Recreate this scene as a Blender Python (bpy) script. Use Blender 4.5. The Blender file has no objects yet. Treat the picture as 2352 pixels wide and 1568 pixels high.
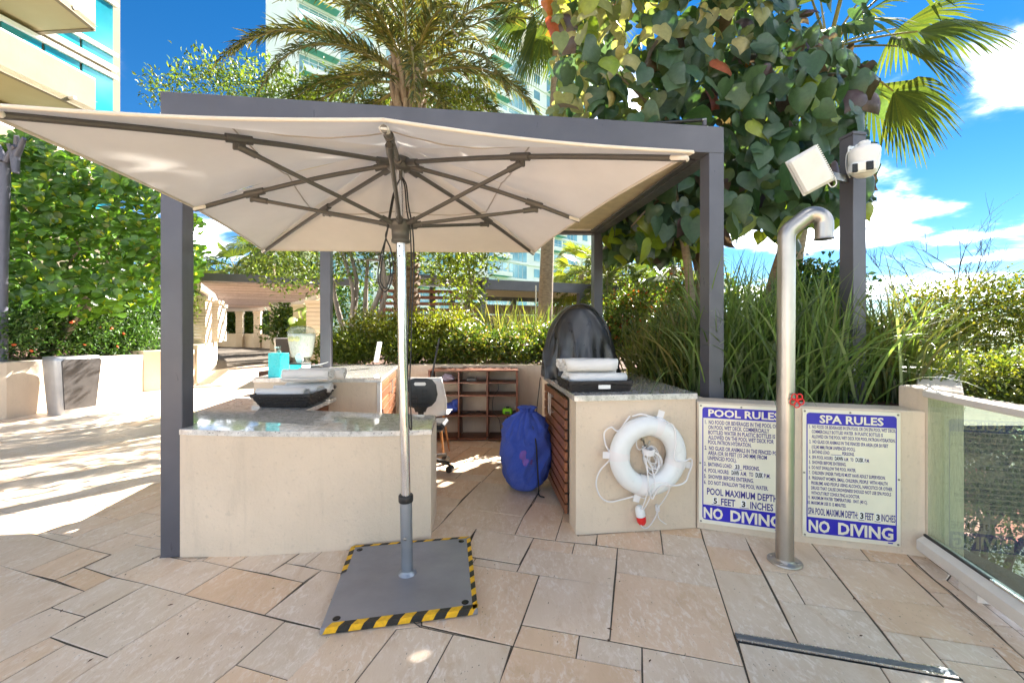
import bpy, math, random
import numpy as np
from mathutils import Vector, Matrix

# ------------------------------------------------------------------ camera, sky, sun, exposure
SC = bpy.context.scene
F, CX, YH, EYE = 970.0, 1176.0, 765.0, 1.3      # focal length and horizon measured on a 2352 px wide print
cam_d = bpy.data.cameras.new('camera'); cam = bpy.data.objects.new('camera', cam_d)
SC.collection.objects.link(cam)
cam.location = (0, 0, EYE); cam.rotation_euler = (math.radians(90), 0, 0)
cam_d.sensor_width = 36.0; cam_d.lens = 36.0 * F / 2352.0
cam_d.shift_y = -(784 - YH) / 2352.0
cam_d.clip_start = 0.05; cam_d.clip_end = 3000
SC.camera = cam

SUN_EL, SUN_AZ = math.radians(39), math.radians(38)      # azimuth from +Y towards +X
world = bpy.data.worlds.new('World'); SC.world = world; world.use_nodes = True
def build_world():
    nt = world.node_tree; N = nt.nodes; L = nt.links; N.clear()
    out = N.new('ShaderNodeOutputWorld'); bg = N.new('ShaderNodeBackground')
    sky = N.new('ShaderNodeTexSky'); sky.sky_type = 'NISHITA'; sky.sun_disc = False
    sky.sun_elevation = SUN_EL; sky.sun_rotation = SUN_AZ
    sky.air_density = 0.85; sky.dust_density = 0.0; sky.ozone_density = 3.0; sky.altitude = 20
    hsv = N.new('ShaderNodeHueSaturation'); hsv.inputs['Saturation'].default_value = 1.34; hsv.inputs['Value'].default_value = 0.24; hsv.inputs['Hue'].default_value = 0.50
    L.new(sky.outputs['Color'], hsv.inputs['Color'])
    tc = N.new('ShaderNodeTexCoord'); sep = N.new('ShaderNodeSeparateXYZ'); L.new(tc.outputs['Generated'], sep.inputs[0])
    # clouds laid out on a flat layer overhead, denser towards the horizon; overhead cover added as fill
    addz = N.new('ShaderNodeMath'); addz.operation = 'ADD'; addz.inputs[1].default_value = 0.16; L.new(sep.outputs['Z'], addz.inputs[0])
    dx = N.new('ShaderNodeMath'); dx.operation = 'DIVIDE'; L.new(sep.outputs['X'], dx.inputs[0]); L.new(addz.outputs[0], dx.inputs[1])
    dy = N.new('ShaderNodeMath'); dy.operation = 'DIVIDE'; L.new(sep.outputs['Y'], dy.inputs[0]); L.new(addz.outputs[0], dy.inputs[1])
    cmb = N.new('ShaderNodeCombineXYZ'); L.new(dx.outputs[0], cmb.inputs[0]); L.new(dy.outputs[0], cmb.inputs[1])
    nz = N.new('ShaderNodeTexNoise'); nz.inputs['Scale'].default_value = 1.55; nz.inputs['Detail'].default_value = 9; nz.inputs['Roughness'].default_value = 0.56
    nz.inputs['Distortion'].default_value = 0.25
    mp = N.new('ShaderNodeMapping'); mp.inputs['Location'].default_value = CLOUD_AT; L.new(cmb.outputs[0], mp.inputs[0]); L.new(mp.outputs[0], nz.inputs['Vector'])
    el = N.new('ShaderNodeMapRange'); el.inputs['From Min'].default_value = 0.0; el.inputs['From Max'].default_value = 0.62
    el.inputs['To Min'].default_value = 0.05; el.inputs['To Max'].default_value = -0.02; L.new(sep.outputs['Z'], el.inputs['Value'])
    ad = N.new('ShaderNodeMath'); ad.operation = 'ADD'; L.new(nz.outputs['Fac'], ad.inputs[0]); L.new(el.outputs[0], ad.inputs[1])
    rp = N.new('ShaderNodeMapRange'); rp.interpolation_type = 'SMOOTHSTEP'; rp.inputs['From Min'].default_value = 0.47; rp.inputs['From Max'].default_value = 0.73; L.new(ad.outputs[0], rp.inputs['Value'])
    mul = N.new('ShaderNodeMath'); mul.operation = 'POWER'; mul.inputs[1].default_value = 2.6; L.new(rp.outputs[0], mul.inputs[0])
    mix = N.new('ShaderNodeMix'); mix.data_type = 'RGBA'
    L.new(mul.outputs[0], mix.inputs['Factor']); L.new(hsv.outputs['Color'], mix.inputs['A'])
    mix.inputs['B'].default_value = (CLOUD[0], CLOUD[1], CLOUD[2], 1)
    L.new(mix.outputs['Result'], bg.inputs['Color']); bg.inputs['Strength'].default_value = SKY_STRENGTH
    L.new(bg.outputs[0], out.inputs['Surface'])
SKY_STRENGTH = 0.05
CLOUD_AT = (6.45, 18.0, 0)
CLOUD = (23.3, 22.9, 22.0)  # cloud radiance pushed up to fill the shade with neutral light
build_world()
sun_d = bpy.data.lights.new('sun', 'SUN'); sun = bpy.data.objects.new('sun', sun_d); SC.collection.objects.link(sun)
sun_d.energy = 2.0; sun_d.angle = math.radians(0.53); sun_d.color = (1.0, 0.94, 0.86)
SDIR = Vector((math.sin(SUN_AZ) * math.cos(SUN_EL), math.cos(SUN_AZ) * math.cos(SUN_EL), math.sin(SUN_EL)))
sun.rotation_euler = SDIR.to_track_quat('Z', 'Y').to_euler(); sun.location = SDIR * 30
vs = SC.view_settings; vs.view_transform = 'Standard'; vs.look = 'None'; vs.gamma = 1.0; vs.use_curve_mapping = False
vs.exposure = 4.05
SC.render.engine = 'CYCLES'
cy = SC.cycles; cy.max_bounces = 10; cy.diffuse_bounces = 5; cy.glossy_bounces = 4; cy.transmission_bounces = 6; cy.transparent_max_bounces = 16
cy.caustics_reflective = False; cy.caustics_refractive = False; cy.sample_clamp_indirect = 6.0; cy.use_denoising = True

# ------------------------------------------------------------------ helpers
RNG = np.random.default_rng(7); random.seed(7)
COL = SC.collection
def P(x, y, Y): return Vector(((x - CX) / F * Y, Y, EYE + (YH - y) / F * Y))
def ground(Y): return max(0.0, Y - 6.0) * 0.036
def V3(*a): return Vector(a)

def link(o, parent=None, base=None):
    COL.objects.link(o)
    if parent is not None:
        o.parent = parent
        if parent.parent is None: o.matrix_parent_inverse = Matrix.Translation(-parent.location)
    return o
def tag(o, label=None, cat=None, group=None, kind=None):
    if label: o['label'] = label
    if cat: o['category'] = cat
    if group: o['group'] = group
    if kind: o['kind'] = kind
    return o
def thing(name, label, cat, loc=(0, 0, 0), group=None, kind=None):
    o = bpy.data.objects.new(name, None); o.location = loc; o.empty_display_size = 0.1; COL.objects.link(o)
    return tag(o, label, cat, group, kind)

def mesh_np(name, v, f, mats, smooth=False, tint=None, midx=None, n=None):
    """v (N,3), f (M,k) uniform polygons"""
    me = bpy.data.meshes.new(name)
    v = np.asarray(v, np.float32); f = np.asarray(f, np.int32)
    k = f.shape[1]
    me.vertices.add(len(v)); me.vertices.foreach_set('co', v.ravel())
    me.loops.add(f.size); me.loops.foreach_set('vertex_index', f.ravel())
    me.polygons.add(len(f)); me.polygons.foreach_set('loop_start', np.arange(0, f.size, k, dtype=np.int32))
    me.polygons.foreach_set('loop_total', np.full(len(f), k, np.int32))
    if midx is not None: me.polygons.foreach_set('material_index', np.asarray(midx, np.int32))
    if smooth: me.polygons.foreach_set('use_smooth', np.ones(len(f), bool))
    for m in (mats if isinstance(mats, (list, tuple)) else [mats]): me.materials.append(m)
    me.update(calc_edges=True)
    if tint is not None:
        a = me.color_attributes.new('tint', 'FLOAT_COLOR', 'CORNER')
        t = np.ones((len(f), k, 4), np.float32); t[:, :, :3] = np.asarray(tint, np.float32)[:, None, :]
        a.data.foreach_set('color', t.ravel())
    return me

class MB:
    """collects shapes; build() links them as one mesh object"""
    def __init__(s): s.v = []; s.f = []; s.sm = []
    def add(s, vs_, fs, smooth=False):
        o = len(s.v); s.v.extend([tuple(p) for p in vs_])
        for q in fs: s.f.append(tuple(i + o for i in q)); s.sm.append(smooth)
        return s
    def obox(s, c, ax, ay, az, hx, hy, hz, bev=0.0):
        c = Vector(c); ax = Vector(ax).normalized() ; ay = Vector(ay).normalized(); az = Vector(az).normalized()
        if bev <= 0:
            pts = [c + ax * (hx * i) + ay * (hy * j) + az * (hz * k) for k in (-1, 1) for j in (-1, 1) for i in (-1, 1)]
            return s.add(pts, [(0, 2, 3, 1), (4, 5, 7, 6), (0, 1, 5, 4), (2, 6, 7, 3), (0, 4, 6, 2), (1, 3, 7, 5)])
        b = min(bev, hx * .9, hy * .9, hz * .9); pts = []; idx = {}
        for k in (-1, 1):
            for j in (-1, 1):
                for i in (-1, 1):
                    for w in range(3):
                        e = [hx, hy, hz]
                        for q in range(3):
                            if q != w: e[q] -= b
                        idx[(i, j, k, w)] = len(pts)
                        pts.append(c + ax * (e[0] * i) + ay * (e[1] * j) + az * (e[2] * k))
        fs = []
        S2 = (-1, 1)
        for w in range(3):
            for sg in S2:
                q = []
                for a, b2 in ((-1, -1), (1, -1), (1, 1), (-1, 1)):
                    t = [a, b2]; t.insert(w, sg); q.append(idx[(t[0], t[1], t[2], w)])
                fs.append(q if (sg > 0) != (w == 1) else q[::-1])
        for w in range(3):                      # edges running along axis w
            o1, o2 = [q for q in range(3) if q != w]
            for a in S2:
                for b2 in S2:
                    t0 = [0, 0, 0]; t0[o1] = a; t0[o2] = b2; t1 = list(t0); t0[w] = -1; t1[w] = 1
                    q = [idx[(*t0, o1)], idx[(*t1, o1)], idx[(*t1, o2)], idx[(*t0, o2)]]
                    fs.append(q)
        for k in S2:
            for j in S2:
                for i in S2: fs.append([idx[(i, j, k, 0)], idx[(i, j, k, 1)], idx[(i, j, k, 2)]])
        return s.add(pts, fs)
    def box(s, x0, x1, y0, y1, z0, z1, bev=0.0):
        return s.obox(((x0 + x1) / 2, (y0 + y1) / 2, (z0 + z1) / 2), (1, 0, 0), (0, 1, 0), (0, 0, 1), (x1 - x0) / 2, (y1 - y0) / 2, (z1 - z0) / 2, bev)
    def bar(s, a, b, w, h, up=(0, 0, 1), bev=0.0):
        """box beam from a to b, w across, h along up"""
        a = Vector(a); b = Vector(b); d = (b - a); l = d.length; d.normalize(); u = Vector(up)
        if abs(d.dot(u)) > .99: u = Vector((0, 1, 0))
        x = d.cross(u).normalized(); u = x.cross(d).normalized()
        return s.obox((a + b) / 2, d, x, u, l / 2, w / 2, h / 2, bev)
    def tube(s, pts, r, n=8, cap=True, closed=False):
        pts = [Vector(p) for p in pts]; m = len(pts)
        rs = r if isinstance(r, (list, tuple)) else [r] * m
        base = len(s.v); vs_ = []; fs = []
        prev = None
        for i, p in enumerate(pts):
            if closed: t = pts[(i + 1) % m] - pts[i - 1]
            else: t = pts[min(i + 1, m - 1)] - pts[max(i - 1, 0)]
            if t.length < 1e-9: t = Vector((0, 0, 1))
            t.normalize()
            if prev is None:
                u = Vector((0, 0, 1)) if abs(t.z) < .9 else Vector((1, 0, 0))
                u = (u - t * u.dot(t)).normalized()
            else:
                u = prev - t * prev.dot(t)
                u = u.normalized() if u.length > 1e-6 else t.orthogonal().normalized()
            prev = u; w = t.cross(u)
            for k in range(n):
                a = 2 * math.pi * k / n
                vs_.append(p + (u * math.cos(a) + w * math.sin(a)) * rs[i])
        rng = m if closed else m - 1
        for i in range(rng):
            j = (i + 1) % m
            for k in range(n):
                k2 = (k + 1) % n
                fs.append((i * n + k, i * n + k2, j * n + k2, j * n + k))
        s.add(vs_, fs, True)
        if cap and not closed:
            s.add(vs_[:n], [tuple(range(n))[::-1]]); s.add(vs_[-n:], [tuple(range(n))])
        return s
    def lathe(s, prof, c=(0, 0, 0), n=24, axis=(0, 0, 1), smooth=True, sx=1.0, sy=1.0):
        """prof: list of (r,z) from bottom to top"""
        c = Vector(c); az = Vector(axis).normalized(); ax = az.orthogonal().normalized() if abs(az.z) < .99 else Vector((1, 0, 0)); ay = az.cross(ax)
        vs_ = []; fs = []
        for r, z in prof:
            for k in range(n):
                a = 2 * math.pi * k / n
                vs_.append(c + ax * (r * math.cos(a) * sx) + ay * (r * math.sin(a) * sy) + az * z)
        for i in range(len(prof) - 1):
            for k in range(n):
                k2 = (k + 1) % n
                fs.append((i * n + k, i * n + k2, (i + 1) * n + k2, (i + 1) * n + k))
        s.add(vs_, fs, smooth)
        if prof[0][0] > 1e-4: s.add(vs_[:n], [tuple(range(n))[::-1]])
        if prof[-1][0] > 1e-4: s.add(vs_[-n:], [tuple(range(n))])
        return s
    def prism(s, poly, z0, z1, bev=0.0):
        """plan polygon (ccw) extruded; z1 may be a function of (x,y)"""
        A = sum(poly[i][0] * poly[(i + 1) % len(poly)][1] - poly[(i + 1) % len(poly)][0] * poly[i][1] for i in range(len(poly)))
        if A < 0: poly = poly[::-1]
        n = len(poly); zf = z1 if callable(z1) else (lambda x, y: z1); z0f = z0 if callable(z0) else (lambda x, y: z0)
        bot = [(x, y, z0f(x, y)) for x, y in poly]
        if bev > 0:
            ins = inset(poly, bev)
            mid = [(x, y, zf(x, y) - bev) for x, y in poly]; top = [(x, y, zf(x, y)) for x, y in ins]
            vs_ = bot + mid + top
            fs = [tuple(range(n))[::-1], tuple(range(2 * n, 3 * n))]
            for i in range(n):
                j = (i + 1) % n
                fs += [(i, j, n + j, n + i), (n + i, n + j, 2 * n + j, 2 * n + i)]
        else:
            vs_ = bot + [(x, y, zf(x, y)) for x, y in poly]
            fs = [tuple(range(n))[::-1], tuple(range(n, 2 * n))] + [(i, (i + 1) % n, n + (i + 1) % n, n + i) for i in range(n)]
        return s.add(vs_, fs)
    def mesh(s, name, mat):
        me = bpy.data.meshes.new(name); me.from_pydata(s.v, [], s.f)
        me.polygons.foreach_set('use_smooth', s.sm)
        for m in (mat if isinstance(mat, (list, tuple)) else [mat]): me.materials.append(m)
        me.update(); return me
    def build(s, name, mat, parent=None):
        return link(bpy.data.objects.new(name, s.mesh(name, mat)), parent)

def inset(poly, d):
    """poly ccw list of xy; moves every edge inwards by d"""
    n = len(poly); out = []
    for i in range(n):
        p0 = np.array(poly[i - 1]); p1 = np.array(poly[i]); p2 = np.array(poly[(i + 1) % n])
        e1 = p1 - p0; e2 = p2 - p1
        e1 = e1 / (np.linalg.norm(e1) + 1e-9); e2 = e2 / (np.linalg.norm(e2) + 1e-9)
        n1 = np.array([-e1[1], e1[0]]); n2 = np.array([-e2[1], e2[0]])
        b = n1 + n2; q = b.dot(b)
        m = n1 if q < .2 else b * (2 / q)
        out.append(tuple(p1 + m * d * 1.0 if q < .2 else p1 + b * (2 * d / q)))
    return out

# ------------------------------------------------------------------ materials
def new_mat(name):
    m = bpy.data.materials.new(name); m.use_nodes = True; nt = m.node_tree; b = nt.nodes['Principled BSDF']; return m, nt, b
def lnk(nt, a, b): nt.links.new(a, b)
def nd(nt, t, **kw):
    n = nt.nodes.new(t)
    for k, v in kw.items():
        if k in n.inputs.keys() if hasattr(n.inputs, 'keys') else False: n.inputs[k].default_value = v
        else: setattr(n, k, v)
    return n
def noise(nt, scale, detail=4, rough=.5, vec=None, dist=0.0):
    n = nt.nodes.new('ShaderNodeTexNoise'); n.inputs['Scale'].default_value = scale; n.inputs['Detail'].default_value = detail
    n.inputs['Roughness'].default_value = rough; n.inputs['Distortion'].default_value = dist
    if vec is not None: lnk(nt, vec, n.inputs['Vector'])
    return n.outputs['Fac']
def ramp(nt, fac, *stops):
    r = nt.nodes.new('ShaderNodeValToRGB'); e = r.color_ramp.elements
    while len(e) > len(stops): e.remove(e[-1])
    while len(e) < len(stops): e.new(0.5)
    for i, (p, c) in enumerate(stops):
        e[i].position = p; e[i].color = (c[0], c[1], c[2], 1) if not isinstance(c, (int, float)) else (c, c, c, 1)
    lnk(nt, fac, r.inputs[0]); return r.outputs['Color']
def mixc(nt, fac, a, b, mode='MIX'):
    m = nt.nodes.new('ShaderNodeMix'); m.data_type = 'RGBA'; m.blend_type = mode
    for sock, val in ((m.inputs['Factor'], fac), (m.inputs['A'], a), (m.inputs['B'], b)):
        if isinstance(val, (int, float)): sock.default_value = val
        elif isinstance(val, (tuple, list)): sock.default_value = (*val[:3], 1)
        else: lnk(nt, val, sock)
    return m.outputs['Result']
def bump(nt, b, h, strength=.2, dist=.01):
    n = nt.nodes.new('ShaderNodeBump'); n.inputs['Strength'].default_value = strength; n.inputs['Distance'].default_value = dist
    lnk(nt, h, n.inputs['Height']); lnk(nt, n.outputs[0], b.inputs['Normal'])
def wpos(nt):
    return nt.nodes.new('ShaderNodeNewGeometry').outputs['Position']
def opos(nt):
    return nt.nodes.new('ShaderNodeTexCoord').outputs['Object']
def orand(nt):
    return nt.nodes.new('ShaderNodeObjectInfo').outputs['Random']
def plain(name, c, rough=.5, metal=0.0, spec=.5, var=.12, vscale=9.0, bmp=0.0, bscale=60.0, coat=0.0):
    """a plain paint, plastic or metal with faint mottling so that no face is dead flat"""
    m, nt, b = new_mat(name)
    w = wpos(nt)
    f = noise(nt, vscale, 5, .6, w)
    c0 = tuple(max(0, x * (1 - var)) for x in c); c1 = tuple(min(1, x * (1 + var)) for x in c)
    lnk(nt, ramp(nt, f, (.3, c0), (.7, c1)), b.inputs['Base Color'])
    lnk(nt, ramp(nt, noise(nt, vscale * 2.3, 3, .6, w), (.3, max(0.02, rough - .08)), (.7, min(1, rough + .08))), b.inputs['Roughness'])
    b.inputs['Metallic'].default_value = metal; b.inputs['Specular IOR Level'].default_value = spec; b.inputs['Coat Weight'].default_value = coat
    if bmp: bump(nt, b, noise(nt, bscale, 3, .6, w), bmp, .004)
    return m
M = {}
def mat_travertine():
    m, nt, b = new_mat('travertine'); w = wpos(nt); r = orand(nt)
    mp = nt.nodes.new('ShaderNodeMapping'); mp.inputs['Rotation'].default_value = (0, 0, math.radians(-15)); mp.inputs['Scale'].default_value = (2.3, 1.0, 1)
    off = nt.nodes.new('ShaderNodeVectorMath'); off.operation = 'MULTIPLY_ADD'
    cmb = nt.nodes.new('ShaderNodeCombineXYZ'); lnk(nt, r, cmb.inputs[0]); lnk(nt, r, cmb.inputs[1])
    lnk(nt, cmb.outputs[0], off.inputs[0]); off.inputs[1].default_value = (37, 19, 0); lnk(nt, w, off.inputs[2])
    lnk(nt, off.outputs[0], mp.inputs[0])
    v = mp.outputs[0]
    base = ramp(nt, r, (0, (.71, .58, .445)), (.25, (.74, .60, .47)), (.5, (.68, .57, .45)), (.7, (.75, .575, .42)), (.9, (.73, .51, .325)), (1, (.72, .59, .465)))
    big = ramp(nt, noise(nt, 3.2, 4, .55, v), (.35, (.92, .89, .85)), (.68, (1.0, .99, .98)))
    c = mixc(nt, 1.0, base, big, 'MULTIPLY')
    pale = ramp(nt, noise(nt, 19, 8, .72, v, .9), (.50, 0.0), (.60, 1.0))
    pale2 = ramp(nt, noise(nt, 2.6, 3, .5, v), (.36, 0.0), (.58, 1.0))
    pf = nt.nodes.new('ShaderNodeMath'); pf.operation = 'MULTIPLY'; lnk(nt, pale, pf.inputs[0]); lnk(nt, pale2, pf.inputs[1])
    pg = nt.nodes.new('ShaderNodeMath'); pg.operation = 'MULTIPLY'; pg.inputs[1].default_value = .62; lnk(nt, pf.outputs[0], pg.inputs[0]); c = mixc(nt, pg.outputs[0], c, (.86, .77, .69))
    och = ramp(nt, noise(nt, 4.5, 6, .65, v, .6), (.54, 0.0), (.72, .6))
    c = mixc(nt, och, c, (.56, .38, .22))
    pits = ramp(nt, noise(nt, 52, 2, .5, v), (.675, 0.0), (.715, 1.0))
    pitm = ramp(nt, noise(nt, 5, 2, .5, v), (.45, 0.0), (.6, 1.0))
    pm = nt.nodes.new('ShaderNodeMath'); pm.operation = 'MULTIPLY'; lnk(nt, pits, pm.inputs[0]); lnk(nt, pitm, pm.inputs[1])
    c = mixc(nt, pm.outputs[0], c, (.12, .085, .06))
    lnk(nt, c, b.inputs['Base Color'])
    lnk(nt, ramp(nt, noise(nt, 9, 4, .6, v), (.3, .34), (.7, .58)), b.inputs['Roughness'])
    hh = mixc(nt, .5, noise(nt, 60, 4, .6, v), pm.outputs[0], 'SUBTRACT'); bump(nt, b, hh, .30, .005)
    return m
def mat_stucco(name, c, bstr=.9, bscale=70):
    m, nt, b = new_mat(name); w = wpos(nt)
    f = noise(nt, 1.6, 5, .6, w); g = noise(nt, 38, 3, .6, w)
    c0 = tuple(x * .90 for x in c); c1 = tuple(min(1, x * 1.06) for x in c)
    col = ramp(nt, f, (.3, c0), (.7, c1))
    col = mixc(nt, ramp(nt, g, (.60, 0.0), (.74, .45)), col, tuple(x * .72 for x in c))
    mps = nt.nodes.new('ShaderNodeMapping'); mps.inputs['Scale'].default_value = (9, 9, .9); lnk(nt, w, mps.inputs[0])
    col = mixc(nt, ramp(nt, noise(nt, 1.3, 6, .7, mps.outputs[0]), (.56, 0.0), (.78, .5)), col, tuple(x * .74 for x in c))
    lnk(nt, col, b.inputs['Base Color']); b.inputs['Roughness'].default_value = .82; b.inputs['Specular IOR Level'].default_value = .25
    hh = mixc(nt, .5, noise(nt, bscale, 5, .65, w), noise(nt, bscale * .35, 3, .6, w)); bump(nt, b, hh, bstr, .009)
    return m
def mat_granite():
    m, nt, b = new_mat('granite'); w = wpos(nt)
    c = ramp(nt, noise(nt, 26, 6, .7, w), (.32, (.40, .38, .35)), (.5, (.62, .60, .56)), (.68, (.74, .72, .68)))
    c = mixc(nt, ramp(nt, noise(nt, 95, 2, .6, w), (.63, 0.0), (.70, .9)), c, (.10, .09, .085))
    c = mixc(nt, ramp(nt, noise(nt, 22, 4, .7, w, 1.0), (.64, 0.0), (.72, .75)), c, (.13, .12, .115))
    lnk(nt, c, b.inputs['Base Color'])
    lnk(nt, ramp(nt, noise(nt, 12, 3, .6, w), (.3, .035), (.8, .09)), b.inputs['Roughness'])
    b.inputs['Specular IOR Level'].default_value = .75; b.inputs['Coat Weight'].default_value = .6; b.inputs['Coat Roughness'].default_value = .03
    return m
def mat_metal(name, c, rough=.5, metal=.6, streak=(30, 30, 3), spec=.5):
    m, nt, b = new_mat(name); w = wpos(nt)
    mp = nt.nodes.new('ShaderNodeMapping'); mp.inputs['Scale'].default_value = streak; lnk(nt, w, mp.inputs[0])
    f = noise(nt, 1.0, 6, .65, mp.outputs[0]); g = noise(nt, 2.2, 5, .6, w)
    lnk(nt, ramp(nt, g, (.3, tuple(x * .85 for x in c)), (.72, tuple(min(1, x * 1.18) for x in c))), b.inputs['Base Color'])
    lnk(nt, ramp(nt, f, (.3, max(.03, rough - .09)), (.7, min(1, rough + .1))), b.inputs['Roughness'])
    b.inputs['Metallic'].default_value = metal; b.inputs['Specular IOR Level'].default_value = spec
    bump(nt, b, f, .05, .002)
    return m
def mat_fabric(name, c, trans=.3, weave=900, rough=.9, fold=0.0):
    m, nt, b = new_mat(name); w = wpos(nt)
    col = ramp(nt, noise(nt, 2.4, 5, .6, w), (.3, tuple(x * .92 for x in c)), (.7, tuple(min(1, x * 1.04) for x in c)))
    lnk(nt, col, b.inputs['Base Color']); b.inputs['Roughness'].default_value = rough; b.inputs['Specular IOR Level'].default_value = .15
    if 'Sheen Weight' in b.inputs: b.inputs['Sheen Weight'].default_value = .15
    h = noise(nt, weave, 2, .5, w)
    if fold:
        h = mixc(nt, .75, h, noise(nt, fold, 4, .55, w, .6))
    bump(nt, b, h, .9 if fold else .15, .05 if fold else .003)
    if trans > 0:
        out = nt.nodes['Material Output']; tr = nt.nodes.new('ShaderNodeBsdfTranslucent'); mx = nt.nodes.new('ShaderNodeMixShader')
        lnk(nt, col, tr.inputs['Color']); mx.inputs[0].default_value = trans
        lnk(nt, b.outputs[0], mx.inputs[1]); lnk(nt, tr.outputs[0], mx.inputs[2]); lnk(nt, mx.outputs[0], out.inputs['Surface'])
    return m
def mat_leaf(name, trans=.38, rough=.42, spec=.5, tboost=(1.5, 1.6, .7), objvar=None):
    """leaf colour comes from the mesh's own tint attribute, or from a ramp over the object's random number"""
    m, nt, b = new_mat(name)
    if objvar: col = ramp(nt, orand(nt), *objvar)
    else:
        a = nt.nodes.new('ShaderNodeAttribute'); a.attribute_name = 'tint'; col = a.outputs['Color']
    w = wpos(nt)
    col = mixc(nt, 1.0, col, ramp(nt, noise(nt, 30, 3, .6, w), (.3, .82), (.7, 1.12)), 'MULTIPLY')
    lnk(nt, col, b.inputs['Base Color']); b.inputs['Roughness'].default_value = rough; b.inputs['Specular IOR Level'].default_value = spec
    out = nt.nodes['Material Output']; tr = nt.nodes.new('ShaderNodeBsdfTranslucent'); mx = nt.nodes.new('ShaderNodeMixShader')
    lnk(nt, mixc(nt, 1.0, col, tboost, 'MULTIPLY'), tr.inputs['Color']); mx.inputs[0].default_value = trans
    lnk(nt, b.outputs[0], mx.inputs[1]); lnk(nt, tr.outputs[0], mx.inputs[2]); lnk(nt, mx.outputs[0], out.inputs['Surface'])
    return m
def mat_bark(name, c0, c1, scale=(14, 14, 2.5), bs=.8):
    m, nt, b = new_mat(name); w = wpos(nt); mp = nt.nodes.new('ShaderNodeMapping'); mp.inputs['Scale'].default_value = scale; lnk(nt, w, mp.inputs[0])
    f = noise(nt, 1.4, 7, .68, mp.outputs[0], .4)
    lnk(nt, ramp(nt, f, (.3, c0), (.68, c1)), b.inputs['Base Color']); b.inputs['Roughness'].default_value = .85; bump(nt, b, f, bs, .02); return m
def mat_wood(name, c0, c1, scale=(3, 3, 40), rough=.45):
    m, nt, b = new_mat(name); w = wpos(nt); r = orand(nt)
    cmb = nt.nodes.new('ShaderNodeVectorMath'); cmb.operation = 'ADD'; c3 = nt.nodes.new('ShaderNodeCombineXYZ'); lnk(nt, r, c3.inputs[0]); lnk(nt, r, c3.inputs[2])
    sc = nt.nodes.new('ShaderNodeVectorMath'); sc.operation = 'SCALE'; sc.inputs['Scale'].default_value = 9; lnk(nt, c3.outputs[0], sc.inputs[0])
    lnk(nt, w, cmb.inputs[0]); lnk(nt, sc.outputs[0], cmb.inputs[1])
    mp = nt.nodes.new('ShaderNodeMapping'); mp.inputs['Scale'].default_value = scale; lnk(nt, cmb.outputs[0], mp.inputs[0])
    f = noise(nt, 2.0, 7, .65, mp.outputs[0], .8)
    c = ramp(nt, f, (.28, c0), (.7, c1)); c = mixc(nt, 1.0, c, ramp(nt, r, (0, .78), (1, 1.2)), 'MULTIPLY')
    lnk(nt, c, b.inputs['Base Color']); b.inputs['Roughness'].default_value = rough; bump(nt, b, f, .15, .003); return m
def mat_glass(name, tint, gloss=.08, rough=.0, dirt=0.0):
    """clear pane: straight-through tint plus a mirror reflection growing at grazing angles"""
    m, nt, b = new_mat(name); out = nt.nodes['Material Output']
    tr = nt.nodes.new('ShaderNodeBsdfTransparent'); tr.inputs[0].default_value = (*tint, 1)
    gl = nt.nodes.new('ShaderNodeBsdfGlossy'); gl.inputs['Roughness'].default_value = rough; gl.inputs['Color'].default_value = (1, 1, 1, 1)
    lw = nt.nodes.new('ShaderNodeFresnel'); lw.inputs['IOR'].default_value = 1.5
    mx = nt.nodes.new('ShaderNodeMixShader'); lnk(nt, ramp(nt, lw.outputs[0], (0, 0.0), (1, .13)), mx.inputs[0]); lnk(nt, tr.outputs[0], mx.inputs[1]); lnk(nt, gl.outputs[0], mx.inputs[2])
    last = mx.outputs[0]
    if dirt:
        w = wpos(nt); mp = nt.nodes.new('ShaderNodeMapping'); mp.inputs['Scale'].default_value = (40, 40, 5); lnk(nt, w, mp.inputs[0])
        d = ramp(nt, noise(nt, 3.0, 6, .75, mp.outputs[0], .4), (.42, 0.0), (.8, dirt))
        df = nt.nodes.new('ShaderNodeBsdfDiffuse'); df.inputs[0].default_value = (.62, .66, .6, 1)
        m2 = nt.nodes.new('ShaderNodeMixShader'); lnk(nt, d, m2.inputs[0]); lnk(nt, last, m2.inputs[1]); lnk(nt, df.outputs[0], m2.inputs[2]); last = m2.outputs[0]
    lnk(nt, last, out.inputs['Surface']); nt.nodes.remove(b); return m
def mat_window(name, c, rough=.06):
    """tinted curtain-wall glass of the far towers"""
    m, nt, b = new_mat(name); w = wpos(nt)
    lnk(nt, ramp(nt, noise(nt, .35, 3, .5, w), (.3, tuple(x * .6 for x in c)), (.7, c)), b.inputs['Base Color'])
    b.inputs['Roughness'].default_value = rough; b.inputs['Specular IOR Level'].default_value = 1.0; b.inputs['Metallic'].default_value = .25; return m

M['trav'] = mat_travertine()
M['grout'] = plain('grout', (.085, .068, .05), .95, var=.3, vscale=40, bmp=.4)
M['stucco'] = mat_stucco('cream_stucco', (.70, .575, .44))
M['stucco_wall'] = mat_stucco('beige_stucco', (.71, .595, .465), .7)
M['stucco_far'] = mat_stucco('warm_stucco', (.66, .57, .44), .3)
M['granite'] = mat_granite()
M['bronze'] = mat_metal('bronze_paint', (.092, .091, .108), .36, .1, (20, 20, 4))
M['ceiling'] = plain('cream_panel', (.62, .54, .36), .7)
M['canvas'] = mat_fabric('cream_canvas', (.82, .775, .715), .20, 700)
M['hem'] = mat_fabric('canvas_hem', (.78, .72, .63), .2, 700)
M['seam'] = mat_fabric('canvas_seam', (.52, .46, .39), .1, 700)
M['rib'] = mat_metal('taupe_rib', (.105, .10, .092), .45, .3)
M['alu'] = mat_metal('aluminium', (.80, .78, .76), .24, 1.0, (60, 60, 1.5))
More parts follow.
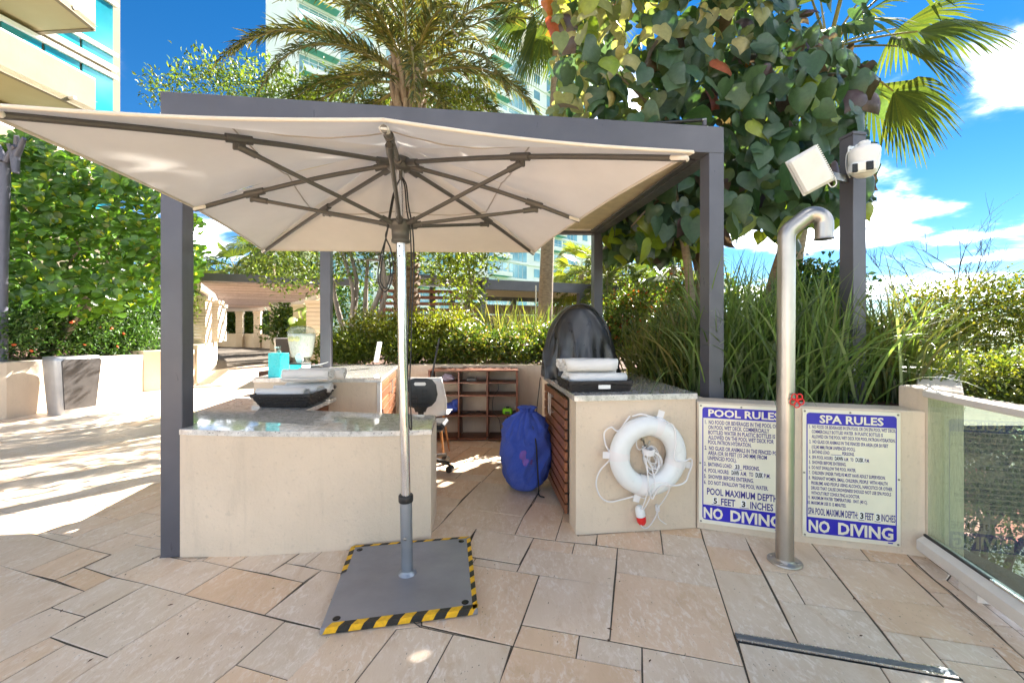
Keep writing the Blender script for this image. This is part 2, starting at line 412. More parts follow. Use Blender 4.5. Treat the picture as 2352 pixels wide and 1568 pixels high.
M['galv'] = mat_metal('galvanised', (.34, .37, .41), .42, .75, (10, 10, 5))
M['plate'] = mat_metal('steel_plate', (.29, .29, .315), .48, .4, (4, 9, 5))
M['steel'] = mat_metal('brushed_steel', (.47, .43, .385), .38, 1.0, (70, 70, 2))
M['tape_y'] = plain('tape_yellow', (.80, .44, .015), .5, var=.18, vscale=50)
M['tape_b'] = plain('tape_black', (.02, .02, .018), .5, var=.4, vscale=50)
M['blk'] = plain('black_plastic', (.018, .018, .018), .45, var=.3)
M['rubber'] = plain('black_cord', (.012, .012, .013), .55, var=.3)
M['cover'] = plain('black_cover', (.022, .021, .021), .34, spec=.7, var=.25, vscale=7, bmp=.25, bscale=18)
M['wht'] = plain('white_plastic', (.74, .73, .70), .38, var=.06)
M['wht2'] = plain('white_powder_coat', (.72, .67, .61), .45, var=.05)
M['sign'] = plain('sign_panel', (.80, .76, .62), .38, var=.03)
M['blue'] = plain('sign_blue', (.022, .016, .42), .4, var=.08)
M['ink'] = plain('sign_ink', (.035, .025, .22), .45, var=.08)
M['ink_k'] = plain('sign_black_ink', (.02, .02, .02), .45)
M['sticker'] = plain('white_sticker', (.82, .82, .80), .5, var=.04)
M['rivet'] = plain('rivet', (.28, .26, .22), .45, .5)
M['wood'] = mat_wood('hardwood_slat', (.13, .045, .02), (.30, .115, .048), (4, 4, 40))
M['wood_dk'] = mat_wood('shelf_wood', (.10, .034, .018), (.23, .085, .042), (3, 30, 30))
M['wood_br'] = mat_wood('trellis_wood', (.26, .19, .155), (.42, .32, .265), (2, 20, 20), .7)
M['towel'] = mat_fabric('white_terry', (.80, .79, .77), .08, 260, .95)
M['wick'] = plain('black_wicker', (.02, .016, .014), .5, var=.5, vscale=60)
M['red'] = plain('red_paint', (.70, .02, .02), .4)
M['bluebag'] = mat_fabric('blue_nylon', (.06, .13, .66), .05, 500, .6, fold=7)
M['pinkmark'] = plain('pink_stain', (.15, .075, .36), .7, var=.25, vscale=30)
M['green_p'] = plain('green_plastic', (.22, .62, .02), .4)
M['cyan'] = plain('cyan_lacquer', (.02, .62, .66), .3, var=.04)
M['buoy'] = plain('buoy_white', (.76, .77, .76), .35, var=.04, coat=.2)
M['rope'] = mat_fabric('white_rope', (.78, .75, .74), 0, 300, .9)
M['lens'] = plain('dark_lens', (.006, .006, .008), .3, spec=.3)
M['soil'] = plain('mulch', (.10, .05, .03), .95, var=.5, vscale=26, bmp=.8, bscale=40)
M['bark_palm'] = mat_bark('palm_bark', (.07, .045, .028), (.26, .17, .10), (10, 10, 16))
M['bark_boot'] = mat_bark('palm_boot', (.20, .13, .085), (.46, .36, .26), (12, 12, 3))
M['bark_tan'] = mat_bark('tan_bark', (.17, .125, .085), (.36, .28, .20), (9, 9, 20), .3)
M['bark_gry'] = mat_bark('grey_bark', (.12, .10, .08), (.34, .29, .23))
M['bark_dk'] = mat_bark('dark_bark', (.04, .03, .022), (.12, .085, .06))
M['leaf'] = mat_leaf('foliage', .40)
M['leaf_gl'] = mat_leaf('glossy_foliage', .34, .30, .6)
M['leaf_dim'] = mat_leaf('far_foliage', .32, .6, .3)
M['frond'] = mat_leaf('frond', .32, .6, .3, (1.5, 1.5, .6))
M['bld'] = plain('white_render', (.84, .83, .80), .7, var=.04, vscale=.3)
M['bld_cream'] = mat_stucco('cream_render', (.235, .195, .135), .5, 14)
M['bld_ceil'] = plain('cream_soffit', (.42, .35, .20), .8, var=.04, vscale=.5)
M['teal'] = plain('teal_soffit', (.16, .50, .45), .6, var=.06, vscale=.3)
M['win'] = mat_window('tower_glass', (.36, .60, .62))
M['win_c'] = mat_window('cyan_glass', (.03, .34, .40), .05)
M['glass'] = mat_glass('balustrade_glass', (.82, .92, .84), dirt=.26)
M['acryl'] = mat_glass('clear_plastic', (.86, .90, .88), dirt=.55)
M['water'] = plain('cloudy_water', (.80, .80, .74), .3, var=.02)
M['lemon'] = plain('lemon_slice', (.66, .66, .30), .4, var=.1, vscale=80)
M['lamp_grey'] = mat_metal('grey_lamp_paint', (.11, .11, .14), .45, .2)
M['bin_sil'] = mat_metal('silver_bin', (.50, .49, .48), .38, .6)
M['bin_dk'] = plain('bin_door', (.055, .05, .048), .5, var=.35, vscale=3)
M['orangewood'] = mat_wood('beech_leg', (.32, .13, .035), (.46, .21, .07), (20, 20, 3))
M['concrete'] = plain('pale_paving', (.50, .46, .40), .9, var=.15, vscale=.8)
M['asphalt'] = plain('asphalt', (.045, .045, .035), .9, var=.3, vscale=1.2)
M['lawn'] = plain('lawn', (.05, .10, .025), .95, var=.35, vscale=3)
M['rooftile'] = plain('red_roof', (.36, .07, .055), .7, var=.3, vscale=3)
M['cloth_lil'] = mat_fabric('lilac_cloth', (.55, .48, .60), .1, 300, .9, fold=14)
TILES = [[(-3.477,2.868),(-2.611,2.566),(-2.656,2.3),(-3.363,2.526),(-4.113,3.089)],
[(-2.611,2.566),(-2.365,2.488),(-2.416,2.232),(-2.656,2.3)],
[(-2.656,2.3),(-2.16,2.134),(-2.235,1.844),(-2.277,1.711),(-3.387,2.544)],
[(-2.377,2.348),(-2.134,2.257),(-2.16,2.134),(-2.416,2.232)],
[(-2.38,2.35),(-2.32,2.6),(-2.05,2.527),(-2.13,2.26)],
[(-2.32,2.6),(-2.29,2.72),(-2.04,2.64),(-2.05,2.527)],
[(-2.13,2.26),(-2.06,2.48),(-1.83,2.41),(-1.89,2.19)],
[(-2.134,2.257),(-1.894,2.191),(-1.961,1.941),(-2.186,2.006)],
[(-2.186,2.006),(-1.961,1.941),(-1.981,1.812),(-2.026,1.687),(-2.071,1.555),(-2.288,1.719)],
[(-1.894,2.191),(-1.523,2.069),(-1.624,1.698),(-1.981,1.812)],
[(-1.981,1.812),(-1.866,1.771),(-1.912,1.577),(-1.93,1.502),(-2.062,1.549),(-2.026,1.687)],
[(-1.866,1.771),(-1.624,1.698),(-1.676,1.461),(-1.93,1.502)],
[(-1.894,2.191),(-1.831,2.411),(-1.77,2.416),(-1.571,2.353),(-1.633,2.105)],
[(-1.77,2.416),(-1.768,2.526),(-1.524,2.544),(-1.571,2.353)],
[(-1.571,2.353),(-1.092,2.209),(-1.145,1.954),(-1.633,2.105)],
[(-1.571,2.353),(-1.524,2.544),(-1.243,2.571),(-1.32,2.286)],
[(-1.32,2.286),(-1.282,2.392),(-1.048,2.322),(-1.092,2.209)],
[(-1.282,2.392),(-1.239,2.562),(-1.123,2.571),(-1.161,2.365)],
[(-1.161,2.365),(-1.123,2.571),(-0.656,2.457),(-0.592,2.215),(-1.048,2.322)],
[(-1.048,2.322),(-0.639,2.215),(-0.74,1.832),(-1.145,1.954)],
[(-1.523,2.069),(-1.027,1.91),(-1.084,1.659),(-1.149,1.461),(-1.676,1.461),(-1.624,1.698)],
[(-1.027,1.91),(-0.762,1.837),(-0.841,1.586),(-1.084,1.659)],
[(-1.084,1.659),(-0.841,1.586),(-0.88,1.461),(-1.149,1.461)],
[(-0.786,1.907),(-0.487,1.941),(-0.407,1.874),(-0.509,1.859),(-0.611,1.483),(-0.875,1.483),(-0.785,1.805)],
[(-0.412,1.875),(-0.254,1.828),(-0.34,1.483),(-0.611,1.483),(-0.509,1.859)],
[(-0.254,1.828),(-0.003,1.76),(-0.068,1.47),(-0.342,1.47)],
[(-0.486,2.891),(-0.42,3.163),(0.08,2.998),(0.018,2.731)],
[(-0.42,3.163),(-0.274,3.707),(0.236,3.526),(0.08,2.998)],
[(-0.757,3.86),(-0.274,3.707),(-0.393,3.312),(-0.671,3.42)],
[(-0.671,3.42),(-0.393,3.312),(-0.42,3.163),(-0.633,3.228)],
[(-0.633,3.228),(-0.42,3.163),(-0.456,3.044),(-0.609,3.104)],
[(-0.609,3.104),(-0.456,3.044),(-0.486,2.891),(-0.561,2.654),(-0.657,3.104)],
[(0.08,2.998),(0.167,3.248),(0.394,3.179),(0.372,3.037),(0.272,2.654),(0.018,2.731)],
[(0.167,3.248),(0.236,3.526),(0.445,3.462),(0.394,3.179)],
[(0.388,3.127),(0.457,3.104),(0.425,2.887),(0.339,2.911)],
[(0.339,2.911),(0.425,2.887),(0.425,2.714),(0.552,2.731),(0.516,2.604),(0.272,2.654)],
[(-0.561,2.654),(-0.486,2.891),(-0.238,2.813),(-0.275,2.662),(-0.348,2.481),(-0.566,2.526)],
[(-0.238,2.813),(0.138,2.688),(0.041,2.383),(-0.279,2.474)],
[(-0.518,2.46),(0.026,2.307),(0.145,2.271),(0.04,1.886),(0.005,1.76),(-0.403,1.886)],
[(0.136,2.683),(0.388,2.618),(0.354,2.494),(0.102,2.557)],
[(0.388,2.618),(0.64,2.56),(0.602,2.432),(0.354,2.494)],
[(0.102,2.557),(0.602,2.432),(0.524,2.174),(0.026,2.307)],
[(0.552,2.732),(0.98,2.795),(0.892,2.492),(0.52,2.6)],
[(0.98,2.795),(1.221,2.824),(1.256,2.814),(1.211,2.68),(0.97,2.753)],
[(0.97,2.753),(1.211,2.68),(1.137,2.418),(0.892,2.492)],
[(0.64,2.56),(1.137,2.418),(1.057,2.157),(0.568,2.305)],
[(0.568,2.305),(1.057,2.157),(0.908,1.651),(0.414,1.79)],
[(0.147,2.271),(0.524,2.174),(0.414,1.79),(0.043,1.888)],
[(0.043,1.884),(0.291,1.821),(0.256,1.692),(0.005,1.758)],
[(0.291,1.821),(0.539,1.751),(0.501,1.629),(0.256,1.692)],
[(0.005,1.756),(0.501,1.629),(0.451,1.45),(-0.08,1.465)],
[(0.539,1.751),(0.908,1.651),(0.844,1.445),(0.451,1.45)],
[(1.257,2.814),(1.503,2.732),(1.429,2.524),(1.186,2.589)],
[(1.186,2.589),(1.429,2.524),(1.354,2.27),(1.111,2.334)],
[(1.111,2.334),(1.354,2.27),(1.201,1.767),(0.961,1.829)],
[(1.499,2.741),(1.861,2.629),(1.73,2.226),(1.376,2.32)],
[(1.376,2.32),(1.492,2.289),(1.41,2.03),(1.296,2.057)],
[(1.492,2.289),(1.73,2.226),(1.651,1.967),(1.41,2.03)],
[(1.296,2.057),(1.651,1.967),(1.555,1.669),(1.201,1.767)],
[(1.861,2.629),(2.109,2.565),(2.05,2.42),(1.814,2.477)],
[(2.109,2.565),(2.327,2.489),(2.265,2.361),(2.05,2.42)],
[(1.814,2.477),(2.177,2.383),(2.054,2.008),(1.694,2.096)],
[(2.177,2.383),(2.265,2.361),(2.193,2.108),(2.1,2.126)],
[(2.327,2.489),(2.417,2.474),(2.361,2.274),(2.291,2.226),(2.237,2.237)],
[(2.237,2.237),(2.293,2.228),(2.264,2.135),(2.218,2.148)],
[(2.1,2.126),(2.193,2.108),(2.15,1.982),(2.054,2.008)],
[(1.694,2.096),(2.054,2.008),(2.15,1.982),(2.065,1.731),(1.991,1.75),(1.62,1.849)],
[(1.62,1.849),(1.751,1.813),(1.691,1.628),(1.555,1.668)],
[(1.751,1.813),(1.991,1.75),(1.945,1.632),(1.711,1.69)],
[(1.991,1.75),(2.065,1.731),(2.027,1.611),(1.945,1.632)],
[(1.711,1.69),(1.945,1.632),(1.872,1.445),(1.662,1.445),(1.688,1.581),(1.691,1.628)],
[(2.218,2.148),(2.303,2.135),(2.216,1.869),(2.133,1.888)],
[(2.133,1.888),(2.216,1.869),(2.165,1.696),(2.035,1.617),(2.065,1.731)],
[(0.953,1.778),(1.436,1.647),(1.362,1.445),(0.844,1.445)],
[(1.436,1.647),(1.688,1.581),(1.662,1.445),(1.362,1.445)]]
# ------------------------------------------------------------------ ground and terrace floor
mb = MB(); n = 40
deck_poly = [(-9.5, -1.2), (4.2, -1.2), (3.2, 2.3), (3.2, 6.0), (1.5, 10), (-2.6, 16.0), (-9.5, 26), (-24, 30), (-24, 24), (-12, 12)]
ys = [.4, 6.0, 10, 14, 20, 32]
for a, b in zip(ys[:-1], ys[1:]):
    za, zb = ground(a) - .0100, ground(b) - .0100
    x0, x1 = (-26, 2.75) if a < 6 else (-26, 9)
    mb.add([(x0, a, za), (x1, a, za), (x1, b, zb), (x0, b, zb)], [(0, 1, 2, 3)])
deck = tag(mb.build('deck', M['grout']), kind='structure')
mb = MB()
mb.add([(-26, 14, ground(14) - .012), (-1.0, 14, ground(14) - .012), (-1.0, 34, ground(34) - .012), (-30, 34, ground(34) - .012)], [(0, 1, 2, 3)])
tag(mb.build('path', M['trav']), kind='structure')
mb = MB(); mb.add([(-26, -16, -.012), (2.75, -16, -.012), (2.75, .62, -.012), (-26, .62, -.012)], [(0, 1, 2, 3)])
tag(mb.build('pool_deck', M['trav']), kind='structure')
mb = MB(); mb.add([(-800, -300, -4.2), (900, -300, -4.2), (900, 1500, -4.2), (-800, 1500, -4.2)], [(0, 1, 2, 3)])
tag(mb.build('ground', M['lawn']), kind='structure')
mb = MB(); mb.add([(2.9, -6, -4.1), (16, -6, -4.1), (22, 20, -4.1), (2.9, 20, -4.1)], [(0, 1, 2, 3)])
tag(mb.build('lower_pavement', M['asphalt']), kind='structure')
mb = MB(); mb.prism([(-26, -16), (2.74, -16), (2.74, 5.9), (-26, 5.9)], -4.15, -.05)
tag(mb.build('terrace_base', M['stucco_wall']), kind='structure')

def ccw(q):
    A = sum(q[i][0] * q[(i + 1) % len(q)][1] - q[(i + 1) % len(q)][0] * q[i][1] for i in range(len(q)))
    return q if A > 0 else q[::-1]
def inside(p, q):
    c = False; n = len(q)
    for i in range(n):
        x0, y0 = q[i]; x1, y1 = q[(i + 1) % n]
        if (y0 > p[1]) != (y1 > p[1]) and p[0] < (x1 - x0) * (p[1] - y0) / (y1 - y0) + x0: c = not c
    return c
def tile_mb(q, top, mbx=None, joint=.0027):
    q = inset(ccw(q), joint); mbx = mbx or MB()
    return mbx.prism(q, lambda x, y: ground(y) - .028, lambda x, y: ground(y) + top, .0022)
for q in TILES:
    tile_mb(q, random.uniform(-.0008, .0012)).build('tile', M['trav'], deck)
mb = MB()
for k, q in enumerate(TILES):
    e = inset(ccw(q), -.004); mb.add([(x, y, -.0036 - k * 1.2e-5) for x, y in e], [tuple(range(len(e)))])
tag(mb.build('joint_mortar', M['grout'], deck), kind='stuff')
# the rest of the terrace: same stones laid in the same modular bond
TH = math.radians(74.6); TA = (math.cos(TH), math.sin(TH)); TB = (math.sin(TH), -math.cos(TH)); MOD = .129
def ab(a, b): return (-1.89 + TA[0] * a + TB[0] * b, 2.19 + TA[1] * a + TB[1] * b)
na, nb = 128, 120; a0, b0 = -26, -72
occ = np.zeros((na, nb), bool); rects = []
rt = random.Random(3)
for i in range(na):
    for j in range(nb):
        if occ[i, j]: continue
        for (h_, w_) in rt.sample([(2, 4), (4, 2), (2, 3), (3, 3), (2, 2), (4, 4), (3, 4), (2, 4)], 8) + [(2, 2), (1, 2), (2, 1), (1, 1)]:
            if i + h_ <= na and j + w_ <= nb and not occ[i:i + h_, j:j + w_].any():
                occ[i:i + h_, j:j + w_] = True; rects.append((i, j, h_, w_)); break
gen = []
for (i, j, h_, w_) in rects:
    q = [ab((a0 + i + di) * MOD, (b0 + j + dj) * MOD) for di, dj in ((0, 0), (h_, 0), (h_, w_), (0, w_))]
    c = (sum(p[0] for p in q) / 4, sum(p[1] for p in q) / 4)
    if c[0] > 2.5 or c[1] < .6 or c[0] < -9.8 or (c[1] > 5.6 and c[0] > -2.2) or c[1] > 14.2: continue
    if c[0] < -7.9 and 6 < c[1] < 9.6: continue
    if all(any(inside(p, t) for t in TILES) for p in [(q[0][0] + (q[1][0] - q[0][0]) * i_ / 4 + (q[3][0] - q[0][0]) * j_ / 4, q[0][1] + (q[1][1] - q[0][1]) * i_ / 4 + (q[3][1] - q[0][1]) * j_ / 4) for i_ in range(5) for j_ in range(5)]): continue
    u = c[0] / c[1]; seen = -1.32 < u < 1.3 and c[1] > 1.5
    hid = (c[0] > 1.2 and c[1] > 2.85) or (-2.3 < c[0] < -.6 and 2.7 < c[1] < 3.9) or (c[0] > .4 and c[1] > 2.9) or (-2.5 < c[0] < -1.2 and 3.8 < c[1] < 5.6)
    area = h_ * w_ / c[1] ** 3
    gen.append((area if seen and not hid else area * 1e-4, q))
gen.sort(key=lambda t: -t[0])
for _, q in gen[:222]:
    tile_mb(q, -.0060 + random.uniform(-.0004, .0004)).build('tile', M['trav'], deck)
mb = MB()
for _, q in gen[222:]: tile_mb(q, -.0060, mb)
tag(mb.build('paving', M['trav'], deck), kind='stuff')

# ------------------------------------------------------------------ floor drain
dq = [(0.965, 1.826), (1.690, 1.627), (1.690, 1.582), (0.954, 1.781)]
t = thing('floor_drain', 'long narrow slotted steel drain set in the paving near the shower', 'drain', (1.32, 1.70, 0))
mb = MB(); mb.prism(ccw(dq), -.02, .0035); mb.build('channel', M['blk'], t)
dd = (V3(*dq[1], 0) - V3(*dq[0], 0)).normalized(); dn = V3(-dd.y, dd.x, 0)
for k in range(7):
    off = -.002 - k * .0066
    a = V3(*dq[0], .006) + dn * off - dd * .002; b = V3(*dq[1], .006) + dn * off
    MB().bar(a, b, .0030 if 0 < k < 6 else .0055, .006).build('bar' if 0 < k < 6 else 'edge_bar', M['galv'] if 0 < k < 6 else M['alu'], t)

# ------------------------------------------------------------------ the towel booth: roof frame
UX = V3(.9875, .157, 0); UY = V3(-.157, .9875, 0)
p1 = V3(-1.990, 2.512, 0); p2 = V3(1.452, 3.07, 0); p4 = V3(1.105, 5.50, 0); p3 = V3(-2.205, 5.02, 0)
zt = {'1': 2.702, '2': 2.775, '3': 2.70, '4': 2.775}
t = thing('shade_pergola', 'dark bronze square-post pergola with flat roof over the towel booth', 'pergola', (-.4, 3.9, 0))
BH = .19
for p, z0, k in ((p1, 0, '1'), (p2, .79, '2'), (p3, 0, '3'), (p4, .80, '4')):
    o = MB().obox(p + V3(0, 0, (z0 + zt[k] - BH) / 2), UX, UY, (0, 0, 1), .0575, .0575, (zt[k] - BH - z0) / 2, .003).build('post', M['bronze'], t)
    if k in '12':
        pb = MB().obox(p + V3(0, 0, z0 + .004), UX, UY, (0, 0, 1), .0600, .0600, .004, .001).build('post_foot', M['bronze'], o)
def beam(a, za, b, zb, ea, eb, nm='beam', w=.115):
    d = (b - a).normalized(); A = a - d * ea; B = b + d * eb
    return MB().bar(A + V3(0, 0, za - BH / 2), B + V3(0, 0, zb - BH / 2), w, BH, bev=.003).build(nm, M['bronze'], t)
beam(p1, zt['1'], p2, zt['2'], .0575, .0575)
beam(p3, zt['3'], p4, zt['4'], .0575, .0575)
beam(p1, zt['1'], p3, zt['3'], -.06, -.06)
rb = beam(p2, zt['2'], p4, zt['4'], -.06, -.06)
zf = lambda x, y: 2.738 + .0205 * x
for k in range(5):                                   # ceiling panels inside the frame
    a0_, a1_ = k / 5 + .002, (k + 1) / 5 - .002
    q = []
    for s_, r_ in ((a0_, .03), (a1_, .03), (a1_, .975), (a0_, .975)):
        A = p1.lerp(p2, s_ * .965 + .0175); B = p3.lerp(p4, s_ * .965 + .0175); c = A.lerp(B, r_); q.append((c.x, c.y))
    MB().prism(q, lambda x, y: zf(x, y) - .125, lambda x, y: zf(x, y) - .085).build('ceiling_panel', M['ceiling'], t)
# pale light strip along the inner ledge of the right beam
d = (p4 - p2).normalized(); inn = V3(-d.y, d.x, 0) * .062
MB().bar(p2 + d * .12 + inn + V3(0, 0, zt['2'] - BH + .04), p4 - d * .1 + inn + V3(0, 0, zt['4'] - BH + .04), .008, .022).build('trim_strip', M['wht2'], t)
MB().bar(p2 + d * .1 + inn * 1.5 + V3(0, 0, zt['2'] - BH + .012), p4 - d * .1 + inn * 1.5 + V3(0, 0, zt['4'] - BH + .012), .05, .018).build('ledge', M['bronze'], t)
e = (p4 - p3).normalized(); inb = V3(e.y, -e.x, 0) * .062
MB().bar(p3 + e * .1 + inb + V3(0, 0, zt['3'] - BH + .04), p4 - e * .1 + inb + V3(0, 0, zt['4'] - BH + .04), .008, .022).build('trim_strip', M['wht2'], t)
# shutter strut lying along the top of the front beam
sa = P(1612, 276, 3.05); sb = P(1500, 284, 3.05)
o = MB().tube([sb, sa], .012, 10).build('strut', M['blk'], t)
MB().tube([sa, sa + V3(.03, .0, .004)], .011, 10).build('strut_end', M['steel'], o)
MB().obox(sa + V3(.018, 0, -.022), (1, 0, 0), (0, 1, 0), (0, 0, 1), .012, .012, .02).build('strut_bracket', M['bronze'], o)

# ------------------------------------------------------------------ counters
zs = lambda x, y: .745 - .0352 * (x + 1.93)
ST = .032
front = [(-1.928, 2.452), (-1.60, 2.460), (-1.237, 2.497), (-.913, 2.548), (-.68, 2.605), (-.512, 2.665)]
t = thing('front_counter', 'low cream stucco front counter with polished granite top behind the umbrella base', 'counter', (-1.2, 2.6, 0))
backline = [(-.565, 3.11), (-1.53, 3.12)]
body = [(x, y) for x, y in front] + [(-.552, 3.09), (-1.20, 3.09), (-1.45, 2.82), (-1.928, 2.70)]
MB().prism(body, 0, lambda x, y: zs(x, y) - ST - .0005).build('wall', M['stucco'], t)
leg = [(-2.02, 2.60), (-1.93, 2.704), (-1.455, 2.825), (-1.56, 3.757), (-2.32, 3.757), (-2.10, 2.60)]
MB().prism([(-2.10, 2.62), (-2.00, 2.62), (-1.935, 2.706), (-1.86, 2.726), (-2.06, 3.755), (-2.31, 3.755)], 0, lambda x, y: zs(x, y) - ST - .0008).build('side_wall', M['stucco'], t)
MB().bar((-1.62, 3.15, .60), (-1.64, 3.74, .60), .03, .12).build('apron_board', M['wood'], t)
slab = [(x, y - .006) for x, y in front[:-1]] + [(-.505, 2.660), (-.562, 3.115), (-1.525, 3.125), (-1.562, 3.757), (-2.345, 3.757), (-2.15, 2.585), (-1.928, 2.585)]
MB().prism(slab, lambda x, y: zs(x, y) - ST, zs, .003).build('granite_top', M['granite'], t)

t = thing('back_counter', 'taller stucco counter with granite top holding the water dispenser and cyan soap box', 'counter', (-1.8, 4.5, 0))
def gpt(s, r):   # s along front edge 0..1, r depth
    A = V3(-2.31, 3.76, 0).lerp(V3(-1.167, 3.76, 0), s); return A + V3(-.171, 1.0, 0) * r
q = [gpt(0, 0), gpt(1, 0), gpt(1, 1.52), gpt(0, 1.52)]
MB().prism([(p.x, p.y) for p in (gpt(.005, .012), gpt(.965, .012), gpt(.965, 1.50), gpt(.005, 1.50))], 0, .862).build('wall', M['stucco'], t)
MB().prism([(p.x, p.y) for p in q], .863, .90, .003).build('granite_top', M['granite'], t)
def slat_doors(t, A, B, out, z0, z1, nsl, ndoor, thick=.02, hh=.16, hz=.73, sides=(1, -1), split=None):
    """doors of horizontal hardwood slats between plan points A (near) and B; out = outward unit vector"""
    d = (B - A).normalized(); L_ = (B - A).length
    cuts = split or [k / ndoor for k in range(ndoor + 1)]
    for k in range(ndoor):
        a = A + d * (L_ * cuts[k] + .004); b = A + d * (L_ * cuts[k + 1] - .004)
        dr = MB().bar(a + out * .002 + V3(0, 0, (z0 + z1) / 2), b + out * .002 + V3(0, 0, (z0 + z1) / 2), .004, z1 - z0 - .01).build('door', M['blk'], t)
        ph = (z1 - z0) / nsl
        for i in range(nsl):
            zc = z0 + ph * (i + .5)
            MB().bar(a + out * (.004 + thick / 2) + V3(0, 0, zc), b + out * (.004 + thick / 2) + V3(0, 0, zc), thick, ph * .80, bev=.002).build('slat', M['wood'], dr)
        s = sides[k]
        hp = (b - d * .035) if s > 0 else (a + d * .035)
        h = MB().tube([hp + out * .055 + V3(0, 0, hz - hh / 2), hp + out * .055 + V3(0, 0, hz + hh / 2)], .0055, 8).build('handle', M['steel'], dr)
        for zz in (hz - hh * .36, hz + hh * .36): MB().tube([hp + out * .02 + V3(0, 0, zz), hp + out * .055 + V3(0, 0, zz)], .004, 6).build('handle_post', M['steel'], dr)
A = gpt(.965, .06); B = gpt(.965, 1.46); outv = V3(.985, .168, 0)
slat_doors(t, A, B, outv, .06, .845, 9, 2)
MB().obox(gpt(.983, .03) + V3(0, 0, .43), (1, 0, 0), V3(-.168, .985, 0), (0, 0, 1), .017, .018, .43).build('door_jamb', M['wht2'], t)

t = thing('towel_counter', 'stucco counter with slatted hardwood doors and granite top, life ring on its face', 'counter', (.8, 3.4, 0))
c3 = [(.408, 2.718), (1.232, 2.820), (1.18, 4.20), (.30, 4.20)]
MB().prism([(.412, 2.722), (1.228, 2.824), (1.17, 4.19), (.47, 4.19), (.535, 2.92), (.395, 2.905)], 0, .862).build('wall', M['stucco'], t)
MB().prism([(.33, 3.835), (.55, 3.835), (.55, 4.19), (.30, 4.19)], 0, .8615).build('end_wall', M['stucco'], t)
MB().prism([(.40, 2.710), (1.236, 2.814), (1.185, 4.21), (.285, 4.21)], .863, .90, .003).build('granite_top', M['granite'], t)
A = V3(.388, 2.907, 0); B = V3(.318, 3.832, 0); outv = V3(-.997, -.075, 0)
slat_doors(t, A, B, outv, .05, .85, 11, 2, sides=(1, -1), hz=.74, hh=.17)

# ------------------------------------------------------------------ booth back wall and planters
def wall_thing(name, label, poly, z0, z1, mat='stucco_wall', bev=.006):
    o = MB().prism(poly, z0, z1, bev).build(name, M[mat]); return tag(o, label, 'wall')
wall_thing('planter_wall', 'low cream planter wall behind the shelf unit at the back of the booth', [(-3.0, 5.33), (-1.2, 5.47), (.2, 5.47), (.9, 5.2), (1.16, 4.225), (1.36, 4.225), (1.12, 5.36), (.28, 5.66), (-1.2, 5.66), (-3.0, 5.52)], 0, .888)
wall_thing('sign_wall', 'curved beige planter wall carrying the pool and spa rules signs', [(1.238, 2.822), (1.735, 2.648), (2.405, 2.459), (2.46, 2.64), (1.80, 2.84), (1.36, 3.0), (1.33, 4.22), (1.195, 4.22)], 0, .845)
wall_thing('end_wall', 'taller beige wall end beside the glass balustrade', [(2.408, 2.452), (2.445, 2.285), (3.45, 3.25), (3.35, 3.5), (2.55, 2.66), (2.40, 2.62)], -.03, .978)
o = MB().prism([(1.34, 2.98), (1.8, 2.82), (2.5, 2.60), (3.4, 3.45), (3.4, 9.5), (-3.4, 9.5), (-3.3, 5.5), (-1.2, 5.62), (.3, 5.62), (1.14, 5.3), (1.30, 4.2)], -.03, .80).build('planter_soil', M['soil'])
tag(o, kind='structure')
mb = MB()
for k in range(700):
    x = random.uniform(1.3, 3.2); y = random.uniform(2.9, 5.4)
    if y < 4.25 and x < 1.36: continue
    if y < 3.02 - .28 * (x - 1.34) + .05 : continue
    a = random.uniform(0, 6.28); l = random.uniform(.012, .04)
    mb.obox((x, y, .803 + random.uniform(0, .01)), (math.cos(a), math.sin(a), random.uniform(-.4, .4)), (-math.sin(a), math.cos(a), 0), (0, 0, 1), l, l * .35, .003)
tag(mb.build('bark_mulch', M['soil']), 'brown bark mulch covering the planter soil', 'mulch', kind='stuff')

# ------------------------------------------------------------------ glass balustrade on the right
t = thing('glass_balustrade', 'frameless glass balustrade with white top rail and base shoe', 'balustrade', (2.3, 1.9, 0))
ba = V3(2.352, 2.425, 0); bd = V3(-.262, -.965, 0); bn = V3(.965, -.262, 0); BL = 2.6
shoe = [(-.028, .045), (-.045, .062), (-.045, .115), (-.012, .140), (.030, .140), (.030, .045)]
mb = MB(); vs_ = []
for s_ in (0, BL):
    for o_, z_ in shoe: vs_.append(ba + bd * s_ + bn * (o_ + .02) + V3(0, 0, z_))
k = len(shoe); mb.add(vs_, [tuple(range(k)), tuple(range(2 * k - 1, k - 1, -1))] + [(i, k + i, k + (i + 1) % k, (i + 1) % k) for i in range(k)])
mb.build('base_shoe', M['wht2'], t)
for s_ in (.62, 1.5, 2.3): MB().obox(ba + bd * (s_ - .28) + bn * .03 + V3(0, 0, .0225), bd, bn, (0, 0, 1), .06, .03, .0225).build('foot_block', M['wht2'], t)
MB().bar(ba + bd * .005 + bn * .012 + V3(0, 0, .147), ba + bd * .46 + bn * .012 + V3(0, 0, .147), .012, .012).build('gasket', M['blk'], t)
MB().bar(ba + bd * .462 + bn * .012 + V3(0, 0, .147), ba + bd * BL + bn * .012 + V3(0, 0, .147), .012, .010).build('gasket', M['alu'], t)
MB().bar(ba + bd * .01 + bn * .03 + V3(0, 0, .55), ba + bd * BL + bn * .03 + V3(0, 0, .55), .012, .80).build('glass_pane', M['glass'], t)
MB().bar(ba + bd * -.01 + bn * .03 + V3(0, 0, .955), ba + bd * BL + bn * .03 + V3(0, 0, .955), .05, .042, bev=.008).build('top_rail', M['wht2'], t)

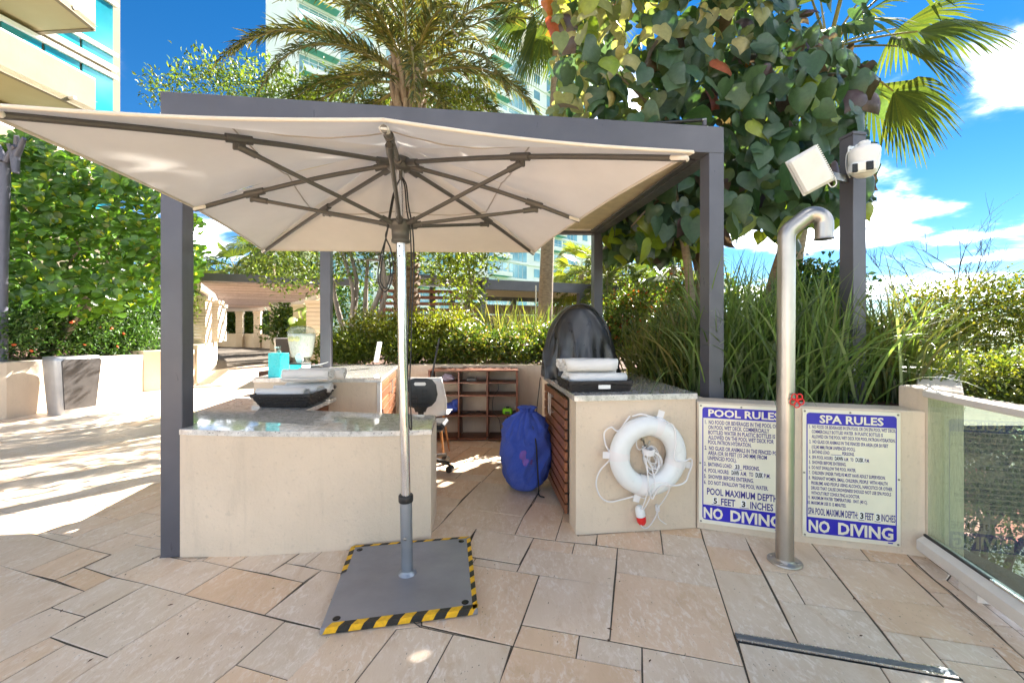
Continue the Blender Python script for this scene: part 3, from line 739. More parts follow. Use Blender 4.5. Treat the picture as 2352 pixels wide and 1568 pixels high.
# ------------------------------------------------------------------ umbrella
t = thing('market_umbrella', 'square cream canvas umbrella on aluminium pole with steel base plate', 'umbrella', (-.554, 2.235, 0))
pl = [(-.825, 1.814), (-.159, 1.949), (-.263, 2.640), (-.957, 2.520)]
PT = .032
plate = MB().prism(inset(pl, .0), .006, PT, .004).build('base_plate', M['plate'], t)
def edge_tape(A, B, s0, s1, flip=False, wid=.030, st=.052):
    """hazard tape: slanted yellow and black pieces folded over one edge of the plate"""
    A = V3(*A, 0); B = V3(*B, 0); d = (B - A).normalized(); inn = V3(-d.y, d.x, 0); L_ = (B - A).length
    s = s0 * L_; k = 0; sl = .02 if not flip else -.02
    while s < s1 * L_ - .01:
        e = min(s + st, s1 * L_); z = PT + .0012
        pts = [A + d * (s + sl) + inn * wid + V3(0, 0, z), A + d * (e + sl) + inn * wid + V3(0, 0, z), A + d * e + inn * -.0012 + V3(0, 0, z), A + d * s + inn * -.0012 + V3(0, 0, z),
               A + d * (e - sl * .7) + inn * -.0014 + V3(0, 0, .006), A + d * (s - sl * .7) + inn * -.0014 + V3(0, 0, .006)]
        MB().add(pts, [(3, 2, 1, 0), (5, 4, 2, 3)]).build('tape_stripe', M['tape_y'] if k % 2 == 0 else M['tape_b'], plate)
        s = e; k += 1
edge_tape(pl[0], pl[1], .035, .985)
edge_tape(pl[1], pl[2], .01, .99, True, .022)
edge_tape(pl[2], pl[3], .01, .96, False, .022)
edge_tape(pl[3], pl[0], .02, .42, True, .024)
for q_ in inset(pl, .055):
    MB().lathe([(.017, 0), (.017, .002), (.012, .0022)], (q_[0], q_[1], PT - .0003), 16).build('bolt_hole', M['lens'], plate)
pb = V3(-.554, 2.235, PT); pt_ = V3(-.575, 2.150, 2.18); pd = (pt_ - pb).normalized()
mb = MB(); mb.lathe([(.048, 0), (.045, .006), (.034, .012), (.0335, .02)], pb, 20); mb.build('weld_collar', M['galv'], plate)
stem = MB().tube([pb, pb + pd * .385], .031, 20).build('socket_tube', M['galv'], t)
MB().lathe([(0, 0), (.008, 0), (.008, .006), (0, .008)], pb + pd * .20 + V3(0, -.031, 0), 10, (0, -1, 0)).build('bolt', M['steel'], stem)
MB().lathe([(.036, 0), (.038, .004), (.038, .032), (.036, .036), (.026, .037)], pb + pd * .385, 20, pd).build('clamp_ring', M['blk'], t)
pole = MB().tube([pb + pd * .41, pt_], .0245, 24).build('pole', M['alu'], t)
for zz in (1.66, 1.71): MB().lathe([(.0045, 0), (.0045, .002)], pb + pd * zz + V3(0, -.0252, 0), 8, (0, -1, 0)).build('pin_hole', M['lens'], pole)
C = V3(-.575, 2.150, 2.185); ZE = 1.912
TIPS = [V3(-.373, 1.225, 1.915), V3(.615, 1.435, ZE), V3(.375, 2.27, ZE + .005), V3(.172, 3.20, ZE), V3(-.845, 3.165, ZE), V3(-1.845, 3.12, ZE), V3(-1.565, 2.06, ZE + .005), V3(-1.470, 1.130, ZE)]
MB().lathe([(.030, -.05), (.058, -.04), (.062, .0), (.058, .012), (.03, .02)], C + V3(0, 0, -.012), 16).build('hub', M['rib'], t)
RZ = pb + pd * 1.80
MB().lathe([(.036, -.07), (.047, -.066), (.047, -.052), (.043, -.048), (.045, .0), (.056, .006), (.060, .03), (.056, .045), (.03, .05)], RZ, 20, pd).build('runner', M['rib'], t)
def bow(a, b, u, h=.018): return a.lerp(b, u) + V3(0, 0, h * math.sin(math.pi * u))
for T_ in TIPS:
    h0 = C + (T_ - C).normalized() * .055 + V3(0, 0, -.018); tip = T_ + V3(0, 0, -.02)
    pts = [bow(h0, tip, k / 8) for k in range(9)]; pts[-1] = bow(h0, tip, .985)
    rib = MB().tube(pts, .0112, 10).build('rib', M['rib'], t)
    mb = MB(); dd = (tip - h0).normalized(); mb.tube([h0 - dd * .01, h0 + dd * .07], .018, 10); mb.build('hub_socket', M['rib'], rib)
    fr = .67 / (tip - h0).length; br = bow(h0, tip, fr)
    MB().tube([br - dd * .045, br + dd * .045], .0175, 10).build('rib_clamp', M['rib'], rib)
    lug = br + V3(0, 0, -.03)
    MB().obox(br + V3(0, 0, -.02), dd, V3(-dd.y, dd.x, 0), (0, 0, 1), .022, .008, .022, .004).build('clamp_lug', M['rib'], rib)
    r0 = RZ + V3(T_.x - RZ.x, T_.y - RZ.y, 0).normalized() * .05 + V3(0, 0, .025)
    st = MB().tube([r0, lug], .0095, 10).build('stretcher', M['rib'], t)
    sd = (lug - r0).normalized()
    mb = MB(); mb.tube([r0 - sd * .01, r0 + sd * .055], .0155, 8); mb.build('stretcher_end', M['rib'], st)
    mb = MB(); mb.tube([lug - sd * .06, lug + sd * .005], .0145, 8); mb.build('stretcher_end', M['rib'], st)
    MB().obox(T_ + (C - T_).normalized() * .045 + V3(0, 0, -.018), dd, V3(-dd.y, dd.x, 0), (0, 0, 1), .032, .015, .009, .006).build('tip_pocket', M['canvas'], t)
# canopy: eight gores, fabric stretched between the ribs
PK = C + V3(0, 0, .055); nu, nv = 22, 20; cv = []; cf = []; seam_pts = []
rs = np.random.default_rng(5)
for i in range(8):
    A = TIPS[i]; B = TIPS[(i + 1) % 8]; base = len(cv)
    for iu in range(nu + 1):
        u = iu / nu
        for iv in range(nv + 1):
            v = iv / nv; s = math.sin(math.pi * v)
            E_ = A.lerp(B, v); E_ = E_.lerp(PK, .022 * s)
            p = PK.lerp(E_, u)
            z = PK.z + (E_.z - PK.z) * (u ** 1.02) + .018 * math.sin(math.pi * u) * (1 - .9 * s) - .016 * s * u * (1 - u) * 4 - .012 * s * u ** 5
            z += .0026 * math.sin(v * 23 + i * 2 + u * 5) * u * (1 - u) * 2 + .004 * math.sin(u * 17 + i) * (1 - s) ** 3 * u * (1 - u) * 3
            cv.append((p.x, p.y, z + .003))
    for iu in range(nu):
        for iv in range(nv):
            a = base + iu * (nv + 1) + iv; cf.append((a, a + 1, a + nv + 2, a + nv + 1))
    seam_pts.append([V3(*cv[base + int(nu * .55) * (nv + 1) + iv]) - V3(0, 0, .002) for iv in range(nv + 1)])
    MB().tube([V3(*cv[base + nu * (nv + 1) + iv]) for iv in range(nv + 1)], .0065, 6).build('hem', M['hem'], t)
me = mesh_np('canopy', cv, cf, M['canvas'], smooth=True); can = link(bpy.data.objects.new('canopy', me), t)
for sp in seam_pts: MB().tube(sp, .0032, 5).build('seam', M['seam'], can)
# cords
def spline(pts, n=10):
    pts = [Vector(p) for p in pts]; out = []
    q = [pts[0] * 2 - pts[1]] + pts + [pts[-1] * 2 - pts[-2]]
    for i in range(1, len(q) - 2):
        for k in range(n):
            s = k / n; a, b, c, d_ = q[i - 1], q[i], q[i + 1], q[i + 2]
            out.append(0.5 * ((2 * b) + (c - a) * s + (2 * a - 5 * b + 4 * c - d_) * s * s + (3 * b - a - 3 * c + d_) * s ** 3))
    out.append(pts[-1]); return out
def cord(pxs, Y, r=.0036, name='cord', parent=None, mat='rubber', n=8):
    return MB().tube(spline([P(x, y, Y if not callable(Y) else Y(y)) for x, y in pxs], n), r, 6).build(name, M[mat], parent)
yf = lambda y: 2.13 + (y - 372) / 960 * .06
cord([(922, 405), (905, 440), (893, 500), (888, 540), (874, 590), (868, 640), (880, 668), (893, 662), (903, 620), (898, 575), (886, 545), (890, 525)], yf, parent=t)
cord([(922, 405), (907, 442), (896, 500), (884, 560), (876, 610), (874, 645), (884, 662), (890, 655), (897, 625), (893, 585)], yf, parent=t)
cord([(922, 405), (933, 425), (938, 470), (948, 530), (951, 620), (946, 720), (944, 800), (941, 880), (944, 950), (945, 985), (940, 978), (938, 950)], yf, parent=t)
cord([(922, 405), (930, 430), (934, 480), (943, 540), (944, 640), (938, 740), (936, 820), (938, 900)], yf, parent=t)
MB().obox(P(920, 402, 2.122), (1, 0, 0), (0, 1, 0), (0, 0, 1), .008, .006, .022, .003).build('pulley', M['rib'], t)
# ------------------------------------------------------------------ rules signs
TXT = []     # (body, bold, material, parent, origin, u, n, x0, x1, ytop, ybot)
SW, SH = .502, .788
def sign(name, label, A, un, ztop, title, lines, bigs):
    u = Vector(un).normalized(); n = V3(u.y, -u.x, 0)            # n points to the viewer
    O = V3(A[0], A[1], ztop) + n * .006
    t = thing(name, label, 'sign', (A[0], A[1], ztop - SH))
    MB().obox(O + u * (SW / 2) - V3(0, 0, SH / 2), u, n, (0, 0, 1), SW / 2, .0025, SH / 2, .001).build('panel', M['sign'], t)
    def pt(a, b, off): return O + u * (a * SW) - V3(0, 0, b * SH) + n * (.0025 + off)
    def rrect(a0, b0, a1, b1, r, rt_, rb_, nn=5):
        out = []
        for (cx_, cy_, s0, on) in ((a1 - r, b0 + r * .64, -90, rt_), (a1 - r, b1 - r * .64, 0, rb_), (a0 + r, b1 - r * .64, 90, rb_), (a0 + r, b0 + r * .64, 180, rt_)):
            if on:
                for k in range(nn + 1):
                    an = math.radians(s0 + 90 * k / nn); out.append((cx_ + r * math.cos(an), cy_ + r * .64 * math.sin(an)))
            else:
                sx = 1 if s0 in (-90, 0) else -1; sy = 1 if s0 in (0, 90) else -1
                out.append((cx_ + r * sx, cy_ + r * .64 * sy))
        return out
    def flat(nm, outline, off, mat):
        MB().add([pt(a, b, off) for a, b in outline], [tuple(range(len(outline)))[::-1]]).build(nm, mat, t)
    a0, a1, b0, b1 = .042, .962, .028, .968; th = .012
    flat('border', rrect(a0, b0, a1, b1, .035, True, True), .0006, M['blue'])
    flat('text_field', [(a0 + th, .118), (a1 - th, .118), (a1 - th, .843), (a0 + th, .843)], .0011, M['sign'])
    for (a, b) in ((.025, .018), (.5, .016), (.975, .018), (.018, .5), (.982, .5), (.025, .985), (.975, .985)):
        MB().lathe([(.0062, 0), (.0055, .002), (0, .003)], pt(a, b, .0004), 10, n).build('rivet', M['rivet'], t)
    def put(s, x0, x1, y0, y1, bold, mat, off=.0018): TXT.append((s, bold, mat, t, pt(0, 0, off), u, x0 * SW, x1 * SW, y0 * SH, y1 * SH))
    put(title[0], title[1], title[2], .043, .104, .028, M['sign'])
    for L_ in lines: put(L_[0], L_[1], L_[2], L_[3], L_[3] + L_[4], .024, M['ink'])
    for b in bigs:
        if b[0] == 'rule':
            flat('blank_line', [(b[1], b[3]), (b[2], b[3]), (b[2], b[3] + .004), (b[1], b[3] + .004)], .0017, M['ink'])
        elif b[0] == 'stk':
            flat('sticker', [(b[2] - .008, b[4] - .006), (b[3] + .008, b[4] - .006), (b[3] + .008, b[5] + .006), (b[2] - .008, b[5] + .006)], .0015, M['sticker'])
            put(b[1], b[2], b[3], b[4], b[5], .04, M['ink_k'], .0021)
        else: put(b[0], b[1], b[2], b[3], b[4], b[5], b[6])
    # maker's mark, a tiny blue block in the margin
    flat('maker_mark', [(.875, .975), (.925, .975), (.925, .984), (.875, .984)], .0006, M['blue'])
    return t
def su(x): return (x - 1017) / 850.0
def pu(x): return (x - 120) / 750.0
sl = [("1.  NO FOOD OR BEVERAGES IN SPA POOL OR ON SPA POOL WET DECK.", 1078, 1825, .124), ("COMMERCIALLY BOTTLED WATER  IN PLASTIC BOTTLES IS", 1100, 1718, .161), ("ALLOWED ON THE POOL WET DECK FOR POOL PATRON HYDRATION.", 1100, 1822, .199),
      ("2.  NO GLASS OR ANIMALS IN THE FENCED SPA AREA (OR 50 FEET", 1078, 1763, .240), ("(15,240 MM) FROM UNFENCED POOL).", 1100, 1485, .281), ("3.  BATHING LOAD:", 1078, 1262, .319), ("PERSONS.", 1370, 1477, .319),
      ("4.  SPA POOL HOURS:", 1075, 1290, .361), ("A.M.", 1386, 1426, .361), ("TO", 1442, 1468, .361), ("P.M.", 1565, 1605, .361), ("5.  SHOWER BEFORE ENTERING.", 1075, 1405, .401), ("6.  DO NOT SWALLOW THE POOL WATER.", 1073, 1490, .441),
      ("7.  CHILDREN UNDER TWELVE MUST HAVE ADULT SUPERVISION.", 1073, 1740, .482), ("8.  PREGNANT WOMEN, SMALL CHILDREN, PEOPLE  WITH HEALTH", 1073, 1757, .523), ("PROBLEMS AND PEOPLE USING ALCOHOL, NARCOTICS OR OTHER", 1095, 1797, .562),
      ("DRUGS THAT CAUSE DROWSINESS SHOULD NOT USE SPA POOLS", 1095, 1787, .601), ("WITHOUT FIRST CONSULTING A DOCTOR.", 1095, 1523, .640), ("9.  MAXIMUM WATER TEMPERATURE:  104 F. (40 C).", 1070, 1588, .677), ("10. MAXIMUM USE IS 15 MINUTES.", 1065, 1405, .717)]
sb_ = [('rule', su(1270), su(1365), .344), ('stk', 'DAWN', su(1305), su(1378), .356, .388), ('stk', 'DUSK', su(1486), su(1556), .356, .388),
       ('SPA POOL MAXIMUM DEPTH:', su(1068), su(1507), .768, .822, .02, M['ink']), ('stk', '3', su(1525), su(1555), .771, .818), ('rule', su(1512), su(1562), .826), ('FEET', su(1568), su(1642), .768, .822, .02, M['ink']),
       ('stk', '3', su(1662), su(1693), .771, .818), ('rule', su(1648), su(1698), .826), ('INCHES', su(1704), su(1822), .768, .822, .02, M['ink']),
       ('NO', su(1072), su(1262), .863, .955, .035, M['sign']), ('DIVING', su(1335), su(1805), .863, .955, .035, M['sign'])]
sign('spa_rules_sign', 'white and blue SPA RULES sign, the right one of the two on the wall', (1.803, 2.626), (.962, -.272, 0), .833, ("SPA RULES", su(1170), su(1725)), [(s, su(a), su(b), y, .026) for s, a, b, y in sl], sb_)
pl_ = [("1.  NO FOOD OR BEVERAGES IN THE POOL OR", 175, 800, .135), ("ON POOL WET DECK. COMMERCIALLY", 205, 730, .177), ("BOTTLED WATER IN PLASTIC BOTTLES IS", 205, 777, .219), ("ALLOWED ON THE POOL WET DECK FOR", 205, 766, .260), ("POOL PATRON HYDRATION.", 203, 580, .301),
       ("2.  NO GLASS OR ANIMALS IN THE FENCED POOL", 172, 835, .350), ("AREA (OR 50 FEET (15 240 MM) FROM", 203, 710, .391), ("UNFENCED POOL).", 200, 453, .434), ("3.  BATHING LOAD:", 168, 415, .486), ("PERSONS.", 510, 650, .486), ("4.  POOL HOURS:", 168, 388, .538), ("A.M.", 487, 540, .538), ("TO", 560, 595, .538), ("P.M.", 685, 738, .538),
       ("5.  SHOWER BEFORE ENTERING.", 167, 600, .588), ("6.  DO NOT SWALLOW THE POOL WATER.", 167, 720, .638)]
pb_ = [('stk', '33', pu(442), pu(480), .486, .520), ('rule', pu(427), pu(502), .524), ('stk', 'DAWN', pu(410), pu(474), .534, .574), ('stk', 'DUSK', pu(615), pu(677), .534, .574),
       ('POOL MAXIMUM DEPTH:', pu(193), pu(812), .700, .756, .024, M['ink']), ('stk', '5', pu(252), pu(284), .778, .826), ('rule', pu(235), pu(312), .832), ('FEET', pu(318), pu(443), .775, .832, .024, M['ink']), ('stk', '3', pu(498), pu(530), .778, .826), ('rule', pu(480), pu(560), .832), ('INCHES', pu(570), pu(762), .775, .832, .024, M['ink']),
       ('NO', pu(163), pu(335), .863, .955, .035, M['sign']), ('DIVING', pu(400), pu(828), .863, .955, .035, M['sign'])]
sign('pool_rules_sign', 'white and blue POOL RULES sign half behind the shower pipe', (1.243, 2.811), (.944, -.331, 0), .835, ("POOL RULES", pu(205), pu(818)), [(s, pu(a), pu(b), y, .033) for s, a, b, y in pl_], pb_)
def make_texts():
    objs = []
    for item in TXT + [('H', 0.0, None)]:
        cu = bpy.data.curves.new('lettering', 'FONT'); cu.body = item[0]; cu.size = 1.0; cu.resolution_u = 2; cu.offset = item[1]; cu.fill_mode = 'FRONT'
        o = bpy.data.objects.new('lettering_curve', cu); COL.objects.link(o); objs.append(o)
    bpy.context.view_layer.update(); dg = bpy.context.evaluated_depsgraph_get()
    meshes = [bpy.data.meshes.new_from_object(o.evaluated_get(dg)) for o in objs]
    for o in objs:
        cu = o.data; bpy.data.objects.remove(o); bpy.data.curves.remove(cu)
    hh = np.array([v.co[:2] for v in meshes[-1].vertices]); cap = hh[:, 1].max()
    for item, me in zip(TXT, meshes[:-1]):
        s, bold, mat, par, O, u, x0, x1, y0, y1 = item
        co = np.empty(len(me.vertices) * 3, np.float32); me.vertices.foreach_get('co', co); co = co.reshape(-1, 3)
        mn, mx = co[:, 0].min(), co[:, 0].max()
        X = x0 + (co[:, 0] - mn) / (mx - mn) * (x1 - x0); Zz = -y1 + co[:, 1] / (cap + 2 * bold) * (y1 - y0) + bold * (y1 - y0) * .9
        out = np.stack([O.x + u.x * X, O.y + u.y * X, O.z + Zz], 1).astype(np.float32)
        me.vertices.foreach_set('co', out.ravel()); me.materials.clear(); me.materials.append(mat); me.name = 'lettering'; me.update()
        link(bpy.data.objects.new('lettering', me), par)
make_texts()

# ------------------------------------------------------------------ shower
t = thing('outdoor_shower', 'brushed steel shower column with gooseneck head and red valve wheel', 'shower', (1.556, 2.405, 0))
sx, sy = 1.552, 2.405; R = .0455
mb = MB(); mb.lathe([(.088, .002), (.088, .008), (.082, .012), (.052, .014), (.049, .022)], (sx, sy, 0), 32); fl_ = mb.build('base_flange', M['steel'], t)
for k in range(4):
    a = math.radians(45 + 90 * k); MB().lathe([(.008, 0), (.008, .004), (.004, .006)], (sx + .068 * math.cos(a), sy + .068 * math.sin(a), .012), 8).build('flange_bolt', M['steel'], fl_)
g = V3(.80, .60 * -.35, 0).normalized()      # direction of the neck
pts = [V3(sx, sy, .012), V3(sx + .004, sy, .6), V3(sx + .008, sy, 1.2), V3(sx + .010, sy, 1.84)]
th_ = 0.0; cur = pts[-1].copy()
def goose(length, dth, steps):
    global th_, cur
    for _ in range(steps):
        th_ += dth / steps / 2; cur = cur + (g * math.sin(th_) + V3(0, 0, math.cos(th_))) * (length / steps); th_ += dth / steps / 2; pts.append(cur.copy())
goose(.07 * math.radians(50), math.radians(50), 8); goose(.090, 0, 2); goose(.056 * math.radians(130), math.radians(130), 14); goose(.085, 0, 2)
MB().tube(pts, R, 28).build('column', M['steel'], t)
e_ = pts[-1]
mb = MB(); mb.lathe([(R + .003, 0), (R + .003, .006), (R, .008)], e_, 28); mb.build('head_rim', M['steel'], t)
MB().lathe([(0, -.001), (R - .004, -.001), (R - .004, .004)], e_, 24).build('spray_face', M['blk'], t)
vz = .928; vy = sy - R
v0 = V3(sx + .028, vy - .012, vz)
MB().tube([V3(sx + .02, vy + .02, vz), v0], .008, 8).build('valve_stem', M['steel'], t)
mb = MB()
for k in range(5):
    a = math.radians(90 + 72 * k + 36); c = v0 + V3(math.cos(a) * .0235, -.006, math.sin(a) * .0235)
    mb.tube([c + V3(math.cos(b_) * .0165, 0, math.sin(b_) * .0165) for b_ in [2 * math.pi * i / 16 for i in range(16)]], .0036, 6, closed=True)
mb.tube([v0 + V3(0, -.002, 0), v0 + V3(0, -.011, 0)], .0075, 10); mb.build('valve_wheel', M['red'], t)

# ------------------------------------------------------------------ life ring, grab rope and throwing line
fo = V3(.864, 2.7755, .515); fu = V3(.9924, .1228, 0); fn = V3(.1228, -.9924, 0)
def fp(px, py, off=0.0): return fo + fu * ((px - 1478) / F * 2.79) + V3(0, 0, -(py - 1042) / F * 2.77) + fn * off
t = thing('life_ring', 'white life ring with webbing straps hung on the towel counter face', 'life ring', tuple(fo + V3(0, 0, -.26)))
RM, rm = .1915, .064; rc = fo + fn * .066
mb = MB(); pr = []
vs_ = []; fs_ = []; na_, nb_ = 64, 18
for i in range(na_):
    a = 2 * math.pi * i / na_
    for j in range(nb_):
        b = 2 * math.pi * j / nb_; rr = RM + rm * math.cos(b)
        vs_.append(rc + fu * (rr * math.cos(a)) + V3(0, 0, rr * math.sin(a)) + fn * (rm * .9 * math.sin(b)))
for i in range(na_):
    for j in range(nb_):
        i2 = (i + 1) % na_; j2 = (j + 1) % nb_; fs_.append((i * nb_ + j, i * nb_ + j2, i2 * nb_ + j2, i2 * nb_ + j))
mb.add(vs_, fs_, True); mb.build('ring', M['buoy'], t)
for an in (72, 177, -14, -106):
    mb = MB(); vs_ = []; fs_ = []
    for i in range(5):
        a = math.radians(an) + (i - 2) / 2 * .125
        for j in range(20):
            b = 2 * math.pi * j / 20; rr = RM + (rm + .003) * math.cos(b)
            vs_.append(rc + fu * (rr * math.cos(a)) + V3(0, 0, rr * math.sin(a)) + fn * ((rm + .003) * .9 * math.sin(b)))
    for i in range(4):
        for j in range(20):
            j2 = (j + 1) % 20; fs_.append((i * 20 + j, i * 20 + j2, (i + 1) * 20 + j2, (i + 1) * 20 + j))
    mb.add(vs_, fs_, True)
    o = mb.build('strap', M['rope'], t)
    a = math.radians(an); e1 = fu * math.cos(a) + V3(0, 0, math.sin(a)); e2 = fu * -math.sin(a) + V3(0, 0, math.cos(a))
    MB().obox(rc + e1 * (RM + rm + .022) + fn * .004, e1, e2, fn, .024, .021, .0022).build('strap_tail', M['rope'], o)
def frope(pxs, offs, r, nm, par, mat='rope'):
    pts = [fp(x, y, offs if not isinstance(offs, (list, tuple)) else offs[i]) for i, (x, y) in enumerate(pxs)]
    return MB().tube(spline(pts, 8), r, 7).build(nm, M[mat], par)
frope([(1495, 958), (1462, 948), (1440, 952)], .075, .0052, 'grab_rope', t)
frope([(1438, 953), (1412, 985), (1396, 978), (1382, 990), (1384, 1015), (1391, 1032), (1393, 1048), (1372, 1075), (1364, 1105), (1374, 1135), (1395, 1148), (1425, 1142), (1450, 1133), (1472, 1138)], [.05, .05, .04, .03, .03, .05, .05, .03, .02, .02, .02, .03, .06, .06], .0052, 'grab_rope', t)
frope([(1508, 962), (1530, 975), (1532, 1010), (1528, 1045), (1548, 1052), (1570, 1048), (1578, 1062), (1572, 1085), (1560, 1100), (1535, 1104), (1505, 1102), (1490, 1110), (1480, 1132)], [.13, .12, .13, .13, .125, .11, .09, .08, .1, .125, .13, .13, .12], .0052, 'grab_rope', t)
t2 = thing('throwing_line', 'coiled white throwing line with red and white float hanging in the life ring', 'rope', tuple(fp(1475, 1200)))
MB().obox(fp(1474, 1003, .012), fu, fn, (0, 0, 1), .009, .012, .03, .003).build('hook_plate', M['steel'], t2)
MB().tube(spline([fp(1474, 1010, .02), fp(1474, 1022, .05), fp(1478, 1020, .07), fp(1482, 1008, .07)], 6), .005, 8).build('hook', M['steel'], t2)
mb = MB(); rr = random.Random(4)
for k in range(9):
    cx_ = 1490 + rr.uniform(-9, 9); cy_ = 1050 + rr.uniform(-6, 8); a = rr.uniform(12, 22); b = rr.uniform(15, 26); ph = rr.uniform(-.7, .3)
    loop = []
    for i in range(18):
        an = 2 * math.pi * i / 18; x = a * math.cos(an) * .7; y = b * math.sin(an)
        loop.append(fp(cx_ + x * math.cos(ph) - y * math.sin(ph), cy_ + x * math.sin(ph) + y * math.cos(ph), .05 + .02 * math.sin(an + k) + k * .004))
    mb.tube(loop, .0036, 6, closed=True)
for k in range(6): mb.tube([fp(1478 + 13 * math.cos(b_), 1029 + k * 2.2 - 4 + 3 * math.sin(b_), .07 + .035 * math.sin(b_)) for b_ in [2 * math.pi * i / 14 for i in range(14)]], .0036, 6, closed=True)
mb.build('coil', M['rope'], t2)
frope([(1476, 1022), (1458, 1028), (1452, 1012), (1462, 998), (1480, 996)], .06, .0036, 'line', t2)
frope([(1470, 1045), (1466, 1080), (1468, 1110), (1463, 1150), (1462, 1165)], [.08, .14, .13, .09, .06], .0038, 'line', t2)
frope([(1483, 1060), (1482, 1095), (1476, 1120), (1470, 1150), (1465, 1168)], [.08, .14, .13, .09, .06], .0038, 'line', t2)
frope([(1476, 1130), (1470, 1105), (1482, 1093), (1510, 1096), (1518, 1115), (1513, 1145), (1504, 1163), (1500, 1185), (1480, 1206), (1464, 1200), (1461, 1180)], [.13, .14, .15, .15, .12, .07, .05, .04, .05, .06, .06], .0036, 'line', t2)
frope([(1503, 1158), (1506, 1172), (1510, 1190), (1522, 1201), (1528, 1204)], .03, .003, 'line', t2)
mb = MB()
for k in range(3): mb.tube([fp(1504 + 4 * math.cos(b_), 1160 + k * 4 + 3 * math.sin(b_), .045 + .008 * math.sin(b_)) for b_ in [2 * math.pi * i / 10 for i in range(10)]], .0034, 6, closed=True)
mb.build('knot', M['rope'], t2)
f0 = fp(1468, 1200, .045); f1 = fp(1460, 1153, .045); fx = (f1 - f0).normalized(); fl2 = (f1 - f0).length
MB().lathe([(0, -.002), (.018, .003), (.028, .018), (.030, .032), (.030, .058)], f0, 18, fx).build('float_red_end', M['red'], t2)
MB().lathe([(.030, .0582), (.0305, .07), (.029, .105), (.022, .122), (.010, .131), (0, .133)], f0, 18, fx).build('float', M['buoy'], t2)

# ------------------------------------------------------------------ camera post on the planter
pc = V3(2.50, 3.10, 0)
t = thing('camera_post', 'tall dark bronze post rising from the grasses at the right', 'post', (2.50, 3.10, .79))
mb = MB().obox(pc + V3(0, 0, 1.765), UX, UY, (0, 0, 1), .055, .055, .965, .003); mb.build('shaft', M['bronze'], t)
MB().obox(pc + V3(0, 0, 2.742), UX, UY, (0, 0, 1), .059, .059, .012, .004).build('cap', M['bronze'], t)
MB().obox(P(1967, 845, 3.04) , UX, UY, (0, 0, 1), .021, .0006, .019).build('blank_sticker', M['sticker'], t)
t = thing('security_camera', 'white dome security camera with two lenses on the dark post', 'camera', tuple(P(1975, 400, 3.0)))
sc0 = P(1958, 365, 3.035); k_ = 3.0 / F
MB().obox(P(1962, 370, 3.03), UX, UY, (0, 0, 1), .052, .012, .105, .01).build('mount_plate', M['wht'], t)
for yy in (345, 400): MB().lathe([(.006, 0), (.006, .003), (.003, .004)], P(1953, yy, 3.015), 8, (0, -1, 0)).build('screw', M['rivet'], t)
MB().tube([P(1958, 372, 3.0), P(1968, 352, 2.95), P(1976, 336, 2.91)], [.028, .028, .03], 12).build('arm', M['wht'], t)
MB().lathe([(.0, .13), (.028, .128), (.034, .12), (.036, .09), (.075, .082), (.086, .07), (.09, .05), (.088, .0), (.082, -.03)][::-1], P(1985, 368, 2.90), 24).build('housing', M['wht'], t)
MB().lathe([(.0, -.12), (.045, -.112), (.07, -.09), (.082, -.05), (.083, -.028)], P(1985, 368, 2.90), 24).build('dome', M['wht'], t)
hd = V3(-.18, -.98, -.12).normalized(); hx = V3(.98, -.18, .08).normalized()
MB().obox(P(1982, 384, 2.835), hx, hd, hx.cross(hd), .075, .03, .036, .014).build('lens_block', M['wht'], t)
for a, w in ((1964, .016), (1998, .022)): MB().obox(P(a, 386 if a < 1980 else 380, 2.80), hx, hd, hx.cross(hd), w, .006, .028, .004).build('lens', M['lens'], t)
t = thing('antenna_box', 'tilted white flat antenna box bracketed to the dark post', 'antenna', tuple(P(1865, 440, 3.0)))
ac = P(1862, 392, 2.93); an = V3(-.35, -.90, -.25).normalized(); tl = math.radians(27)
ax0 = V3(0, 0, 1).cross(an).normalized() * -1; az0 = an.cross(ax0).normalized() * -1
if az0.z < 0: az0 = -az0
if ax0.x < 0: ax0 = -ax0
ax_ = ax0 * math.cos(tl) + az0 * math.sin(tl); az_ = -ax0 * math.sin(tl) + az0 * math.cos(tl)
MB().obox(ac, ax_, an, az_, .093, .022, .132, .016).build('cover', M['wht'], t)
MB().obox(ac - an * .030, ax_, an, az_, .100, .009, .138, .004).build('rear_tray', M['wht'], t)
for k in range(18):
    z_ = -.13 + .26 * k / 17
    MB().obox(ac - an * .034 + ax_ * .104 + az_ * z_, ax_, an, az_, .006, .010, .0045).build('cooling_fin', M['wht'], t)
for k in range(4): MB().lathe([(.007, 0), (.007, .006), (.003, .008)], ac + ax_ * .088 + az_ * (-.105 + .07 * k) - an * .012, 8, ax_).build('clip', M['steel'], t)
MB().bar(ac - an * .04 + ax_ * .06 + az_ * -.06, pc + V3(-.06, -.02, 2.42), .022, .05).build('bracket', M['steel'], t)
MB().tube(spline([ac - az_ * .13 + ax_ * .05, ac - az_ * .17 + ax_ * .06, ac - az_ * .165 + ax_ * .09, ac - az_ * .12 + ax_ * .1], 6), .004, 6).build('cable', M['wht'], t)
MB().tube(spline([pc + V3(-.058, -.05, 2.63), pc + V3(-.085, -.05, 2.58), pc + V3(-.085, -.05, 2.48), pc + V3(-.06, -.05, 2.42)], 6), .004, 6).build('cable', M['wht'], t)

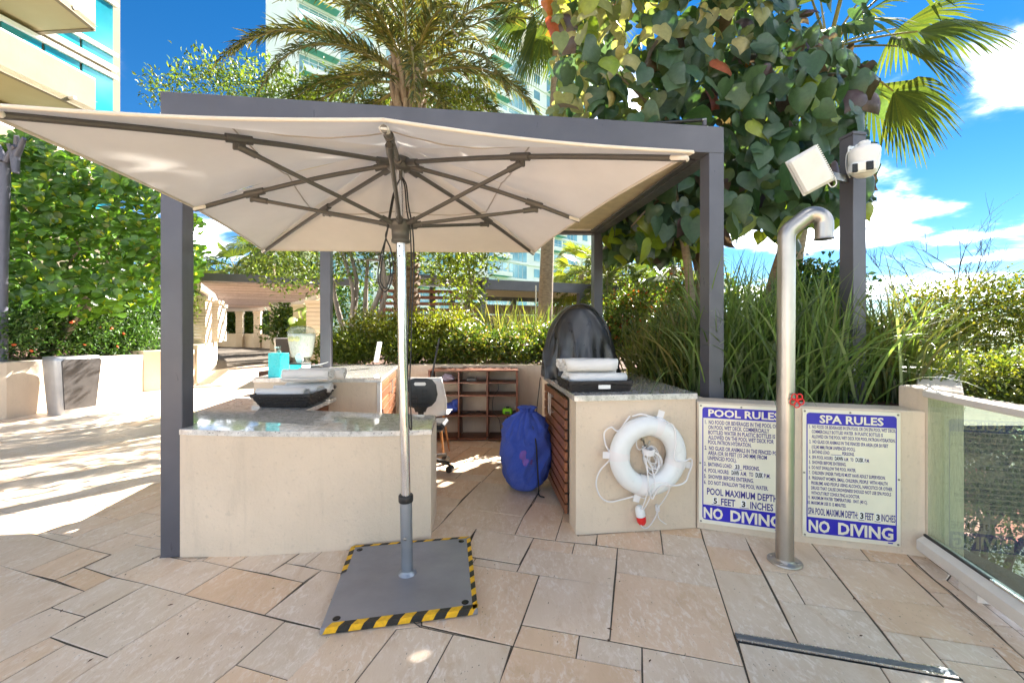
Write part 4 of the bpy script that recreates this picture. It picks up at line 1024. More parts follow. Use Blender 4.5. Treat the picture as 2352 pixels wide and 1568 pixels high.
# ------------------------------------------------------------------ towels and baskets
def towel(label, c, axis, length, R_, squash=.85, turns=2.6, group='rolled white towels', seed=0):
    axis = Vector(axis).normalized(); up = V3(0, 0, 1); sd = axis.cross(up).normalized(); up = sd.cross(axis)
    n_ = 64; th = R_ / (turns + .6) * .82; rr = random.Random(seed); ph = rr.uniform(0, 6.28)
    o = thing('rolled_towel', label, 'towel', tuple(Vector(c) - V3(0, 0, R_ * squash)), group)
    c = Vector(c); vs_ = []; fs_ = []
    segs = 6
    for k in range(segs + 1):
        ap = axis * (length * (k / segs - .5))
        for i in range(n_ + 1):
            s = i / n_; a = ph + s * turns * 2 * math.pi; r1 = th * .5 + (R_ - th * .5) * s; 
            wob = 1 + .035 * math.sin(a * 2 + k * 1.1 + seed) + .02 * math.sin(k * 2.3 + a * 5)
            jit = axis * (.010 * math.sin(a * 1.3 + seed) * (1 if k == segs else -1 if k == 0 else 0) )
            for r_ in (r1 * wob, (r1 - th * .78) * wob):
                vs_.append(c + ap + jit + sd * (r_ * math.cos(a)) + up * (r_ * math.sin(a) * squash))
    W = (n_ + 1) * 2
    for k in range(segs):
        for i in range(n_):
            a = k * W + i * 2; b = (k + 1) * W + i * 2
            fs_.append((a, a + 2, b + 2, b)); fs_.append((a + 1, b + 1, b + 3, a + 3))
        for i in (0, n_):
            a = k * W + i * 2; b = (k + 1) * W + i * 2; fs_.append((a, b, b + 1, a + 1))
    for i in range(n_):
        a = i * 2; fs_.append((a, a + 1, a + 3, a + 2)); a = segs * W + i * 2; fs_.append((a, a + 2, a + 3, a + 1))
    MB().add(vs_, fs_, True).build('roll', M['towel'], o)
    # the loose outer flap lying along the roll
    a = ph + turns * 2 * math.pi
    e = c + sd * (R_ * math.cos(a)) + up * (R_ * math.sin(a) * squash)
    MB().tube([e - axis * length * .49, e + axis * length * .49], .006, 6).build('hem_edge', M['towel'], o)
def basket(label, c, ux, uy, w, d, h, flare=.05, group='wicker towel baskets'):
    """open tray of woven strands, tapered to the bottom"""
    c = Vector(c); ux = Vector(ux).normalized(); uy = Vector(uy).normalized()
    t = thing('wicker_tray', label, 'basket', tuple(c), group)
    def loop(z, e, amp, ph, n_=96):
        hw = w / 2 - flare + e; hd_ = d / 2 - flare + e; out = []
        per = 4 * (hw + hd_); nn = n_
        for i in range(nn):
            s = per * i / nn
            if s < 2 * hw: x, y, nx, ny = -hw + s, -hd_, 0, -1
            elif s < 2 * hw + 2 * hd_: x, y, nx, ny = hw, -hd_ + (s - 2 * hw), 1, 0
            elif s < 4 * hw + 2 * hd_: x, y, nx, ny = hw - (s - 2 * hw - 2 * hd_), hd_, 0, 1
            else: x, y, nx, ny = -hw, hd_ - (s - 4 * hw - 2 * hd_), -1, 0
            q = amp * (1 if (i + ph) % 4 < 2 else -1)
            out.append(c + ux * (x + nx * q) + uy * (y + ny * q) + V3(0, 0, z))
        return out
    MB().obox(c + V3(0, 0, .005), ux, uy, (0, 0, 1), w / 2 - flare, d / 2 - flare, .004).build('base', M['wick'], t)
    rows = max(5, int(h / .0125))
    for k in range(rows):
        z = .008 + (h - .018) * k / (rows - 1)
        MB().tube(loop(z, flare * k / (rows - 1), .0035, (k % 2) * 2), .0062, 5, closed=True).build('strand', M['wick'], t)
    mb = MB(); lo = loop(.004, 0, 0, 0, 48); hi = loop(h, flare, 0, 0, 48)
    for a, b in zip(lo, hi): mb.tube([a, b], .003, 4)
    mb.build('stakes', M['wick'], t)
    for dz in (0, .009): MB().tube(loop(h + dz - .002, flare + .003, .002, int(dz * 200), 64), .0075, 6, closed=True).build('rim', M['wick'], t)
    return t
bx = V3(.998, .02, 0); by = V3(-.07, .997, 0)
zb = zs(-1.75, 3.4) + .001
basket('black wicker tray of white towels on the low front counter', (-1.745, 3.425, zb), bx, by, .43, .55, .092, .045)
TL = 'rolled white towel in the left tray, '
for k, (y, z, x, lab) in enumerate(((3.265, .085, -1.775, 'at the front of the bottom layer'), (3.395, .10, -1.725, 'in the middle of the bottom layer'), (3.525, .105, -1.69, 'at the back of the bottom layer'))):
    towel(TL + lab, (x, y, zb + z), bx, .36, .066, .8, seed=k)
towel(TL + 'front roll of the top pair', (-1.668, 3.44, zb + .222), bx, .39, .070, .85, seed=7)
towel(TL + 'back roll of the top pair', (-1.60, 3.572, zb + .225), bx, .37, .070, .85, seed=9)
bx = V3(.992, .123, 0); by = V3(-.123, .992, 0); zb = .901
tr = basket('dark wicker tray with label plate and towels on the right counter', (.585, 3.045, zb), bx, by, .44, .36, .062, .012)
MB().obox(V3(.585, 3.045, zb + .035) + V3(.0221, -.184, 0) + bx * .02, bx, by, (0, 0, 1), .042, .004, .0135, .002).build('label_plate', M['sticker'], tr)
TR = 'rolled white towel in the right tray, '
towel(TR + 'front roll of the bottom layer', (.60, 2.985, zb + .075), bx, .40, .062, .85, seed=3)
towel(TR + 'back roll of the bottom layer', (.57, 3.12, zb + .075), bx, .40, .062, .85, seed=5)
towel(TR + 'front roll of the top layer', (.565, 3.045, zb + .165), bx, .385, .060, .85, seed=6)
towel(TR + 'back roll of the top layer', (.535, 3.165, zb + .17), bx, .385, .060, .85, seed=8)
# ------------------------------------------------------------------ shelf unit and what lies on it
t = thing('shelf_unit', 'dark hardwood pigeonhole shelf standing against the back wall', 'shelf', (-.47, 5.28, 0))
X0, X1, YA, YB = -1.0, .062, 5.10, 5.44; ZS = (.03, .305, .515, .645, .785, .845)
for x in (X0, X1): MB().box(x - .012, x + .012, YA, YB, .0, .838, .002).build('side_panel', M['wood_dk'], t)
for x in (-.645, -.30): MB().box(x - .010, x + .010, YA + .004, YB, .036, .832, .002).build('divider', M['wood_dk'], t)
for z in (.02, .30, .545, .70): 
    for a, b in ((X0 + .012, -.655), (-.635, -.31), (-.29, X1 - .012)): MB().box(a, b, YA + .006, YB - .002, z - .008, z + .008, .0015).build('shelf_board', M['wood_dk'], t)
MB().box(X0 - .016, X1 + .016, YA - .008, YB, .8385, .856, .003).build('top_board', M['wood_dk'], t)
mb = MB(); rr = random.Random(8)
for k in range(46):
    x = rr.uniform(X0, X1); y = rr.uniform(5.14, 5.42); mb.obox((x, y, .862 + rr.uniform(0, .006)), (rr.uniform(-1, 1), rr.uniform(-1, 1), rr.uniform(-.2, .2)), (0, 0, 1), (0, 1, 0), .03, .003, .006)
tag(mb.build('leaf_litter', M['soil']), 'dry leaf litter scattered along the shelf top', 'litter', kind='stuff')
def blob(c, rx, ry, rz, amp, freq, seed, nu=22, nv=14, power=1.0):
    vs_ = []; fs_ = []; r_ = np.random.default_rng(seed); K = r_.normal(size=(6, 3)) * freq; Ph = r_.uniform(0, 6.28, 6)
    for i in range(nv + 1):
        th = math.pi * i / nv
        for j in range(nu):
            a = 2 * math.pi * j / nu; d_ = np.array([math.sin(th) * math.cos(a), math.sin(th) * math.sin(a), math.cos(th)])
            s = 1 + amp * sum(math.sin(float(K[k] @ d_) + Ph[k]) for k in range(6)) / 3
            vs_.append((c[0] + d_[0] * rx * s, c[1] + d_[1] * ry * s, c[2] + d_[2] * rz * s))
    for i in range(nv):
        for j in range(nu):
            j2 = (j + 1) % nu; fs_.append((i * nu + j, (i + 1) * nu + j, (i + 1) * nu + j2, i * nu + j2))
    return MB().add(vs_, fs_, True)
t = thing('folded_bag', 'crumpled blue nylon bag on the lower left shelf', 'bag', (-.83, 5.25, .31))
blob((-.80, 5.25, .375), .14, .10, .062, .22, 3.0, 3).build('body', M['bluebag'], t)
blob((-.70, 5.22, .41), .05, .05, .075, .2, 3.0, 5).build('neck', M['bluebag'], t)
tag(blob((-.79, 5.22, .748), .075, .06, .042, .3, 4.0, 11).build('crumpled_cloth', M['cloth_lil']), 'crumpled white and lilac cloth on the upper left shelf', 'cloth')
t = thing('battery_charger', 'lime green battery charger on the right lower shelf', 'charger', (-.07, 5.2, .308))
MB().obox((-.055, 5.2, .345), (1, 0, 0), (0, 1, 0), (0, 0, 1), .062, .055, .037, .018).build('case', M['green_p'], t)
MB().obox((-.055, 5.19, .386), (1, 0, 0), (0, 1, 0), (0, 0, 1), .02, .03, .008, .003).build('slot', M['blk'], t)
MB().obox((-.055, 5.1445, .335), (1, 0, 0), (0, 1, 0), (0, 0, 1), .028, .002, .010).build('badge', M['blk'], t)
t = thing('radio_box', 'small black electronic box on the upper middle shelf', 'electronics', (-.50, 5.2, .708))
MB().obox((-.50, 5.2, .732), (1, 0, 0), (0, 1, 0), (0, 0, 1), .058, .04, .022, .005).build('case', M['blk'], t)
MB().obox((-.44, 5.17, .738), (1, 0, 0), (0, 1, 0), (0, 0, 1), .003, .01, .03).build('fin', M['blk'], t)
t = thing('glass_bulb', 'small clear bulb lying on the upper left shelf beside the cloth', 'bulb', (-.93, 5.2, .708))
MB().lathe([(0, 0), (.013, .004), (.015, .03), (.028, .055), (.03, .075), (.02, .10), (0, .108)], (-.975, 5.2, .738), 16, (1, .15, 0)).build('bulb', M['acryl'], t)
MB().lathe([(0, -.001), (.014, 0), (.014, .028), (0, .029)], (-.985, 5.199, .7385), 12, (1, .15, 0)).build('cap', M['blk'], t)
def cable(label, pts, r=.004, mat='rubber'):
    return tag(MB().tube(spline(pts, 8), r, 6).build('cable', M[mat]), label, 'cable')
cable('thin black lead hanging from the electronic box in the middle of the shelf', [P(1143, 876, 5.15), P(1145, 893, 5.05), P(1137, 905, 5.05), P(1132, 918, 5.06), P(1133, 945, 5.06), P(1146, 962, 5.08), P(1150, 985, 5.09), P(1152, 990, 5.2)], .003)
cable('tangled black cable heap on the lower middle shelf', [V3(-.62, 5.2, .312), V3(-.52, 5.22, .325), V3(-.45, 5.16, .335), V3(-.40, 5.2, .34), V3(-.44, 5.24, .328), V3(-.36, 5.18, .33), V3(-.32, 5.2, .315)], .007)
cable('black cable drooping from the shelf to the floor by the blue bag', [P(1165, 955, 5.08), P(1168, 975, 5.06), P(1180, 990, 5.0), P(1195, 1003, 4.95), P(1220, 1012, 4.8), V3(.30, 4.6, .012)], .006)
cable('black power cord climbing from the blue bag to the covered appliance', [P(1231, 965, 3.9), P(1234, 930, 4.25), P(1238, 895, 4.35), P(1242, 866, 4.32), P(1252, 853, 4.25), P(1270, 849, 4.1)], .005)

# ------------------------------------------------------------------ laundry bag
t = thing('laundry_bag', 'tall blue nylon laundry bag tied with black cord on the booth floor', 'bag', (.105, 3.5, 0))
prof = [(0, .004), (.05, .005), (.11, .02), (.150, .055), (.172, .10), (.184, .15), (.192, .20), (.197, .26), (.199, .32), (.199, .38), (.196, .43), (.190, .48), (.176, .53), (.150, .575), (.11, .612), (.075, .638), (.05, .650), (.06, .668), (.075, .682), (.05, .692), (.0, .680)]
vs_ = []; fs_ = []; n_ = 120; bc = V3(.105, 3.52, .002)
pf_ = []
for (ra, za), (rb3, zb3) in zip(prof[:-1], prof[1:]):
    for k in range(3): pf_.append((ra + (rb3 - ra) * k / 3, za + (zb3 - za) * k / 3))
pf_.append(prof[-1])
for i, (r_, z) in enumerate(pf_):
    for j in range(n_):
        a = 2 * math.pi * j / n_; top = max(0, (z - .4) / .25)
        s = 1 + .07 * math.sin(3 * a + z * 9) + .05 * math.sin(5 * a - z * 14 + 1) + .085 * (1 - abs(math.sin(4 * a + z * 11 + 2 * math.sin(3 * z * 4)))) ** 2 * (1 if z > .03 else 0) + min(1.3, top) * (.11 * math.sin(13 * a + 2 * math.sin(3 * a)) + .04 * math.sin(23 * a + 3 * math.sin(2 * a))) + .012 * math.sin(z * 60 + 4 * math.sin(2 * a)) + .045 * (1 - abs(math.sin(z * 21 + 3.5 * math.sin(a * 2) + 1.5 * a))) ** 3 * (1 if z > .02 else 0)
        lean = .02 * (z / .6)
        vs_.append((bc.x + r_ * s * math.cos(a) * .98 + lean, bc.y + r_ * s * math.sin(a) * .9, bc.z + z))
for i in range(len(pf_) - 1):
    for j in range(n_):
        j2 = (j + 1) % n_; fs_.append((i * n_ + j, i * n_ + j2, (i + 1) * n_ + j2, (i + 1) * n_ + j))
MB().add(vs_, fs_, True).build('sack', M['bluebag'], t)
MB().tube([bc + V3(.02 + .052 * math.cos(a), .05 * math.sin(a), .637) for a in [2 * math.pi * i / 20 for i in range(20)]], .006, 6, closed=True).build('tie', M['rubber'], t)
MB().tube(spline([bc + V3(.03, -.05, .64), bc + V3(.06, -.14, .55), bc + V3(.085, -.180, .42), bc + V3(.095, -.185, .25), bc + V3(.105, -.178, .10), bc + V3(.11, -.16, .012), bc + V3(.15, -.19, .006)], 8), .006, 6).build('draw_cord', M['rubber'], t)
def on_bag(a, z, off=.003):
    i = max(k for k in range(len(prof) - 1) if prof[k][1] <= z); f = (z - prof[i][1]) / (prof[i + 1][1] - prof[i][1] + 1e-9); r_ = prof[i][0] * (1 - f) + prof[i + 1][0] * f
    s = 1 + .07 * math.sin(3 * a + z * 9) + .05 * math.sin(5 * a - z * 14 + 1) + .085 * (1 - abs(math.sin(4 * a + z * 11 + 2 * math.sin(3 * z * 4)))) ** 2 + .045 * (1 - abs(math.sin(z * 21 + 3.5 * math.sin(a * 2) + 1.5 * a))) ** 3; r_ = r_ * s + off
    return bc + V3(r_ * math.cos(a) * .98 + .02 * z / .6, r_ * math.sin(a) * .9, z)
for (a0, z0, da, dz, sd) in ((-1.72, .33, .16, .05, 1), (-1.62, .285, .13, .035, 2), (-1.38, .28, .08, .028, 3)):
    rr = random.Random(sd); pts = []
    for k in range(12):
        b_ = 2 * math.pi * k / 12; q = rr.uniform(.65, 1.1); pts.append(on_bag(a0 + da * q * math.cos(b_), z0 + dz * q * math.sin(b_), .006))
    ctr = on_bag(a0, z0, .008)
    MB().add(pts + [ctr], [(k, (k + 1) % 12, 12) for k in range(12)]).build('faded_patch', M['pinkmark'], t)

# ------------------------------------------------------------------ covered appliance
t = thing('covered_appliance', 'domed black fabric cover over an appliance on the right counter', 'cover', (.62, 3.78, .9))
vs_ = []; fs_ = []; nu_, nv_ = 110, 34
ca = V3(.60, 3.80, .902)
for i in range(nv_ + 1):
    v = i / nv_; z = .66 * (1 - v)
    w = .285 * math.sqrt(max(0, 1 - (max(0, z - .30) / .362) ** 2.0)) if z > .30 else .285 + .03 * math.sin((.30 - z) / .30 * math.pi * .8)
    for j in range(nu_):
        a = 2 * math.pi * j / nu_; low = max(0, 1 - z / .5)
        s = 1 + low * .26 * (1 - abs(math.sin(4.5 * a + z * 3 + math.sin(3 * a)))) ** 2 + low * (.07 * math.sin(9 * a + z * 5 + 1.5 * math.sin(2 * a)) + .05 * math.sin(17 * a - z * 7 + 1)) + .02 * math.sin(5 * a + z * 14)
        hem = -.02 * math.sin(4 * a) * (1 if i == nv_ else 0)
        vs_.append((ca.x + w * s * math.cos(a) * 1.0, ca.y + (.16 + .06 * low) * s * math.sin(a) * (w / .30) ** .35 * (1 if z < .64 else .6), ca.z + max(.004, z + hem)))
for i in range(nv_):
    for j in range(nu_):
        j2 = (j + 1) % nu_; fs_.append((i * nu_ + j, (i + 1) * nu_ + j, (i + 1) * nu_ + j2, i * nu_ + j2))
fs_.append(tuple(range(nu_)))
MB().add(vs_, fs_, True).build('cover_cloth', M['cover'], t)
mb = MB()
for sgn in (-1,):
    arc = []
    for k in range(25):
        an = math.pi * k / 24; z = .655 * math.sin(an) ** .8; w = .292 * math.cos(an) * (1.0 if True else 1)
        arc.append(ca + V3(w, -.115 + .05 * (1 - math.sin(an)), z if z > .02 else .02))
    mb.tube(arc, .006, 6)
mb.build('piping', M['cover'], t)

# ------------------------------------------------------------------ chairs
t = thing('office_chair', 'black swivel chair backrest with slot handle behind the front counter', 'chair', (-.80, 3.85, 0))
bcn = V3(-.825, 3.80, .745)
vs_ = []; fs_ = []; outl = [(-.135, -.10), (-.15, .0), (-.135, .09), (-.10, .135), (-.05, .15), (.05, .15), (.10, .135), (.135, .09), (.15, .0), (.135, -.06), (.10, -.10), (.06, -.115), (.045, -.155), (-.045, -.155), (-.06, -.115), (-.10, -.11)]
mb = MB(); hole = [(-.045, .085), (-.055, .10), (-.045, .115), (.045, .115), (.055, .10), (.045, .085)]
def bk(x, z, y): return bcn + V3(x, y + .9 * x * x, z)
L0 = len(outl)
ring = [(.62 * x, .62 * z) for x, z in outl]
ptsF = [bk(x, z, 0) for x, z in outl] + [bk(x, z, -.012) for x, z in ring]; ptsB = [bk(x, z, .022) for x, z in outl]
mb.add(ptsF, [(i, (i + 1) % L0, L0 + (i + 1) % L0, L0 + i) for i in range(L0)] + [tuple(range(L0, 2 * L0))], True)
mb.add(ptsF[:L0] + ptsB, [(i, L0 + i, L0 + (i + 1) % L0, (i + 1) % L0) for i in range(L0)] + [tuple(range(L0, 2 * L0))[::-1]])
br_ = mb.build('backrest', M['blk'], t)
MB().add([bk(x, z, -.016) for x, z in hole], [tuple(range(6))]).build('handle_slot', M['wht'], br_)
for r_ in range(4):
    for c_ in range(3): MB().obox(bk(-.05 + .05 * c_, .035 - .045 * r_, -.014), (1, 0, 0), (0, 1, 0), (0, 0, 1), .019, .003, .015, .002).build('ridge', M['blk'], br_)
MB().bar(bcn + V3(0, .02, -.14), bcn + V3(0, .06, -.32), .05, .014).build('back_stem', M['blk'], t)
MB().obox((-.83, 4.02, .43), (1, 0, 0), (0, 1, 0), (0, 0, 1), .2, .19, .03, .02).build('seat', M['blk'], t)
MB().tube([(-.83, 4.02, .12), (-.83, 4.02, .40)], .025, 12).build('gas_lift', M['blk'], t)
for k in range(5):
    a = math.radians(72 * k - 20); e_ = V3(-.83 + .27 * math.cos(a), 4.02 + .27 * math.sin(a), .085)
    if e_.y < 3.9 and e_.x > -.7: e_ = e_
    lg = MB().bar((-.83, 4.02, .13), e_, .035, .025).build('base_leg', M['blk'], t)
    cs = MB().tube([e_ + V3(0, 0, -.045) + V3(-math.sin(a), math.cos(a), 0) * .028, e_ + V3(0, 0, -.045) - V3(-math.sin(a), math.cos(a), 0) * .028], .032, 14); cs.build('caster', M['blk'], lg)
t = thing('shell_chair', 'white plastic shell chair with wooden legs behind the black backrest', 'chair', (-.84, 4.45, 0))
vs_ = []; fs_ = []; n1, n2 = 16, 12; sc_ = V3(-.88, 4.30, 0)
for i in range(n1 + 1):
    v = i / n1
    if v < .5: s = v / .5; py, pz = .40 - .40 * s, .445 - .02 * math.sin(math.pi * s)
    else: s = (v - .5) / .5; py, pz = -.0 - .10 * s, .445 + .41 * s ** 1.15
    for j in range(n2 + 1):
        q = j / n2 * 2 - 1; w = .215 - .05 * max(0, v - .75) * 4 * .8
        cup = .05 * q * q * (1 if v > .1 else v * 10)
        vs_.append(sc_ + V3(q * w, py + (cup * .9 if v > .5 else 0), pz + (cup * .5 if v <= .5 else 0)))
for i in range(n1):
    for j in range(n2): a = i * (n2 + 1) + j; fs_.append((a, a + 1, a + n2 + 2, a + n2 + 1))
o = MB().add(vs_, fs_, True).build('shell', M['wht'], t)
md = o.modifiers.new('thickness', 'SOLIDIFY'); md.thickness = .012
for sx_, sy_ in ((-1, 0), (1, 0), (-1, 1), (1, 1)):
    a = sc_ + V3(sx_ * .13, .06 + .24 * sy_, .425); b = sc_ + V3(sx_ * .19, .0 + .36 * sy_, .002); MB().tube([a, b], [.016, .009], 10).build('leg', M['orangewood'], t)
tag(MB().tube([P(1009, 776, 5.05), P(991, 868, 4.98), V3(-1.02, 4.9, .012)], .011, 10).build('broom_handle', M['blk']), 'thin black pole leaning against the back wall by the shelf', 'pole')

# ------------------------------------------------------------------ things on the back counter
zc = .901
t = thing('water_dispenser', 'large clear drink dispenser of lemon water on the back counter', 'dispenser', (-2.42, 4.86, zc))
dc = V3(-2.42, 4.86, zc)
MB().lathe([(.095, 0), (.085, .02), (.08, .11), (.10, .122)], dc, 28).build('stand', M['acryl'], t)
MB().lathe([(.0, .125), (.10, .125), (.112, .16), (.132, .28), (.143, .36), (.140, .392), (0, .393)], dc, 28).build('lemon_water', M['water'], t)
MB().lathe([(.108, .124), (.118, .16), (.138, .28), (.150, .36), (.150, .41), (.135, .45), (.09, .478), (0, .485)], dc, 28).build('jar', M['acryl'], t)
for k, a in enumerate((-2.15, -1.85, -1.45)):
    c = dc + V3(.1395 * math.cos(a), .1395 * math.sin(a), .335); nrm = V3(math.cos(a), math.sin(a), 0)
    MB().lathe([(.030, 0), (.030, .004), (.026, .0055), (0, .0055)], c, 16, nrm).build('lemon_slice', M['lemon'], t)
MB().tube([dc + V3(-.09, -.06, .15), dc + V3(-.14, -.10, .15)], .012, 10).build('spigot', M['steel'], t)
MB().tube([dc + V3(-.14, -.10, .15), dc + V3(-.15, -.105, .20)], .009, 8).build('spigot_lever', M['blk'], t)
t = thing('soap_box', 'bright cyan pump bottle box at the corner of the back counter', 'soap dispenser', (-2.13, 3.86, zc))
r_ = math.radians(-14); cx_ = V3(math.cos(r_), math.sin(r_), 0); cy_ = V3(-math.sin(r_), math.cos(r_), 0)
cb = V3(-2.155, 3.90, zc)
MB().obox(cb + V3(0, 0, .108), cx_, cy_, (0, 0, 1), .068, .052, .108, .002).build('case', M['cyan'], t)
MB().lathe([(.018, .216), (.018, .235), (.010, .237), (.007, .262), (.014, .264), (.014, .276), (.0, .278)], cb + cx_ * .005, 14).build('pump', M['acryl'], t)
MB().tube([cb + V3(0, 0, .271), cb + cx_ * -.042 + V3(0, 0, .268)], .006, 8).build('pump_nozzle', M['wht'], t)
t = thing('tissue_box', 'teal and white tissue box with black lid beside the cyan box', 'tissue box', (-2.0, 4.13, zc))
cb = V3(-2.085, 4.16, zc)
MB().obox(cb + V3(0, 0, .046), cx_, cy_, (0, 0, 1), .066, .066, .046, .002).build('box', M['cyan'], t)
MB().obox(cb + cx_ * .0675 + V3(0, 0, .046), cx_, cy_, (0, 0, 1), .001, .060, .042).build('label_panel', M['wht'], t)
MB().obox(cb + V3(0, 0, .1005), cx_, cy_, (0, 0, 1), .070, .070, .008, .002).build('lid', M['blk'], t)
blob(cb + V3(-.01, 0, .145), .035, .012, .045, .3, 4, 2, 14, 9).build('tissue', M['towel'], t)
t = thing('small_basket', 'small black basket of sundries in front of the water dispenser', 'basket', (-2.1, 4.5, zc))
cb = V3(-2.14, 4.52, zc)
for k in range(4): MB().tube([cb + V3(.09 * math.cos(a) * (1 + .05 * k), .06 * math.sin(a) * (1 + .05 * k), .007 + .013 * k) for a in [2 * math.pi * i / 24 for i in range(24)]], .008, 6, closed=True).build('strand', M['wick'], t)
MB().lathe([(0, 0), (.085, .001), (.085, .004)], cb, 20, sy=.65).build('base', M['wick'], t)
for k in range(4): MB().bar(cb + V3(-.05 + .03 * k, -.02, .045), cb + V3(.10 + .02 * k, .03, .07 + .006 * k), .012, .004).build('sachet', M['wht'], t)
o = MB().obox(P(1000 / 1.2755 * 1.0 + 84, 808, 4.85), V3(.25, .1, .97).cross(V3(0, 1, 0)), V3(0, 1, 0), V3(.18, 0, .98), .010, .06, .115, .001).build('acrylic_holder', M['wht'])
tag(o, 'leaning thin white card holder seen edge on at the back counter', 'card holder')

mb = MB(); rr = random.Random(19)
for k in range(26):                                       # a few dry leaf scraps blown onto the paving
    x = rr.uniform(-2.6, 2.0); y = rr.uniform(1.62, 2.4) + (0 if abs(x) < 1.9 else .1); a = rr.uniform(0, 6.28); l = rr.uniform(.006, .016)
    if -1.0 < x < -.1 and y > 1.7: continue
    d_ = V3(math.cos(a), math.sin(a), 0); n2 = V3(-d_.y, d_.x, 0); c = V3(x, y, .0035)
    mb.add([c - d_ * l, c + n2 * l * .35 + V3(0, 0, .003), c + d_ * l + V3(0, 0, .002), c - n2 * l * .35 + V3(0, 0, .001)], [(0, 3, 2, 1)])
tag(mb.build('dry_leaf_scraps', M['soil']), 'tiny dry leaf scraps blown over the foreground paving', 'litter', kind='stuff')
# ------------------------------------------------------------------ foliage builders
def unit(a): return a / (np.linalg.norm(a, axis=-1, keepdims=True) + 1e-9)
def leaf_cards(pos, dirs, nrm, length, width, tint, mat, name, fold=.25, droop=.12):
    """one folded four-triangle blade per point: pos base, dirs towards the tip, nrm facing"""
    n = len(pos); dirs = unit(dirs); side = unit(np.cross(dirs, nrm)); nn = np.cross(side, dirs)
    L = np.asarray(length).reshape(-1, 1) * np.ones((n, 1)); W = np.asarray(width).reshape(-1, 1) * np.ones((n, 1))
    b = pos; m = pos + dirs * L * .5 - nn * L * .0; tip = pos + dirs * L - nn * L * droop
    l = pos + dirs * L * .48 + side * W * .5 + nn * W * fold; r = pos + dirs * L * .48 - side * W * .5 + nn * W * fold
    v = np.stack([b, l, tip, r, m], 1).reshape(-1, 3); base = (np.arange(n) * 5)[:, None]
    f = np.concatenate([base + np.array([[0, 4, 1]]), base + np.array([[1, 4, 2]]), base + np.array([[0, 3, 4]]), base + np.array([[3, 2, 4]])], 0)
    t4 = np.concatenate([tint] * 4, 0)
    return mesh_np(name, v, f, mat, tint=t4)
def tints(n, rng, cols, wts=None, jit=.18):
    c = np.array(cols)[rng.choice(len(cols), n, p=None if wts is None else np.array(wts) / sum(wts))]
    return np.clip(c * (1 + jit * rng.normal(size=(n, 1))) , .004, .9)
def shell_points(blobs, n, rng, shell=.45):
    """points in the outer part of a union of ellipsoids (cx,cy,cz,rx,ry,rz); returns points and outward normals"""
    blobs = np.array(blobs, float); vol = (blobs[:, 3] * blobs[:, 4] * blobs[:, 5]) ** .72; k = rng.choice(len(blobs), n, p=vol / vol.sum())
    d = unit(rng.normal(size=(n, 3))); r = 1 - shell * rng.random((n, 1)) ** 1.4
    p = blobs[k, :3] + d * r * blobs[k, 3:6]
    return p, unit(d / blobs[k, 3:6])
def crown(blobs, n, rng, ln, wd, cols, wts, mat, name, shell=.5, up=.35, clump=5):
    """leaf clumps: each sampled point carries a little spray of leaves"""
    p, nr = shell_points(blobs, n // clump, rng, shell)
    p = np.repeat(p, clump, 0) + rng.normal(size=(len(p) * clump, 3)) * ln * .9; nr = np.repeat(nr, clump, 0)
    m = len(p); d = unit(nr * .7 + rng.normal(size=(m, 3)) * .75 + np.array([0, 0, up])); nn = unit(rng.normal(size=(m, 3)) * .6 + np.array([0, -.2, .8]))
    return leaf_cards(p, d, nn, ln * rng.uniform(.65, 1.3, m), wd * rng.uniform(.7, 1.25, m), tints(m, rng, cols, wts), mat, name)
def limbs(base, tips, r0, seed, mat, name, parent, nseg=6, wob=.10):
    rr = random.Random(seed); base = Vector(base)
    for tp in tips:
        tp = Vector(tp); pts = []; rad = []; L = (tp - base).length
        for k in range(nseg + 1):
            s = k / nseg; q = base.lerp(tp, s); w = wob * L * math.sin(math.pi * s) * .5
            pts.append(q + V3(rr.uniform(-w, w), rr.uniform(-w, w), rr.uniform(-w, w) * .4 + .05 * L * math.sin(math.pi * s))); rad.append(r0 * (1 - .78 * s))
        MB().tube(pts, rad, 8).build(name, mat, parent)
def branches(base, dirn, length, r, depth, rr, mb, spread=.55, kids=3, curl=.25):
    """bare twig tree"""
    pts = [Vector(base)]; d = Vector(dirn).normalized(); rad = [r]
    for k in range(5):
        d = (d + V3(rr.uniform(-1, 1), rr.uniform(-1, 1), rr.uniform(-.5, 1)) * curl * .45).normalized(); pts.append(pts[-1] + d * length / 5); rad.append(r * (1 - .13 * (k + 1)))
    mb.tube(pts, rad, 5, cap=False)
    if depth > 0:
        for _ in range(kids):
            q = rr.choice(pts[2:]); nd_ = (d + V3(rr.uniform(-1, 1), rr.uniform(-1, 1), rr.uniform(-.6, 1)) * spread * 1.5).normalized()
            branches(q, nd_, length * rr.uniform(.5, .75), r * .5, depth - 1, rr, mb, spread, kids, curl)
def seat(o, par): return link(o, par)

